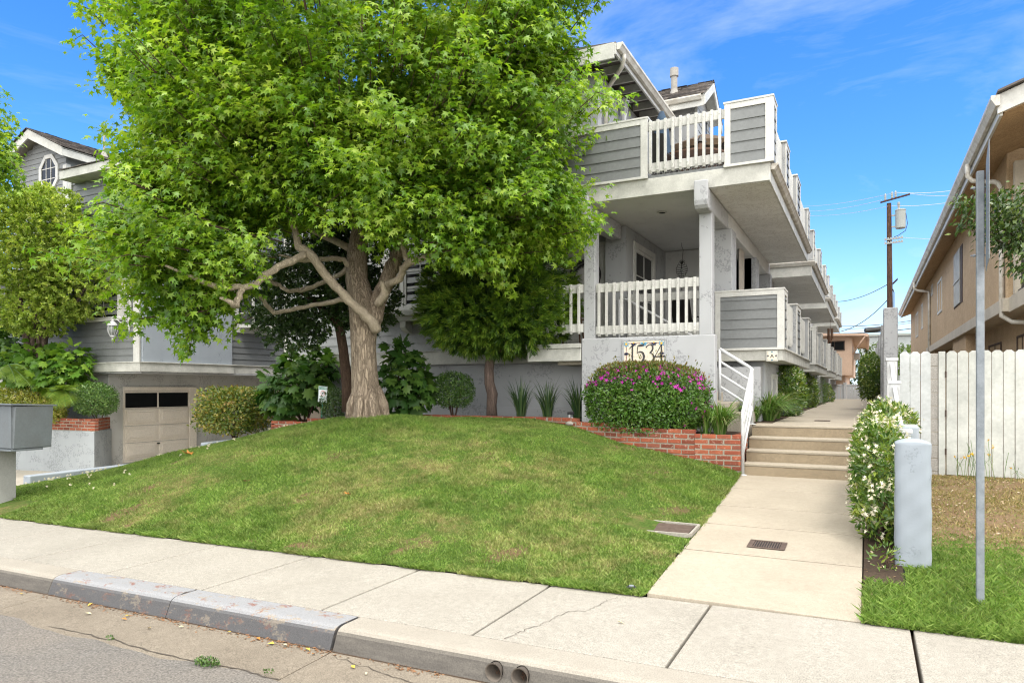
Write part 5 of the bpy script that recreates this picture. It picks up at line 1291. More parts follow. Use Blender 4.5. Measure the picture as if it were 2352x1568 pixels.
# the neighbouring sweetgum whose branches reach in at the far left
NB = Vector((-17.9, 7.2, -.5)); t = thing('sweetgum_tree', NB, 'sweetgum tree at the far left edge, only branch tips in the picture', 'tree')
C_, O = [], []
for x, y, D_, a, h, k in ((-80, 260, 14, .75, .6, 60), (-45, 340, 14, .55, .65, 70), (-120, 380, 14, .9, .8, 50), (0, 395, 14, .2, .25, 12)):
    d = runit(k); C_.append(np.array(at(x, y, D_)) + d*np.array([a, a, h])*(RNG.random(k)**.4)[:, None]); O.append(d)
d = runit(150); C_.append(np.array((-18.0, 7.3, 6.4)) + d*np.array([1.5, 1.5, 1.7])*(RNG.random(150)**.35)[:, None]); O.append(d)
C_, O = np.concatenate(C_), np.concatenate(O); i = np.repeat(np.arange(len(C_)), 22)
P = C_[i] + RNG.normal(size=(len(i), 3))*.14
scatter('crown', P, O[i]*.5 + np.array([0, 0, -.5]) + runit(len(i))*.8, np.array([0, 0, .8]) + O[i]*.5 + runit(len(i))*.5, RNG.uniform(.10, .18, len(i)), STAR, m_lq, t)
b = MB(); q = at(-60, 330, 14); b.tube([NB, Vector((-17.8, 7.4, 1)), Vector((-17.7, 7.45, 3)), Vector((-17.2, 7.5, 4.8)), q, at(-20, 380, 14)], [.26, .21, .18, .12, .04, .01], 10)
b.tube([Vector((-17.7, 7.45, 3)), Vector((-18.1, 7.3, 5)), Vector((-18.2, 7.2, 6.8))], [.15, .1, .03], 9)
b.build('trunk', m_bark, t, smooth=True)
# ficus branch reaching in from the right
FB = Vector((3.6, 9.2, .15)); t = thing('ficus_tree', FB, 'glossy dark leaved ficus reaching in from the right edge in front of the tan building', 'tree')
C_, O = [], []
for x, y, a, h, k in ((2330, 470, .28, .30, 34), (2290, 500, .22, .16, 16), (2350, 540, .28, .22, 30), (2285, 530, .14, .12, 9), (2320, 560, .16, .1, 10), (2225, 462, .16, .06, 8), (2240, 505, .10, .08, 5), (2215, 515, .06, .05, 2), (2262, 462, .12, .1, 7), (2365, 600, .25, .3, 26), (2380, 500, .4, .4, 30), (2300, 445, .1, .06, 5), (2280, 550, .12, .05, 6)):
    d = runit(k); C_.append(np.array(at(x, y, 8.4)) + d*np.array([a, a, h])*(RNG.random(k)**.4)[:, None]); O.append(d)
C_, O = np.concatenate(C_), np.concatenate(O); i = np.repeat(np.arange(len(C_)), 13)
P = C_[i] + RNG.normal(size=(len(i), 3))*.055
scatter('crown', P, O[i]*.4 + np.array([-.3, 0, -.6]) + runit(len(i))*.6, np.array([0, 0, .8]) + runit(len(i))*.7, RNG.uniform(.055, .085, len(i)), OVAL, m_ficus, t)
b = MB(); h_ = at(2390, 580, 8.4); b.tube([FB, Vector((3.6, 9.1, 2)), h_], [.06, .045, .025], 8)
for x, y in ((2330, 470), (2290, 540), (2210, 520), (2220, 460), (2330, 600), (2350, 440)): b.tube([h_, at((x + 2390)/2, (y + 580)/2 + 6, 8.4), at(x, y, 8.4)], [.012, .008, .003], 5)
b.build('trunk', m_bark2, t, smooth=True)

# ------------------------------------------------------------------ shrubs and bedding
def hydrangea(label, base, lobes, n, size, mat, stems=6, group=None):
    t = thing('hydrangea', base, label, 'shrub', group); C_, O = crown_lobes(lobes, n, .1, .5)
    scatter('foliage', C_, O*.55 + np.array([0, 0, -.35]) + runit(n)[:len(C_)]*.5, O*.7 + np.array([0, 0, .75]) + runit(len(C_))*.4, size*RNG.uniform(.65, 1.2, len(C_)), OAK, mat, t)
    b = MB()
    for k in range(stems):
        c = lobes[k % len(lobes)]; q = Vector(c[0]) + Vector((random.uniform(-.6,.6)*c[1], random.uniform(-.4,.4)*c[2], random.uniform(-.3,.6)*c[3]))
        s0 = Vector(base) + Vector((random.uniform(-.12,.12), random.uniform(-.1,.1), -.05)); b.tube([s0, s0.lerp(q, .5) + Vector((random.uniform(-.05,.05), 0, .05)), q], [.018, .014, .006], 6)
    b.build('stems', m_bark2, t, smooth=True)
def lb(x, y, D_, a, h, s_=1, dep=None, vmax=None):
    q = at(x, y, D_); 
    if vmax is not None: q.y = min(q.y, vmax)
    return ((q.x, q.y, q.z), a, dep or a*.7, h, s_)
hb = at(700, 960, 15.1); hb.z = .75
hydrangea('dark green hydrangea with big lobed leaves left of the sweetgum trunk', hb, [lb(690, 880, 15.2, .76, .58, 1), lb(645, 890, 15.1, .53, .44, .5), lb(730, 850, 15.2, .46, .48, .5), lb(655, 930, 15.1, .42, .28, .3), lb(685, 825, 15.2, .36, .27, .25)], 560, .27, m_hydd, 9)
hb = at(935, 950, 12.9); hb.z = .93
hydrangea('dark green hydrangea with big lobed leaves right of the sweetgum trunk', hb, [lb(930, 870, 12.8, .48, .55, 1), lb(900, 880, 12.8, .35, .5, .4), lb(955, 900, 12.8, .32, .3, .3), lb(918, 815, 12.8, .25, .22, .25), lb(975, 880, 12.75, .2, .18, .12)], 330, .24, m_hydd, 7)
hb = at(105, 890, 17.9); hb.z = .7
hydrangea('bright green hydrangea with large lobed leaves below the clipped tree', hb, [lb(90, 845, 17.8, 1.08, .45, 1, .55), lb(160, 830, 17.7, .65, .45, .5), lb(30, 840, 17.9, .75, .42, .5), lb(70, 815, 17.9, .65, .3, .3), lb(130, 870, 17.5, .65, .3, .3), lb(185, 860, 17.5, .38, .32, .2)], 760, .27, m_hyd, 8)
q = at(10, 800, 18.8); hb = q.copy(); hb.z = .7
hydrangea('deep green leafy shrub in the shade at the far left behind the bright hydrangea', hb, [lb(15, 800, 18.7, .65, .55, 1, .4), lb(-30, 790, 18.8, .65, .65, .6, .4)], 260, .26, m_hydd, 4)
q = at(1042, 945, 12.75); shrub('ball_shrub', 'small clipped ball shrub before the foundation wall between hydrangea and yew', 'shrub', (q.x, q.y, .95), (q.x, q.y, at(1042, 897, 12.75).z), (.41, .36, .34), 3600, .042, m_box, p=2.3, seed=5, stems=5)
q = at(770, 930, 14.3); shrub('ball_shrub', 'small dark rounded shrub half hidden between the hydrangea and the leaning trunk', 'shrub', (q.x, q.y, .8), (q.x, q.y, q.z), (.30, .3, .36), 1500, .045, m_lqd, seed=6, stems=3)
q = at(205, 918, 17.2); shrub('boxwood_ball', 'clipped green boxwood ball on the brick edging by the garage corner', 'shrub', (q.x, 10.85, .66), (q.x, 10.75, q.z), (.58, .48, .43), 5200, .05, m_boxl, p=2.3, seed=8, stems=4)
q = at(50, 935, 17.9); shrub('golden_hedge', 'golden variegated hedge on the brick edging behind the mailbox', 'hedge', (q.x, 10.4, .66), (q.x, 10.42, q.z + .04), (1.35, .50, .52), 9000, .065, m_gold, p=2.8, seed=9, amp=.1, stems=4)
q = at(120, 950, 17.5); shrub('golden_hedge', 'low rounded end of the golden hedge spilling over the bricks', 'hedge', (q.x, 10.25, .7), (q.x, 10.28, at(115, 945, 17.4).z), (.45, .35, .32), 1800, .052, m_gold, seed=10, amp=.1, stems=2)
q = at(530, 948, 15.8); shrub('redtip_hedge', 'reddish bronze tipped boxy shrub above the driveway kerb wall', 'hedge', (q.x, 11.3, .36), (q.x, 11.3, at(530, 942, 15.8).z), (.88, .62, .52), 7500, .072, m_redtip, p=5.0, seed=11, amp=.09, thick=.3, stems=6, sr=.02)
# bougainvillea hedge with its flowers
c = at(1480, 918, 10.9); t = shrub('bougainvillea_hedge', 'broad clipped bougainvillea hedge dotted with magenta flowers below the house number', 'hedge', (c.x, 10.78, .82), (c.x, 10.72, c.z - .03), (1.0, .45, .585), 15500, .050, m_boug, p=2.5, thick=.14, amp=.05, seed=3, stems=8, sr=.014,
    flower=(420, .075, m_magenta, lambda P: (P[:, 2] > c.z + .12 + .28*RNG.random(len(P))) | ((RNG.random(len(P)) < .07) & (P[:, 0] > c.x + .35))))
P, o = shell(9000, (c.x, 10.72, c.z), (1.02, .47, .60), 2.5, .06, .05, 3); m = P[:, 2] > c.z + .24 + .3*RNG.random(len(P)); P, o = P[m], o[m]
sp = RNG.integers(0, len(P), 18); P = np.concatenate([P] + [P[sp] + (o[sp] + np.array([0, 0, .7]))*q_ + RNG.normal(size=(18, 3))*.012 for q_ in (.02, .04, .06, .08, .10)]); o = np.concatenate([o] + [o[sp]]*5)
scatter('new_growth', P, o*.8 + runit(len(P))*.5 + np.array([0, 0, .5]), runit(len(P)) + o*.5, .045*RNG.uniform(.7, 1.4, len(P)), OVAL, m_bougt, t)
# strap leaved clumps
SG = 'strap leaved clumps in the shaded planter'
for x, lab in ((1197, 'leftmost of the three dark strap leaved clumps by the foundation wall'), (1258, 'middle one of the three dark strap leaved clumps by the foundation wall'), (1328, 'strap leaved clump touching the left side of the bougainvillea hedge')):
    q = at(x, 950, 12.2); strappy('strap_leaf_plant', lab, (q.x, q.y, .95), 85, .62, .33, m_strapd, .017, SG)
strappy('strap_leaf_plant', 'grassy green clump hanging over the right end of the brick planter wall', (-1.97, 10.78, .80), 300, .58, .52, m_strap, .018, None, droop=1.8)
strappy('strap_leaf_plant', 'small grassy clump beside the bougainvillea on the brick planter wall', (-2.15, 10.68, .80), 50, .40, .35, m_strap, .015, None, droop=1.2)
strappy('strap_leaf_plant', 'full grassy clump beside the upper walk just past the pipe handrail', (-1.50, 12.75, .92), 560, .58, .58, m_strap, .017, None, droop=1.9)
strappy('strap_leaf_plant', 'grassy clump filling in between the first grassy clump and the tall jasmine bush', (-1.52, 13.75, .92), 340, .5, .48, m_strap, .017, None, droop=1.8)
strappy('strap_leaf_plant', 'low fringe of grassy leaves at the corner of the upper walk', (-1.72, 12.35, .92), 200, .42, .42, m_strap, .014, None, droop=1.8)
strappy('strap_leaf_plant', 'yellowish grassy tuft along the upper walk between the jasmine bushes', (-1.55, 18.2, .92), 120, .5, .4, m_strap, .016, None)
strappy('agapanthus', 'strappy agapanthus with lilac flower heads beside the upper walk', (-1.55, 21.0, .92), 90, .5, .4, m_strap, .018, None)
t = thing('agapanthus_flower', (-1.6, 19.5, .92), 'lilac agapanthus flower heads on tall stalks beside the upper walk', 'flower')
b = MB(); PP = []
for u, v, z in ((-1.62, 19.5, 1.68), (-1.48, 19.7, 1.62)):
    b.tube([(u, v, .92), (u, v, z)], .008, 5); PP.append(np.array((u, v, z)) + runit(60)*.09)
b.build('stalks', m_strap, t); P = np.concatenate(PP); scatter('petals', P, runit(len(P)), runit(len(P)), .05, STARFLOWER, m_purple, t)
# jasmine along the walk
c = (-1.52, 15.3, 1.42); shrub('jasmine_bush', 'tall jasmine bush with a few cream flowers under the first balcony', 'shrub', (-1.6, 15.3, .92), c, (.42, .85, .60), 4600, .085, m_jas, SLIM, p=2.4, seed=21, amp=.12, flower=(90, .05, m_cream_fl, lambda P: P[:, 2] > 0))
c = (-1.6, 21.9, 1.36); shrub('jasmine_bush', 'second jasmine bush farther along the upper walk under the balconies', 'shrub', (-1.6, 21.9, .92), c, (.36, .8, .55), 2400, .085, m_jas, SLIM, p=2.4, seed=22, amp=.12, flower=(50, .05, m_cream_fl, lambda P: P[:, 2] > 0))
c = (-1.55, 26.5, 1.34); shrub('rosemary_bush', 'greyish green bush far along the upper walk on the left', 'shrub', (-1.55, 26.5, .92), c, (.34, .9, .6), 2000, .07, m_boxl, NEEDLE, seed=23, amp=.1)
c = (-1.5, 31, 1.2); shrub('jasmine_bush', 'last green bush at the far left end of the upper walk', 'shrub', (-1.5, 31, .92), c, (.34, .8, .45), 1300, .08, m_jas, SLIM, seed=24, amp=.1, flower=(14, .09, m_yfl, lambda P: P[:, 2] < 1.2))
c = (.12, 20.5, 1.66); shrub('jasmine_column', 'tall clipped jasmine column on a bare stem at the right of the upper walk', 'shrub', (.13, 20.5, .92), (.09, 20.5, 1.75), (.26, .5, .60), 3000, .085, m_jas, SLIM, p=2.6, seed=25, amp=.1, stems=4, sr=.04, flower=(70, .05, m_cream_fl, lambda P: P[:, 2] > 1.3))
# the big star jasmine over the right boundary wall
t = thing('star_jasmine', (.12, 7.6, .05), 'big star jasmine hedge covered in small cream flowers at the right of the walk', 'hedge')
def jas_part(lobes, n, nf):
    C_, O = [], []; Fp, Fo = [], []
    tot = sum(l[2] for l in lobes)
    for k, (c, r, s_) in enumerate(lobes):
        P, o = shell(int(n*s_/tot), c, r, 2.5, .3, .10, 40 + k, -.95, .9); C_.append(P); O.append(o)
        P, o = shell(int(nf*s_/tot), c, [x*1.03 for x in r], 2.5, .06, .10, 40 + k, -.7); Fp.append(P); Fo.append(o)
    C_, O, Fp, Fo = map(np.concatenate, (C_, O, Fp, Fo))
    scatter('foliage', C_, O*.6 + runit(len(C_))*.7 + np.array([0, 0, .1]), O + runit(len(C_))*.6 + np.array([0, 0, .5]), .085*RNG.uniform(.6, 1.2, len(C_)), SLIM, m_jas, t)
    cl = Fp; i = np.repeat(np.arange(len(cl)), 5); P = cl[i] + RNG.normal(size=(len(i), 3))*.022 + Fo[i]*.02
    scatter('flowers', P, runit(len(i)), Fo[i] + runit(len(i))*.5, .042*RNG.uniform(.7, 1.2, len(i)), STARFLOWER, m_cream_fl, t)
jas_part([((.12, 8.25, .66), (.25, .95, .52), 1.0), ((.12, 7.45, .66), (.23, .42, .50), .5), ((.18, 9.5, .84), (.27, .75, .50), .8), ((.30, 9.7, 1.06), (.24, .6, .22), .3), ((.10, 7.2, .40), (.20, .3, .28), .15)], 9500, 430)
b = MB()
for k in range(7):
    a = Vector((.10 + random.uniform(-.05, .05), 7.1 + .35*k, .05)); b.tube([a, a + Vector((.03, .05, .25)), a + Vector((random.uniform(-.1, .1), .1, .6))], [.022, .018, .01], 6)
b.build('stems', m_bark2, t, smooth=True)
# ferns at the left
def frond_plant(label, base, fr, n=24):
    t = thing('tree_fern', base, label, 'fern'); V, F = [], []; b = MB()
    for tip, arch in fr:
        a, c = Vector(base), Vector(tip); m_ = a.lerp(c, .5) + Vector((0, 0, arch)); pts = [a.lerp(m_, x).lerp(m_.lerp(c, x), x) for x in [k/n for k in range(n+1)]]
        b.tube(pts, [.012*(1 - .8*k/n) for k in range(n+1)], 5)
        for k in range(2, n):
            d = (pts[k+1] - pts[k-1]).normalized(); s = d.cross(Vector((0, 0, 1))).normalized(); x = k/n; ln = .30*math.sin(math.pi*min(1, x*1.05 + .05))**.7
            for sg in (1, -1):
                e = pts[k] + (s*sg*.92 + d*.45)*ln + Vector((0, 0, -.05)); w1 = d*.017; o = len(V)
                V += [pts[k] - w1, pts[k] + w1, e]; F.append((o, o+1, o+2))
    np_mesh('fronds', np.array([tuple(v) for v in V]), np.array(F), m_fern, t); b.build('frond_stalks', m_strap, t)
fb = at(150, 905, 16.2)
frond_plant('light green fern frond between the golden hedge and the boxwood ball', at(142, 895, 16.9), [(at(170, 930, 16.3), .15), (at(106, 916, 16.3), .14), (at(184, 898, 16.4), .15), (at(130, 942, 16.2), .12), (at(152, 940, 16.2), .15), (at(110, 893, 16.5), .12), (at(160, 885, 16.5), .12)])
frond_plant('light green fern fronds drooping at the far left behind the mailbox', at(20, 838, 16.9), [(at(65, 850, 16.4), .15), (at(38, 885, 16.3), .15), (at(-20, 880, 16.3), .15), (at(76, 892, 16.4), .1)])
# trees far behind the peach building
for x, y, D_, a, h, lab in ((2005, 830, 52, 1.9, 2.2, 'green tree far behind between the peach building and tall pillar'), (2075, 815, 60, 2.2, 1.6, 'green tree far behind between the tall pillar and the tan building')):
    c = at(x, y, D_); t = thing('distant_tree', (c.x, c.y, -.2), lab, 'tree'); C_, O = crown_lobes([((c.x, c.y, c.z - 1.2), a, a, h, 1), ((c.x + .5, c.y, c.z - .2), a*.6, a*.6, h*.6, .5)], 420, .15, .4)
    tufts('crown', C_, O, 12, .5, .9, OVAL, m_far, t, 0, .2)
    b = MB(); b.tube([(c.x, c.y, -.2), (c.x, c.y, c.z - 1)], [.2, .1], 8); b.build('trunk', m_bark2, t)
# wild yellow flowered weeds by the gate
t = thing('weed_clump', (1.55, 11.95, .18), 'spindly weeds with small yellow flowers in front of the gate', 'weed'); b = MB(); PP = []
for k in range(26):
    u = random.uniform(1.15, 2.2); h = random.uniform(.15, .62)*(1 if u < 1.9 else .6); v = random.uniform(11.75, 12.1); q = Vector((u, v, .17)); e = q + Vector((random.uniform(-.12, .12), random.uniform(-.05, .05), h))
    b.tube([q, q.lerp(e, .5) + Vector((random.uniform(-.03, .03), 0, .02)), e], .0028, 4); b.tube([q.lerp(e, .55), e + Vector((random.uniform(-.08, .08), 0, -h*.2))], .002, 4)
    if k % 2 == 0: PP.append(np.array(e) + RNG.normal(size=(5, 3))*.008)
b.build('stalks', m_strap, t); P = np.concatenate(PP); scatter('flowers', P, runit(len(P)), runit(len(P)) + np.array([0, -.6, .5]), .034, STARFLOWER, m_yfl, t)
q = (.14, 6.35, .05); shrub('groundcover_sprig', 'small leafy sprig growing in the bare soil at the jasmine foot', 'plant', q, (.13, 6.35, .14), (.12, .16, .10), 90, .05, m_jas, SLIM, stems=2, seed=50)
for k, (u, v, lab) in enumerate(((-3.62, 2.97, 'small green weed tuft growing at the joint of the gutter'), (-3.15, 3.02, 'tiny weed sprig in the gutter crack near the kerb joint'), (-4.6, 2.99, 'tiny weed sprig in the seam between asphalt and gutter'))):
    z = SL*u - .148; shrub('gutter_weed', lab, 'weed', (u, v, z), (u, v, z + .02), ((.09, .045, .02), (.035, .02, .012), (.03, .02, .01))[k], (240, 30, 24)[k], .018, m_box, seed=60 + k, stems=0, up=1)

# ------------------------------------------------------------------ grass
def grass(name, U_, V_, Zf, h, wd, mat, label, cat='grass', lean=.5):
    n = len(U_); z = Zf(U_, V_); a = RNG.uniform(0, 2*np.pi, n); hh = h*RNG.uniform(.5, 1.35, n); ln = RNG.uniform(.1, lean, n)*hh*1.6
    d = np.stack([np.cos(a), np.sin(a), np.zeros(n)], 1); b_ = RNG.uniform(0, 2*np.pi, n); s = np.stack([np.cos(b_), np.sin(b_), np.zeros(n)], 1)
    base = np.stack([U_, V_, z - .004], 1); w_ = (wd*RNG.uniform(.7, 1.3, n))[:, None]
    V = np.stack([base - s*w_, base + s*w_, base + d*(ln*.4)[:, None] + s*w_*.8 + np.array([0, 0, 1])*(hh*.6)[:, None], base + d*ln[:, None] + np.array([0, 0, 1])*hh[:, None]], 1)
    V[:, 2] = V[:, 2]; i = np.arange(n)[:, None]*4; F = np.concatenate([np.concatenate([i, i+1, i+2], 1), np.concatenate([i, i+2, i+3], 1)])
    o = np_mesh(name, V.reshape(-1, 3), F, mat); tag(o, label, cat); o['kind'] = 'stuff'; return o
n = 380000; v_ = 4.975 + 5.87*RNG.random(n)**1.25; u_ = -12.42 + (12.42 - 1.44)*RNG.random(n)
ok = (u_ < np.interp(v_, [5, 6.3, 7.2, 9, 10.5, 10.6], [-1.43, -1.47, -1.49, -1.56, -1.62, -1.62]) + .03*RNG.random(n))
bk = np.interp(u_, [-11.2, -8, -4.8, -4.2, -3.4, -2.26, -1.6], [10.8, 10.8, 10.78, 10.56, 10.42, 10.37, 10.45]); ok &= v_ < bk
ok &= ~((u_ < -9.95) & (v_ < 5.5)) 
ok &= RNG.random(n) > bareness(u_, v_)*.95
ok &= np.hypot(u_ - TB.x, v_ - TB.y) > .42
ok &= ~((u_ > -2.15) & (u_ < -1.5) & (v_ > 6.62) & (v_ < 7.1))
u_, v_ = u_[ok], v_[ok]; hgt = .029 + .014*np.clip(lnoise(u_, v_, 1.6, 9), -1, 1) + .03*np.exp(-((u_ + 6.6)**2 + (v_ - 8.9)**2)/1.2)
grass('lawn_grass', u_, v_, lawn_np, hgt, .0046, m_lawn, 'short patchy green lawn grass on the mound', lean=.8)
n = 26000; u_ = -11 + 9.55*RNG.random(n); v_ = 4.935 + .09*RNG.random(n); ok = (lnoise(u_, v_*0, 4.0, 71) + .6*lnoise(u_, v_*0, 17, 72) > -.25 + RNG.normal(size=n)*.2) & (u_ < -1.44) & (u_ > -10.0); u_, v_ = u_[ok], v_[ok]
grass('lawn_edge_grass', u_, v_, lambda u, v: SL*u + .012, .038, .0042, m_lawn, 'ragged grass edge of the lawn along the pavement', lean=1.1)
n = 110000; u_ = -.02 + 4.6*RNG.random(n); v_ = 5 + 7.1*RNG.random(n)**1.5
ok = (u_ > np.where(v_ < 5.9, -.03, .27)) & ~((np.abs(u_ - .34) < .13) & (np.abs(v_ - 6.6) < .14))
dens = np.clip((8.4 - v_ + 1.1*lnoise(u_, v_, 2.2, 14))/2.0, .10, 1); ok &= RNG.random(n) < dens
u_, v_ = u_[ok], v_[ok]; lush = np.clip((7.9 - v_)/1.6, 0, 1)
ue_ = -.03 + 3*RNG.random(7000); ve_ = 4.94 + .08*RNG.random(7000); grass('yard_edge_grass', ue_, ve_, n_right, .038, .0034, m_lawnR, 'grass fringe hanging over the pavement edge at the right', lean=1.1)
ue_ = -.055 + .05*RNG.random(1500); ve_ = 4.98 + .95*RNG.random(1500)
grass('yard_grass', u_, v_, n_right, .020 + .028*lush, .0034, m_lawnR, 'long lush green grass on the right by the sign post', lean=.9)
n = 42000; u_ = .5 + 4*RNG.random(n); v_ = 7.6 + 4.5*RNG.random(n); ok = RNG.random(n) < np.clip(.35 + .6*lnoise(u_, v_, 2.5, 20) + .9*np.clip(v_ - 11.4, 0, 1), 0.05, 1); u_, v_ = u_[ok], v_[ok]
m_dryg = leafmat('dry_grass_blade', [(0, (.14, .15, .04)), (.5, (.27, .22, .09)), (1, (.40, .31, .16))], .2, .7, .2)
grass('dry_grass', u_, v_, n_right, .035, .004, m_dryg, 'sparse dry grass on the bare ground before the gate', lean=.9)
n = 5200; u_ = -.0 + 4.4*RNG.random(n); v_ = 5.95 + 6.1*RNG.random(n)**.8; ok = ((u_ > .5) & (v_ > 7.3)) | ((u_ < .25) & (v_ < 7.3)); u_, v_ = u_[ok], v_[ok]
P = np.stack([u_, v_, n_right(u_, v_) + .006], 1); m_litter = leafmat('ground_litter', [(0, (.10, .06, .03)), (.5, (.26, .17, .09)), (.85, (.45, .36, .24)), (1, (.6, .52, .4))], .1, .8, .2, tint=(1, 1, 1))
o = scatter('ground_litter', P, runit(len(P))*np.array([1, 1, .2]), runit(len(P))*.35 + np.array([0, 0, 1]), RNG.uniform(.012, .05, len(P)), OVAL, m_litter, None); tag(o, 'scattered dead leaves and bits on the bare ground at the right', 'litter'); o['kind'] = 'stuff'
# white clover heads in the lawn at the left
n = 150; u_ = -12.2 + 3.4*RNG.random(n)**1.5; v_ = 5.6 + 3.6*RNG.random(n); ok = lnoise(u_, v_, 2.2, 31) > -.2; u_, v_ = u_[ok], v_[ok]; z = lawn_np(u_, v_)
P = np.stack([u_, v_, z + .05], 1); P = np.repeat(P, 7, 0) + RNG.normal(size=(len(P)*7, 3))*.007
o = scatter('clover_flowers', P, runit(len(P)), runit(len(P)) + np.array([0, 0, .6]), .028, STARFLOWER, m_cream_fl, None); tag(o, 'scatter of tiny white clover flowers on the left of the lawn', 'clover'); o['kind'] = 'stuff'

# ------------------------------------------------------------------ signs, tiles and small things
def ribbon(b, pts, w0, y, dep=-.004, n=10):
    """a flat brush stroke in the x-z plane: pts (x, z, width)"""
    P = []
    for i in range(len(pts)-1):
        p0 = pts[max(i-1, 0)]; p1 = pts[i]; p2 = pts[i+1]; p3 = pts[min(i+2, len(pts)-1)]
        for k in range(n):
            t = k/n; P.append(tuple(.5*((2*c1) + (-c0+c2)*t + (2*c0-5*c1+4*c2-c3)*t*t + (-c0+3*c1-3*c2+c3)*t**3) for c0, c1, c2, c3 in zip(p0, p1, p2, p3)))
    P.append(pts[-1]); L_, R_ = [], []
    for i, (x, z, w_) in enumerate(P):
        a, c = P[max(i-1, 0)], P[min(i+1, len(P)-1)]; d = Vector((c[0]-a[0], c[1]-a[1])); d = d.normalized() if d.length > 0 else Vector((1, 0))
        L_.append((x - d.y*w_*w0*.37, y, z + d.x*w_*w0/2)); R_.append((x + d.y*w_*w0*.37, y, z - d.x*w_*w0/2))
    for i in range(len(P)-1): b.prism([L_[i], R_[i], R_[i+1], L_[i+1]], (0, dep, 0))
def txt(s, size, loc, mat, parent, name, rot=(R(90), 0, 0), align='CENTER', ext=.0008):
    c = bpy.data.curves.new(name, 'FONT'); c.body = s; c.size = size; c.align_x = align; c.extrude = ext; c.offset = size*.012
    o = bpy.data.objects.new(name, c); COL.objects.link(o)
    bpy.context.view_layer.update()
    me = bpy.data.meshes.new_from_object(o.evaluated_get(bpy.context.evaluated_depsgraph_get())); bpy.data.objects.remove(o)
    from mathutils import Euler
    me.transform(Euler(rot).to_matrix().to_4x4())
    me.transform(__import__('mathutils').Matrix.Translation(Vector(loc) - OFF[parent.name]))
    me.name = name
    return link(name, me, mat, parent, OFF[parent.name])
def petal(b, cx, cz, a, ln, w_, y):
    d = Vector((math.cos(a), math.sin(a))); s = Vector((-d.y, d.x)); pts = []
    for t, k in ((0, 0), (.35, .9), (.6, 1), (.85, .6), (1, 0), (.85, -.6), (.6, -1), (.35, -.9)):
        q = Vector((cx, cz)) + d*ln*t + s*w_*.5*k; pts.append((q.x, y, q.y))
    b.prism(pts, (0, -.003, 0))
def disc(b, cx, cz, r, y, n=16, dep=-.003): b.prism([(cx + r*math.cos(6.2832*k/n), y, cz + r*math.sin(6.2832*k/n)) for k in range(n)], (0, dep, 0))
# the 1534 tile panel
s0, s1, zt, zb = -3.63, -2.89, 2.305, 1.84; yf = 11.2
t = thing('house_number_sign', (-3.26, 11.2, zb), 'cream tile panel reading 1534 with blue and yellow flower border', 'house number')
b = MB(); b.box(s0, s1, yf - .022, yf - .001, zt - .035, zt); b.box(s0, s0 + .035, yf - .022, yf - .001, zb, zt - .035); b.box(s1 - .035, s1, yf - .022, yf - .001, zb, zt - .035); b.box(s0 + .035, s1 - .035, yf - .022, yf - .001, zb, zb + .035)
b.build('frame', m_stucco, t, bevel=.004)
b = MB()
for k in range(5):
    for j in range(3): b.box(s0 + .036 + k*.1336, s0 + .036 + (k+1)*.1336 - .0015, yf - .016, yf - .001, zb + .036 + j*.131, zb + .036 + (j+1)*.131 - .0015)
b.build('tiles', m_ivory, t)
yy = yf - .0162
b = MB(); b.box(s0 + .075, s1 - .075, yy - .002, yy, zt - .078, zt - .068); b.box(s0 + .068, s0 + .078, yy - .002, yy, zb + .05, zt - .1); b.box(s1 - .078, s1 - .068, yy - .002, yy, zb + .05, zt - .1); b.build('border_line', m_redg, t)
bl, nv, ye = MB(), MB(), MB()
for cx in (s0 + .075, s1 - .075):
    for a in (0, 60, 120, 180, 240, 300): petal(bl, cx, zt - .085, R(a + 20), .05, .026, yy - .003)
    disc(ye, cx, zt - .082, .02, yy - .007)
for f_ in (.27, .73):
    cx = s0 + (s1 - s0)*f_
    for a in (200, 235, 270, 305, 340): petal(nv, cx, zt - .07, R(a), .055, .022, yy - .003)
    disc(ye, cx, zt - .066, .012, yy - .007)
for a in (190, 230, 270, 310, 350): petal(bl, (s0+s1)/2, zt - .068, R(a), .065, .03, yy - .003)
disc(ye, (s0+s1)/2, zt - .064, .012, yy - .007)
for cx in (s0 + .073, s1 - .073):
    for a in (120, 90, 60, 150, 30): petal(nv, cx, zb + .2, R(a), .05, .022, yy - .003)
bl.build('blue_flowers', m_tblue, t); nv.build('navy_flowers', m_navy, t); ye.build('flower_centres', m_yel, t)
b = MB(); h = .30; zo = zb + .065; q = yy - .004
def dig(x0, strokes):
    for st_ in strokes: ribbon(b, [(x0 + x*h, zo + z*h, w_) for x, z, w_ in st_], h, q)
dig(s0 + .115, [[(.02, .80, .02), (.12, .88, .05), (.22, .98, .09)], [(.22, .99, .10), (.21, .6, .115), (.21, .3, .115), (.22, .02, .10)], [(.08, .02, .03), (.22, .015, .05), (.36, .02, .03)]])
dig(s0 + .225, [[(.16, .97, .05), (.28, .96, .11), (.42, .97, .11), (.52, 1.0, .03)], [(.16, .97, .05), (.13, .75, .05), (.12, .56, .05)], [(.12, .55, .04), (.26, .62, .07), (.42, .56, .12), (.50, .36, .15), (.42, .12, .13), (.24, .02, .07), (.08, .08, .07), (.07, .16, .09)]])
dig(s0 + .385, [[(.08, .84, .09), (.18, .96, .05), (.33, 1.0, .06), (.45, .88, .11), (.42, .68, .11), (.28, .56, .04)], [(.28, .56, .04), (.44, .48, .08), (.52, .28, .14), (.42, .07, .12), (.24, .0, .06), (.08, .08, .06), (.07, .18, .09)]])
dig(s0 + .535, [[(.44, 1.02, .05), (.28, .72, .05), (.08, .36, .04)], [(.06, .34, .06), (.30, .34, .07), (.58, .35, .09), (.64, .38, .05)], [(.44, 1.0, .08), (.43, .6, .12), (.43, .3, .13), (.44, .02, .11)]])
b.build('numerals', m_black, t)
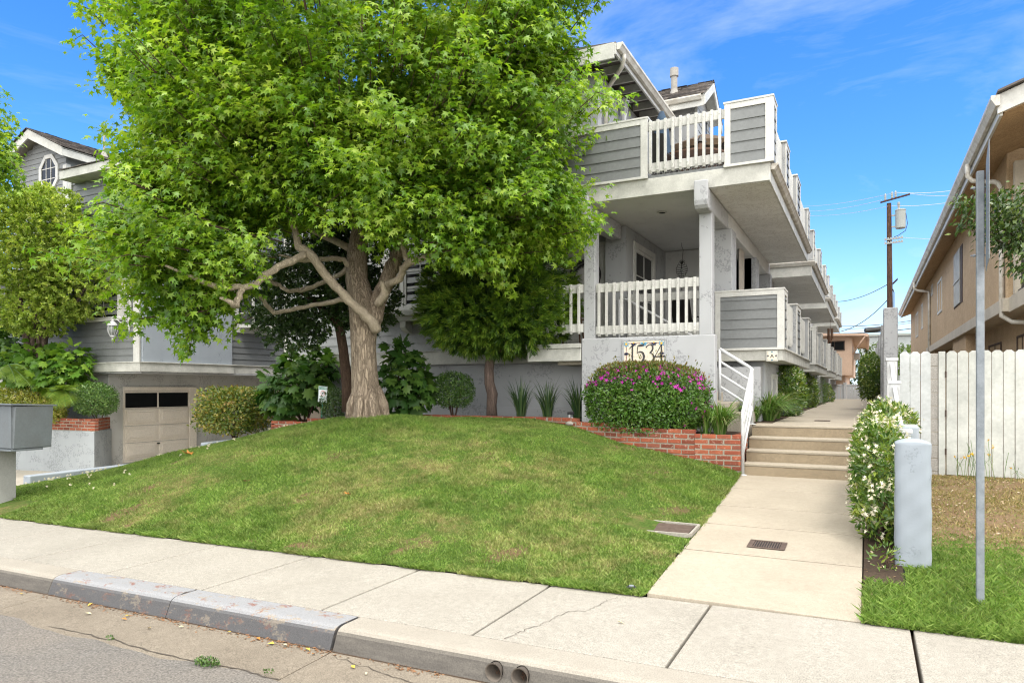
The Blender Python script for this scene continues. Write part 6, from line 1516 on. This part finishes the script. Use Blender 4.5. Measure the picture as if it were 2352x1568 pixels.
# the letter A tile
u0, u1, za, zc = -1.50, -1.315, 1.94, 2.125; yf = 12.364
t = thing('unit_letter_tile', ((u0+u1)/2, yf, za), 'small square tile with the letter A under the lower balcony corner', 'letter tile')
b = MB(); b.box(u0, u1, yf, 12.3985, za, zc); b.build('frame', m_trim, t, bevel=.003)
b = MB(); b.box(u0 + .02, u1 - .02, yf - .004, yf - .0002, za + .02, zc - .02); b.build('tile', m_ivory, t)
cx, cz = (u0+u1)/2, (za+zc)/2; b, n_ = MB(), MB()
for a in (60, 90, 120): petal(b, cx, cz + .055, R(a - 180 + 180), .022, .016, yf - .005)
for a in (240, 270, 300): petal(b, cx, cz - .055, R(a), .022, .016, yf - .005)
for a in (-30, 0, 30): petal(n_, cx + .05, cz, R(a), .026, .014, yf - .005)
for a in (150, 180, 210): petal(n_, cx - .05, cz, R(a), .026, .014, yf - .005)
b.build('blue_flowers', m_tblue, t); n_.build('navy_flowers', m_navy, t)
txt('A', .085, (cx, yf - .006, cz - .031), m_black, t, 'letter')
# the dog sign on its stake
q = at(741, 905, 13.6); q.y = 10.95; q = Vector((q.x, 10.95, at(741, 905, 13.7).z)); q.x = at(741, 905, 10.95/(cT - sT*((741-1176)/1600)*-1 if False else (.8913 + .4534*((741-1176)/1600)))).x; q.z = EYE - (905-890)/1600*(10.95/(.8913 + .4534*((741-1176)/1600)))
t = thing('yard_sign', (q.x - .04, 10.97, .8), 'small white and green yard sign about dogs on a green stake, tilted', 'yard sign')
tilt = R(4); w_, h_ = .235, .325
b = MB(); b.box(-w_/2, w_/2, 0, .004, -h_/2, h_/2); pl_ = b.v
def tl(b_): 
    b_.v = [(q.x + x*math.cos(tilt) + z*math.sin(tilt), 10.95 + y, q.z - x*math.sin(tilt) + z*math.cos(tilt)) for x, y, z in b_.v]; return b_
tl(b).build('plate', m_signw, t, bevel=.001)
b = MB(); z_ = h_/2 - .008; b.box(-w_/2 + .008, w_/2 - .008, -.0012, -.0002, z_ - .058, z_)
for x0, x1, a0, a1_ in ((-w_/2 + .006, -w_/2 + .011, -h_/2 + .006, z_ - .0585), (w_/2 - .011, w_/2 - .006, -h_/2 + .006, z_ - .0585), (-w_/2 + .0112, w_/2 - .0112, -h_/2 + .006, -h_/2 + .011)): b.box(x0, x1, -.0012, -.0002, a0, a1_)
tl(b).build('green_band', m_green, t)
def stxt(s, size, z, mat, nm):
    c = txt(s, size, (0, 0, 0), mat, t, nm)
    M = __import__('mathutils').Matrix
    c.data.transform(M.Translation(OFF[t.name])); c.data.transform(M.Translation((0, -.002, z))); c.data.transform(M.Rotation(tilt, 4, 'Y')); c.data.transform(M.Translation(Vector((q.x, 10.95, q.z)) - OFF[t.name]))
stxt('ATTENTION', .042, h_/2 - .052, m_signw, 'lettering')
for k, s_ in enumerate(('A GOOD', 'NEIGHBOR', 'CLEANS UP')): stxt(s_, .034, -.075 - k*.033, m_green, 'lettering')
b = MB(); n = 28
for k in range(n):
    a0, a1_ = 6.2832*k/n, 6.2832*(k+1)/n; b.prism([(r_*math.cos(a), -.0006, .018 + r_*math.sin(a)) for r_, a in ((.054, a0), (.054, a1_), (.045, a1_), (.045, a0))], (0, -.001, 0))
tl(b).build('red_ring', m_signr, t)
b = MB()
for poly in ([(-.022, -.004), (.012, -.002), (.012, .012), (-.020, .006)], [(.006, .006), (.014, .006), (.026, .028), (.010, .026)], [(.010, .020), (.034, .020), (.032, .028), (.012, .032)], [(-.024, -.028), (-.018, -.028), (-.012, 0), (-.022, .002)], [(-.012, -.026), (-.007, -.026), (-.006, 0), (-.014, 0)], [(.004, -.028), (.009, -.028), (.012, 0), (.004, 0)], [(-.020, .004), (-.016, .008), (-.034, .022), (-.036, .018)]):
    b.prism([(x, -.0006, z + .016) for x, z in poly], (0, -.001, 0))
tl(b).build('dog_figure', m_black, t)
b = MB(); b.box(-.010, .010, .005, .012, -h_/2 - .42, -h_/2 + .06); tl(b).build('stake', m_green, t)
# drain grates, meter lid, sprinkler
def grate(label, u0, u1, v0, v1, zf, n, name='drain_grate'):
    t = thing(name, ((u0+u1)/2, (v0+v1)/2, zf((v0+v1)/2)), label, 'drain grate')
    b = MB(); Zc = lambda v: zf(v) + .005; e_ = .045
    def sl(x0, x1, y0, y1, dz=.0): b.prism([(x0, y0, Zc(y0) + dz), (x1, y0, Zc(y0) + dz), (x1, y1, Zc(y1) + dz), (x0, y1, Zc(y1) + dz)], (0, 0, .006))
    sl(u0, u0 + e_, v0, v1); sl(u1 - e_, u1, v0, v1); sl(u0 + e_, u1 - e_, v0, v0 + e_*.6); sl(u0 + e_, u1 - e_, v1 - e_*.6, v1)
    b.build('frame', m_rust, t, bevel=.002)
    b = MB(); W_ = u1 - u0 - 2*e_
    for k in range(n): x = u0 + e_ + W_*(k + .5)/n; sl(x - W_/n*.26, x + W_/n*.26, v0 + e_*.6, v1 - e_*.6, -.001)
    b.build('bars', m_rust, t, bevel=.002)
    b = MB(); b.prism([(u0 + .01, v0 + .01, zf(v0) + .002), (u1 - .01, v0 + .01, zf(v0) + .002), (u1 - .01, v1 - .01, zf(v1) + .002), (u0 + .01, v1 - .01, zf(v1) + .002)], (0, 0, .0015)); b.build('hole_shade', m_dark, t)  # flat dark sheet standing in for the shaded hole below the bars
grate('rusty iron drain grate set in the lower walk', -.96, -.64, 6.53, 6.80, walkz, 11)
grate('narrow dark drain grate in the upper walk', -.80, -.55, 13.0, 13.22, lambda v: .927, 8)
t = thing('meter_box_lid', (-1.78, 6.9, .05), 'rusty brown meter box lid at the lawn edge beside the walk', 'meter lid')
ml = lambda u, v: walkz(v) + .012
b = MB(); b.prism([(-2.12, 6.72, .075), (-1.53, 6.72, .082), (-1.53, 7.06, .098), (-2.06, 7.06, .098)], (0, 0, .02)); b.build('lid', m_rust, t, bevel=.004)
b = MB()
for p, q2 in (((-2.16, 6.69, .06), (-1.50, 6.69, .07)), ((-1.50, 6.69, .07), (-1.50, 7.10, .09)), ((-2.10, 7.1, .09), (-1.50, 7.1, .09)), ((-2.16, 6.69, .06), (-2.10, 7.1, .09))):
    d = Vector(q2) - Vector(p); s = Vector((-d.y, d.x, 0)).normalized()*.025; b.obox(Vector(p) - s*.5, d, s, (0, 0, .04))
b.build('frame', m_sidewalk, t, bevel=.003)
t = thing('sprinkler_head', (-1.56, 5.03, .01), 'small black pop up sprinkler head in the bare corner of the lawn', 'sprinkler')
b = MB(); b.lathe((-1.56, 5.03, -.01), [(.038, 0), (.038, .028), (.032, .032)], 18); b.build('cap', m_dark, t); b = MB(); b.lathe((-1.56, 5.03, .022), [(.018, 0), (.018, .008), (.008, .010)], 14); b.build('nozzle', m_galv, t)
# fallen leaves: on the lawn, the pavement and along the gutter
m_fall = [paint('dry_leaf_orange', (.42, .17, .03), .7, .3, 30), paint('dry_leaf_yellow', (.52, .36, .06), .7, .3, 30), paint('dry_leaf_pale', (.52, .48, .30), .7, .3, 30), paint('dry_leaf_brown', (.22, .11, .05), .7, .3, 30)]
def fallen(u, v, z, sz, mi, star, label, grp):
    V0, F0 = STAR if star else OVAL; a = random.uniform(0, 6.28); b = MB(); tx, ty = random.uniform(-.3, .3), random.uniform(-.3, .3)
    vs = []
    for x, y, zz in V0:
        X, Y = (x*math.cos(a) - (y-.4)*math.sin(a))*sz, (x*math.sin(a) + (y-.4)*math.cos(a))*sz
        vs.append((u + X, v + Y, z + .012 + X*tx + Y*ty + zz*sz*1.2*(-1 if star else 1)))
    b.add(vs, [tuple(f) for f in F0]); o = b.build('fallen_leaf', m_fall[mi]); tag(o, label, 'fallen leaf', grp)
fallen(*at(435, 1058, 10.4).xy, L(*at(435, 1058, 10.4).xy) + .03, .20, 0, True, 'large orange fallen leaf on the left slope of the lawn', None)
for x, y, D_ in ((565, 1112, 8.6), (800, 1130, 7.8)):
    p = at(x, y, D_); fallen(p.x, p.y, L(p.x, p.y) + .03, .10, 0 if x > 600 else 3, True, 'small orange brown fallen leaf on the middle of the lawn' if x > 600 else 'small brown fallen leaf on the left part of the lawn', None)
fallen(-1.42, 4.33, SL*-1.4, .055, 2, False, 'single green leaf lying on a pavement panel', None)
gl = [(-6.35, 3.36), (-5.75, 3.38), (-5.5, 3.42), (-5.28, 3.27), (-4.95, 3.36), (-4.9, 3.30), (-4.55, 3.25), (-4.35, 3.36), (-3.95, 3.42), (-3.65, 3.41), (-3.5, 3.38), (-3.4, 3.40), (-3.2, 3.40), (-3.12, 3.36), (-2.75, 3.3), (-2.62, 3.26), (-1.85, 3.3), (-2.3, 3.2)]
for k, (u, v) in enumerate(gl):
    mi = (1, 0, 1, 2)[k % 4]; fallen(u, v, SL*u - .138 - .015*(3.45-v)/.65, random.uniform(.03, .065), mi, False, 'small dry leaf lying in the gutter along the kerb', 'dry leaves along the gutter')
n = 1500; u_ = RNG.uniform(-6.8, -2.2, n); v_ = 3.448 - np.abs(RNG.normal(size=n))*.035; z = SL*u_ - .1375 - .015*(3.45 - v_)/.65
ok = RNG.random(n) < np.clip(.45 + .6*lnoise(u_, v_*0, 5, 44), .05, 1); P = np.stack([u_, v_, z + .003], 1)[ok]
o = scatter('gutter_debris', P, runit(len(P))*np.array([1, 1, .15]), runit(len(P))*.4 + np.array([0, 0, 1]), RNG.uniform(.008, .03, len(P)), OVAL, m_fall[3], None); tag(o, 'line of dry brown debris along the foot of the kerb', 'debris'); o['kind'] = 'stuff'
# lantern on the left wing
def cage_lantern(label, base, pt, arm):
    t = thing('wall_lantern', pt, label, 'lantern'); x, y, z = pt
    b = MB(); b.lathe((x, y, z), [(.01, -.10), (.022, -.08), (.012, -.05), (.06, 0), (.055, .02)], 14); b.lathe((x, y, z + .27), [(.12, 0), (.115, .02), (.06, .09), (.03, .11), (.035, .14), (.012, .16), (.02, .19), (.004, .22)], 14); b.build('cap', m_vinyl, t)
    b = MB()
    for k in range(8):
        a = k*math.pi/4; d = Vector((math.cos(a), math.sin(a), 0)); b.tube([Vector(pt) + d*.05, Vector(pt) + d*.10 + Vector((0,0,.1)), Vector(pt) + d*.115 + Vector((0,0,.18)), Vector(pt) + d*.10 + Vector((0,0,.27))], .006, 5)
    b.build('cage', m_vinyl, t)
    b = MB(); b.lathe((x, y, z), [(.045, .02), (.085, .1), (.10, .18), (.09, .268)], 14); b.build('glass_shade', m_trafo, t, smooth=True)
    b = MB(); p = Vector(pt) + Vector((0, 0, .40)); w0 = Vector(base)
    b.tube([p, p + Vector((0, 0, .06)), p.lerp(w0, .4) + Vector((0, 0, .12)), w0 + Vector((0, -.02, .02)), w0], .014, 6); b.tube([p.lerp(w0, .2) + Vector((0,0,.06)), p.lerp(w0, .5) + Vector((0,0,-.02)), p.lerp(w0, .7) + Vector((0,0,.06))], .010, 5); b.tube([w0 + Vector((0, -.01, -.18)), w0 + Vector((0, -.015, .14))], [.03, .035], 8)
    b.build('bracket', m_vinyl, t)
cage_lantern('ornate white caged wall lantern on the grey siding left of the tree', (-16.42, 11.185, 3.10), (-16.78, 10.98, 2.78), 0)
p = Vector((-4.5, 14.3, 6.72)); t = thing('wall_lantern', (-4.3, 14.3, 6.6), 'small white box lantern on the terrace wall under the eave', 'lantern')
p = Vector((-4.36, 13.55, 7.02))
b = MB(); b.prism([(p.x - .05, p.y - .05, p.z), (p.x + .05, p.y - .05, p.z), (p.x + .05, p.y + .05, p.z), (p.x - .05, p.y + .05, p.z)], (0, 0, .02)); b.lathe((p.x, p.y, p.z + .22), [(.12, 0), (.12, .015), (.03, .09), (.005, .12)], 6); b.lathe((p.x, p.y, p.z), [(.03, -.22), (.05, -.1), (.065, 0)], 6)
for k in range(6): a = k*math.pi/3; b.tube([p + Vector((.065*math.cos(a), .065*math.sin(a), 0)), p + Vector((.10*math.cos(a), .10*math.sin(a), .22))], .006, 4)
b.build('frame', m_vinyl, t); b = MB(); b.lathe(p, [(.06, .01), (.092, .218)], 6); b.build('glass_shade', m_trafo, t); b = MB(); b.tube([p + Vector((0, 0, -.15)), p + Vector((-.08, 0, -.2)), p + Vector((-.139, 0, -.1))], .015, 6); b.build('bracket', m_vinyl, t)
# porch ornament, wall plate, stand
o3 = at(1566, 622, 14.8); t = thing('hanging_ornament', o3, 'dark metal pineapple shaped ornament hanging on a hook from the porch ceiling', 'ornament')
b = MB(); top = Vector((o3.x, o3.y, 4.575)); b.tube([top, Vector((o3.x, o3.y, 4.5)), Vector((o3.x + .03, o3.y, 4.42)), Vector((o3.x - .01, o3.y, 4.0)), Vector((o3.x, o3.y, o3.z + .24))], .005, 5); b.build('hook', m_iron, t)
b = MB()
for k in range(7):
    for s_ in (-1, 1):
        z = o3.z - .16 + k*.045; w_ = .125*math.sin(math.pi*(k + 1)/8.5); b.tube([(o3.x, o3.y, z), (o3.x + s_*w_, o3.y, z + .02), (o3.x + s_*w_*.9, o3.y, z + .07)], .007, 5)
for k in range(5): a = R(50 + 20*k); b.tube([(o3.x, o3.y, o3.z + .14), (o3.x + .09*math.cos(a), o3.y, o3.z + .14 + .10*math.sin(a))], [.014, .004], 5)
b.tube([(o3.x, o3.y, o3.z - .2), (o3.x, o3.y, o3.z + .2)], .007, 5); b.tube([(o3.x, o3.y, o3.z - .2), (o3.x, o3.y, o3.z - .42)], .009, 5); b.build('body', m_iron, t)
b = MB(); b.lathe((o3.x, o3.y - .0, o3.z - .045), [(.005, 0), (.035, .035), (.035, .055), (.005, .09)], 12); b.build('glass_ball', m_trafo, t, smooth=True)
wc = at(1331, 628, 13.45); t = thing('door_wreath', (wc.x, 12.9, wc.z - .3), 'dark round metal wreath hanging on the porch door', 'wreath'); n = 40; b = MB()
for r_, rr in ((.30, .035), (.22, .02)): b.tube([(wc.x + r_*math.cos(6.2832*k/n), 12.885, wc.z + r_*math.sin(6.2832*k/n)) for k in range(n+1)], rr, 8)
b.build('ring', m_iron, t, smooth=True); b = MB()
for k in range(24): a = 6.2832*k/24; b.tube([(wc.x + .17*math.cos(a), 12.88, wc.z + .17*math.sin(a)), (wc.x + .30*math.cos(a+.2), 12.88, wc.z + .30*math.sin(a+.2))], .010, 5)
b.build('scrollwork', m_pipe, t)
e_ = Vector((-4.75, 11.9, 2.262)); t = thing('easel', e_, 'wooden easel legs standing on the porch floor behind the left railing', 'easel'); b = MB()
for dx, dy in ((-.22, -.1), (.22, -.1), (0, .25)): b.tube([e_ + Vector((dx, dy, 0)), e_ + Vector((dx*.2, dy*.2, .95))], .016, 6)
b.build('legs', m_wood, t); b = MB(); b.box(e_.x - .2, e_.x + .2, e_.y - .06, e_.y - .04, e_.z + .45, e_.z + .48); b.build('ledge', m_wood, t)
# porch chair hint and curtain on the patio
cu = Vector((-2.28, 14.8, 2.2)); t = thing('patio_curtain', cu, 'beige patio curtain gathered beside a pillar under the balcony', 'curtain'); P = []
b = MB(); vs = []
for j in range(13):
    for k in range(25):
        w_ = .55 - .30*math.exp(-((j/12 - .25)/.25)**2); vs.append((cu.x + .035*math.sin(k*1.3), 14.55 + w_*(k/24), 2.2 + 2.1*j/12))
b.add(vs, [(j*25+k, j*25+k+1, (j+1)*25+k+1, (j+1)*25+k) for j in range(12) for k in range(24)]); b.build('cloth', m_curtain, t, smooth=True)
def chair(label, loc, a):
    t = thing('patio_chair', loc, label, 'chair'); c, s = math.cos(a), math.sin(a); X = lambda x, y, z: (loc[0] + x*c - y*s, loc[1] + x*s + y*c, loc[2] + z)
    b = MB(); b.prism([X(-.26, -.25, .42), X(.26, -.25, .42), X(.26, .25, .42), X(-.26, .25, .42)], (0, 0, .04)); b.build('seat', m_iron, t)
    b = MB(); b.prism([X(-.26, .24, .44), X(.26, .24, .44), X(.26, .34, .98), X(.0, .36, 1.03), X(-.26, .34, .98)], Vector(X(0, .03, 0)) - Vector(X(0, 0, 0))); b.build('backrest', m_iron, t)
    for x in (-.25, .25):
        for y in (-.24, .24): b = MB(); b.tube([X(x, y, 0), X(x, y, .43)], .014, 6); b.build('leg', m_iron, t)
        b = MB(); b.tube([X(x, -.22, .43), X(x*1.08, -.22, .64), X(x*1.08, .26, .66)], .016, 6); b.build('armrest', m_iron, t)
fl = 4.86
chair('dark woven chair at the left of the terrace behind the railing', (-3.25, 12.2, fl), math.pi*.92); chair('dark woven chair at the right of the terrace behind the railing', (-1.95, 13.0, fl), math.pi*.6)
chair('dark chair on the lower patio behind the porch balusters', (-2.95, 13.5, 2.17), math.pi*.8)
t = thing('patio_table', (-2.75, 12.6, fl), 'dark patio table on the terrace under the tan umbrella', 'table'); b = MB(); b.lathe((-2.75, 12.6, fl + .70), [(.62, 0), (.62, .03)], 24); b.build('table_top', m_wood, t)
for k in range(4): a = k*1.57 + .6; b = MB(); b.tube([(-2.75 + .2*math.cos(a), 12.6 + .2*math.sin(a), fl + .7), (-2.75 + .5*math.cos(a), 12.6 + .5*math.sin(a), fl)], .02, 6); b.build('leg', m_iron, t)
t = thing('table_lantern', (-2.62, 12.5, fl + .732), 'dark pagoda topped lantern standing on the terrace table', 'lantern'); q = (-2.62, 12.5, fl + .733); b = MB(); b.lathe(q, [(.09, 0), (.09, .02), (.075, .025), (.075, .22), (.12, .235), (.05, .30), (.02, .34), (.004, .37)], 4); b.build('body', m_iron, t); b = MB(); b.lathe((q[0], q[1], q[2] + .03), [(.076, 0), (.076, .18)], 12); b.build('panel', m_wood, t)
t = thing('patio_umbrella', (-2.45, 12.75, fl), 'tan thatched patio umbrella with leaning pole on the terrace', 'umbrella'); hub = Vector((-2.95, 14.4, fl + 1.8)); b = MB(); b.tube([(-2.75, 14.2, fl), hub], .022, 8); b.build('pole', m_iron, t)
b = MB(); n = 8; vs = [tuple(hub)] + [(hub.x + 1.0*math.cos(6.2832*k/n), hub.y + 1.0*math.sin(6.2832*k/n), hub.z - .42) for k in range(n)]; b.add(vs, [(0, k+1, (k+1) % n + 1) for k in range(n)]); b.add([(x, y, z - .10) if i else (x, y, z) for i, (x, y, z) in enumerate(vs)], []); 
b.add([v for k in range(n) for v in (vs[k+1], vs[(k+1) % n+1], (vs[(k+1) % n+1][0], vs[(k+1) % n+1][1], vs[(k+1) % n+1][2] - .12), (vs[k+1][0], vs[k+1][1], vs[k+1][2] - .12))], [(4*k, 4*k+1, 4*k+2, 4*k+3) for k in range(n)]); b.build('canopy', m_thatch, t)
for k in range(n): b = MB(); b.tube([hub - Vector((0, 0, .02)), Vector(vs[k+1]) - Vector((0, 0, .02))], .008, 5); b.build('rib', m_iron, t)
t = thing('umbrella_cover', (-3.55, 13.4, fl), 'closed dark blue umbrella standing on the terrace by the wall', 'umbrella'); b = MB(); b.lathe((-3.55, 13.4, fl), [(.10, .15), (.20, .5), (.19, 1.2), (.12, 1.8), (.04, 2.0)], 14); b.build('cloth', m_blue, t, smooth=True); b = MB(); b.lathe((-3.55, 13.4, fl), [(.25, 0), (.25, .06), (.03, .08), (.03, .2)], 14); b.build('base', m_iron, t)
# pipes, stones, garden lamp
t = thing('drain_elbow', (-9.0, 11.15, .8), 'dark grey corrugated drain pipe elbow behind the bricks left of the trunk', 'pipe'); q = at(783, 952, 13.75); b = MB()
b.tube([(q.x - .22, 11.25, .78), (q.x - .2, 11.22, .92), (q.x - .08, 11.2, 1.03), (q.x + .08, 11.2, 1.0), (q.x + .25, 11.22, .9)], [.12, .125, .13, .13, .125], 14); b.build('pipe', m_pipe, t, smooth=True)
t = thing('irrigation_valve', (-4.35, 11.05, .88), 'small white irrigation pipes and dark valve by the strap leaved plants', 'pipe'); q = at(1308, 945, 11.9); b = MB()
b.tube([(q.x, q.y, .85), (q.x, q.y, 1.06)], .018, 8); b.tube([(q.x + .05, q.y, .85), (q.x + .05, q.y, 1.0)], .016, 8); b.build('pipes', m_vinyl, t); b = MB(); b.tube([(q.x - .03, q.y, 1.06), (q.x + .08, q.y, 1.07)], .028, 8); b.build('valve', m_dark, t)
for k, (x, y, lab) in enumerate(((1303, 971, 'pale rounded stone on the planter soil beside the brick edge'),)):
    q = at(x, y, 11.3); b = MB(); b.lathe((q.x, 10.66, .875), [(.05, 0), (.10, .02), (.10, .05), (.05, .08), (.01, .085)], 12); o = b.build('stone', m_sidewalk, smooth=True); tag(o, lab, 'stone')
for u, v, lab in ((-1.30, 16.9, 'tiny white garden lamp beside the upper walk'),):
    t = thing('garden_lamp', (u, v, .93), lab, 'garden lamp'); b = MB(); b.tube([(u, v, .92), (u, v, 1.05)], .012, 6); b.build('stake', m_vinyl, t); b = MB(); b.lathe((u, v, 1.05), [(.05, 0), (.07, .02), (.02, .07)], 12); b.build('shade', m_vinyl, t)
w1 = at(2440, 0, 1)
t = thing('wind_chime', (-1.5, 34.2, 3.3), 'small hanging wind chime at the far end of the balconies', 'wind chime'); b = MB(); q = at(1907, 765, 30)
for k in range(6): a = k; b.tube([(q.x + .10*math.cos(a), q.y + .10*math.sin(a), q.z + .2), (q.x + .10*math.cos(a), q.y + .10*math.sin(a), q.z - .25 - .06*k)], .02, 5)
b.tube([(q.x, q.y, q.z + .2), (q.x, q.y, q.z + .75)], .008, 4); b.build('tubes', m_wood, t)
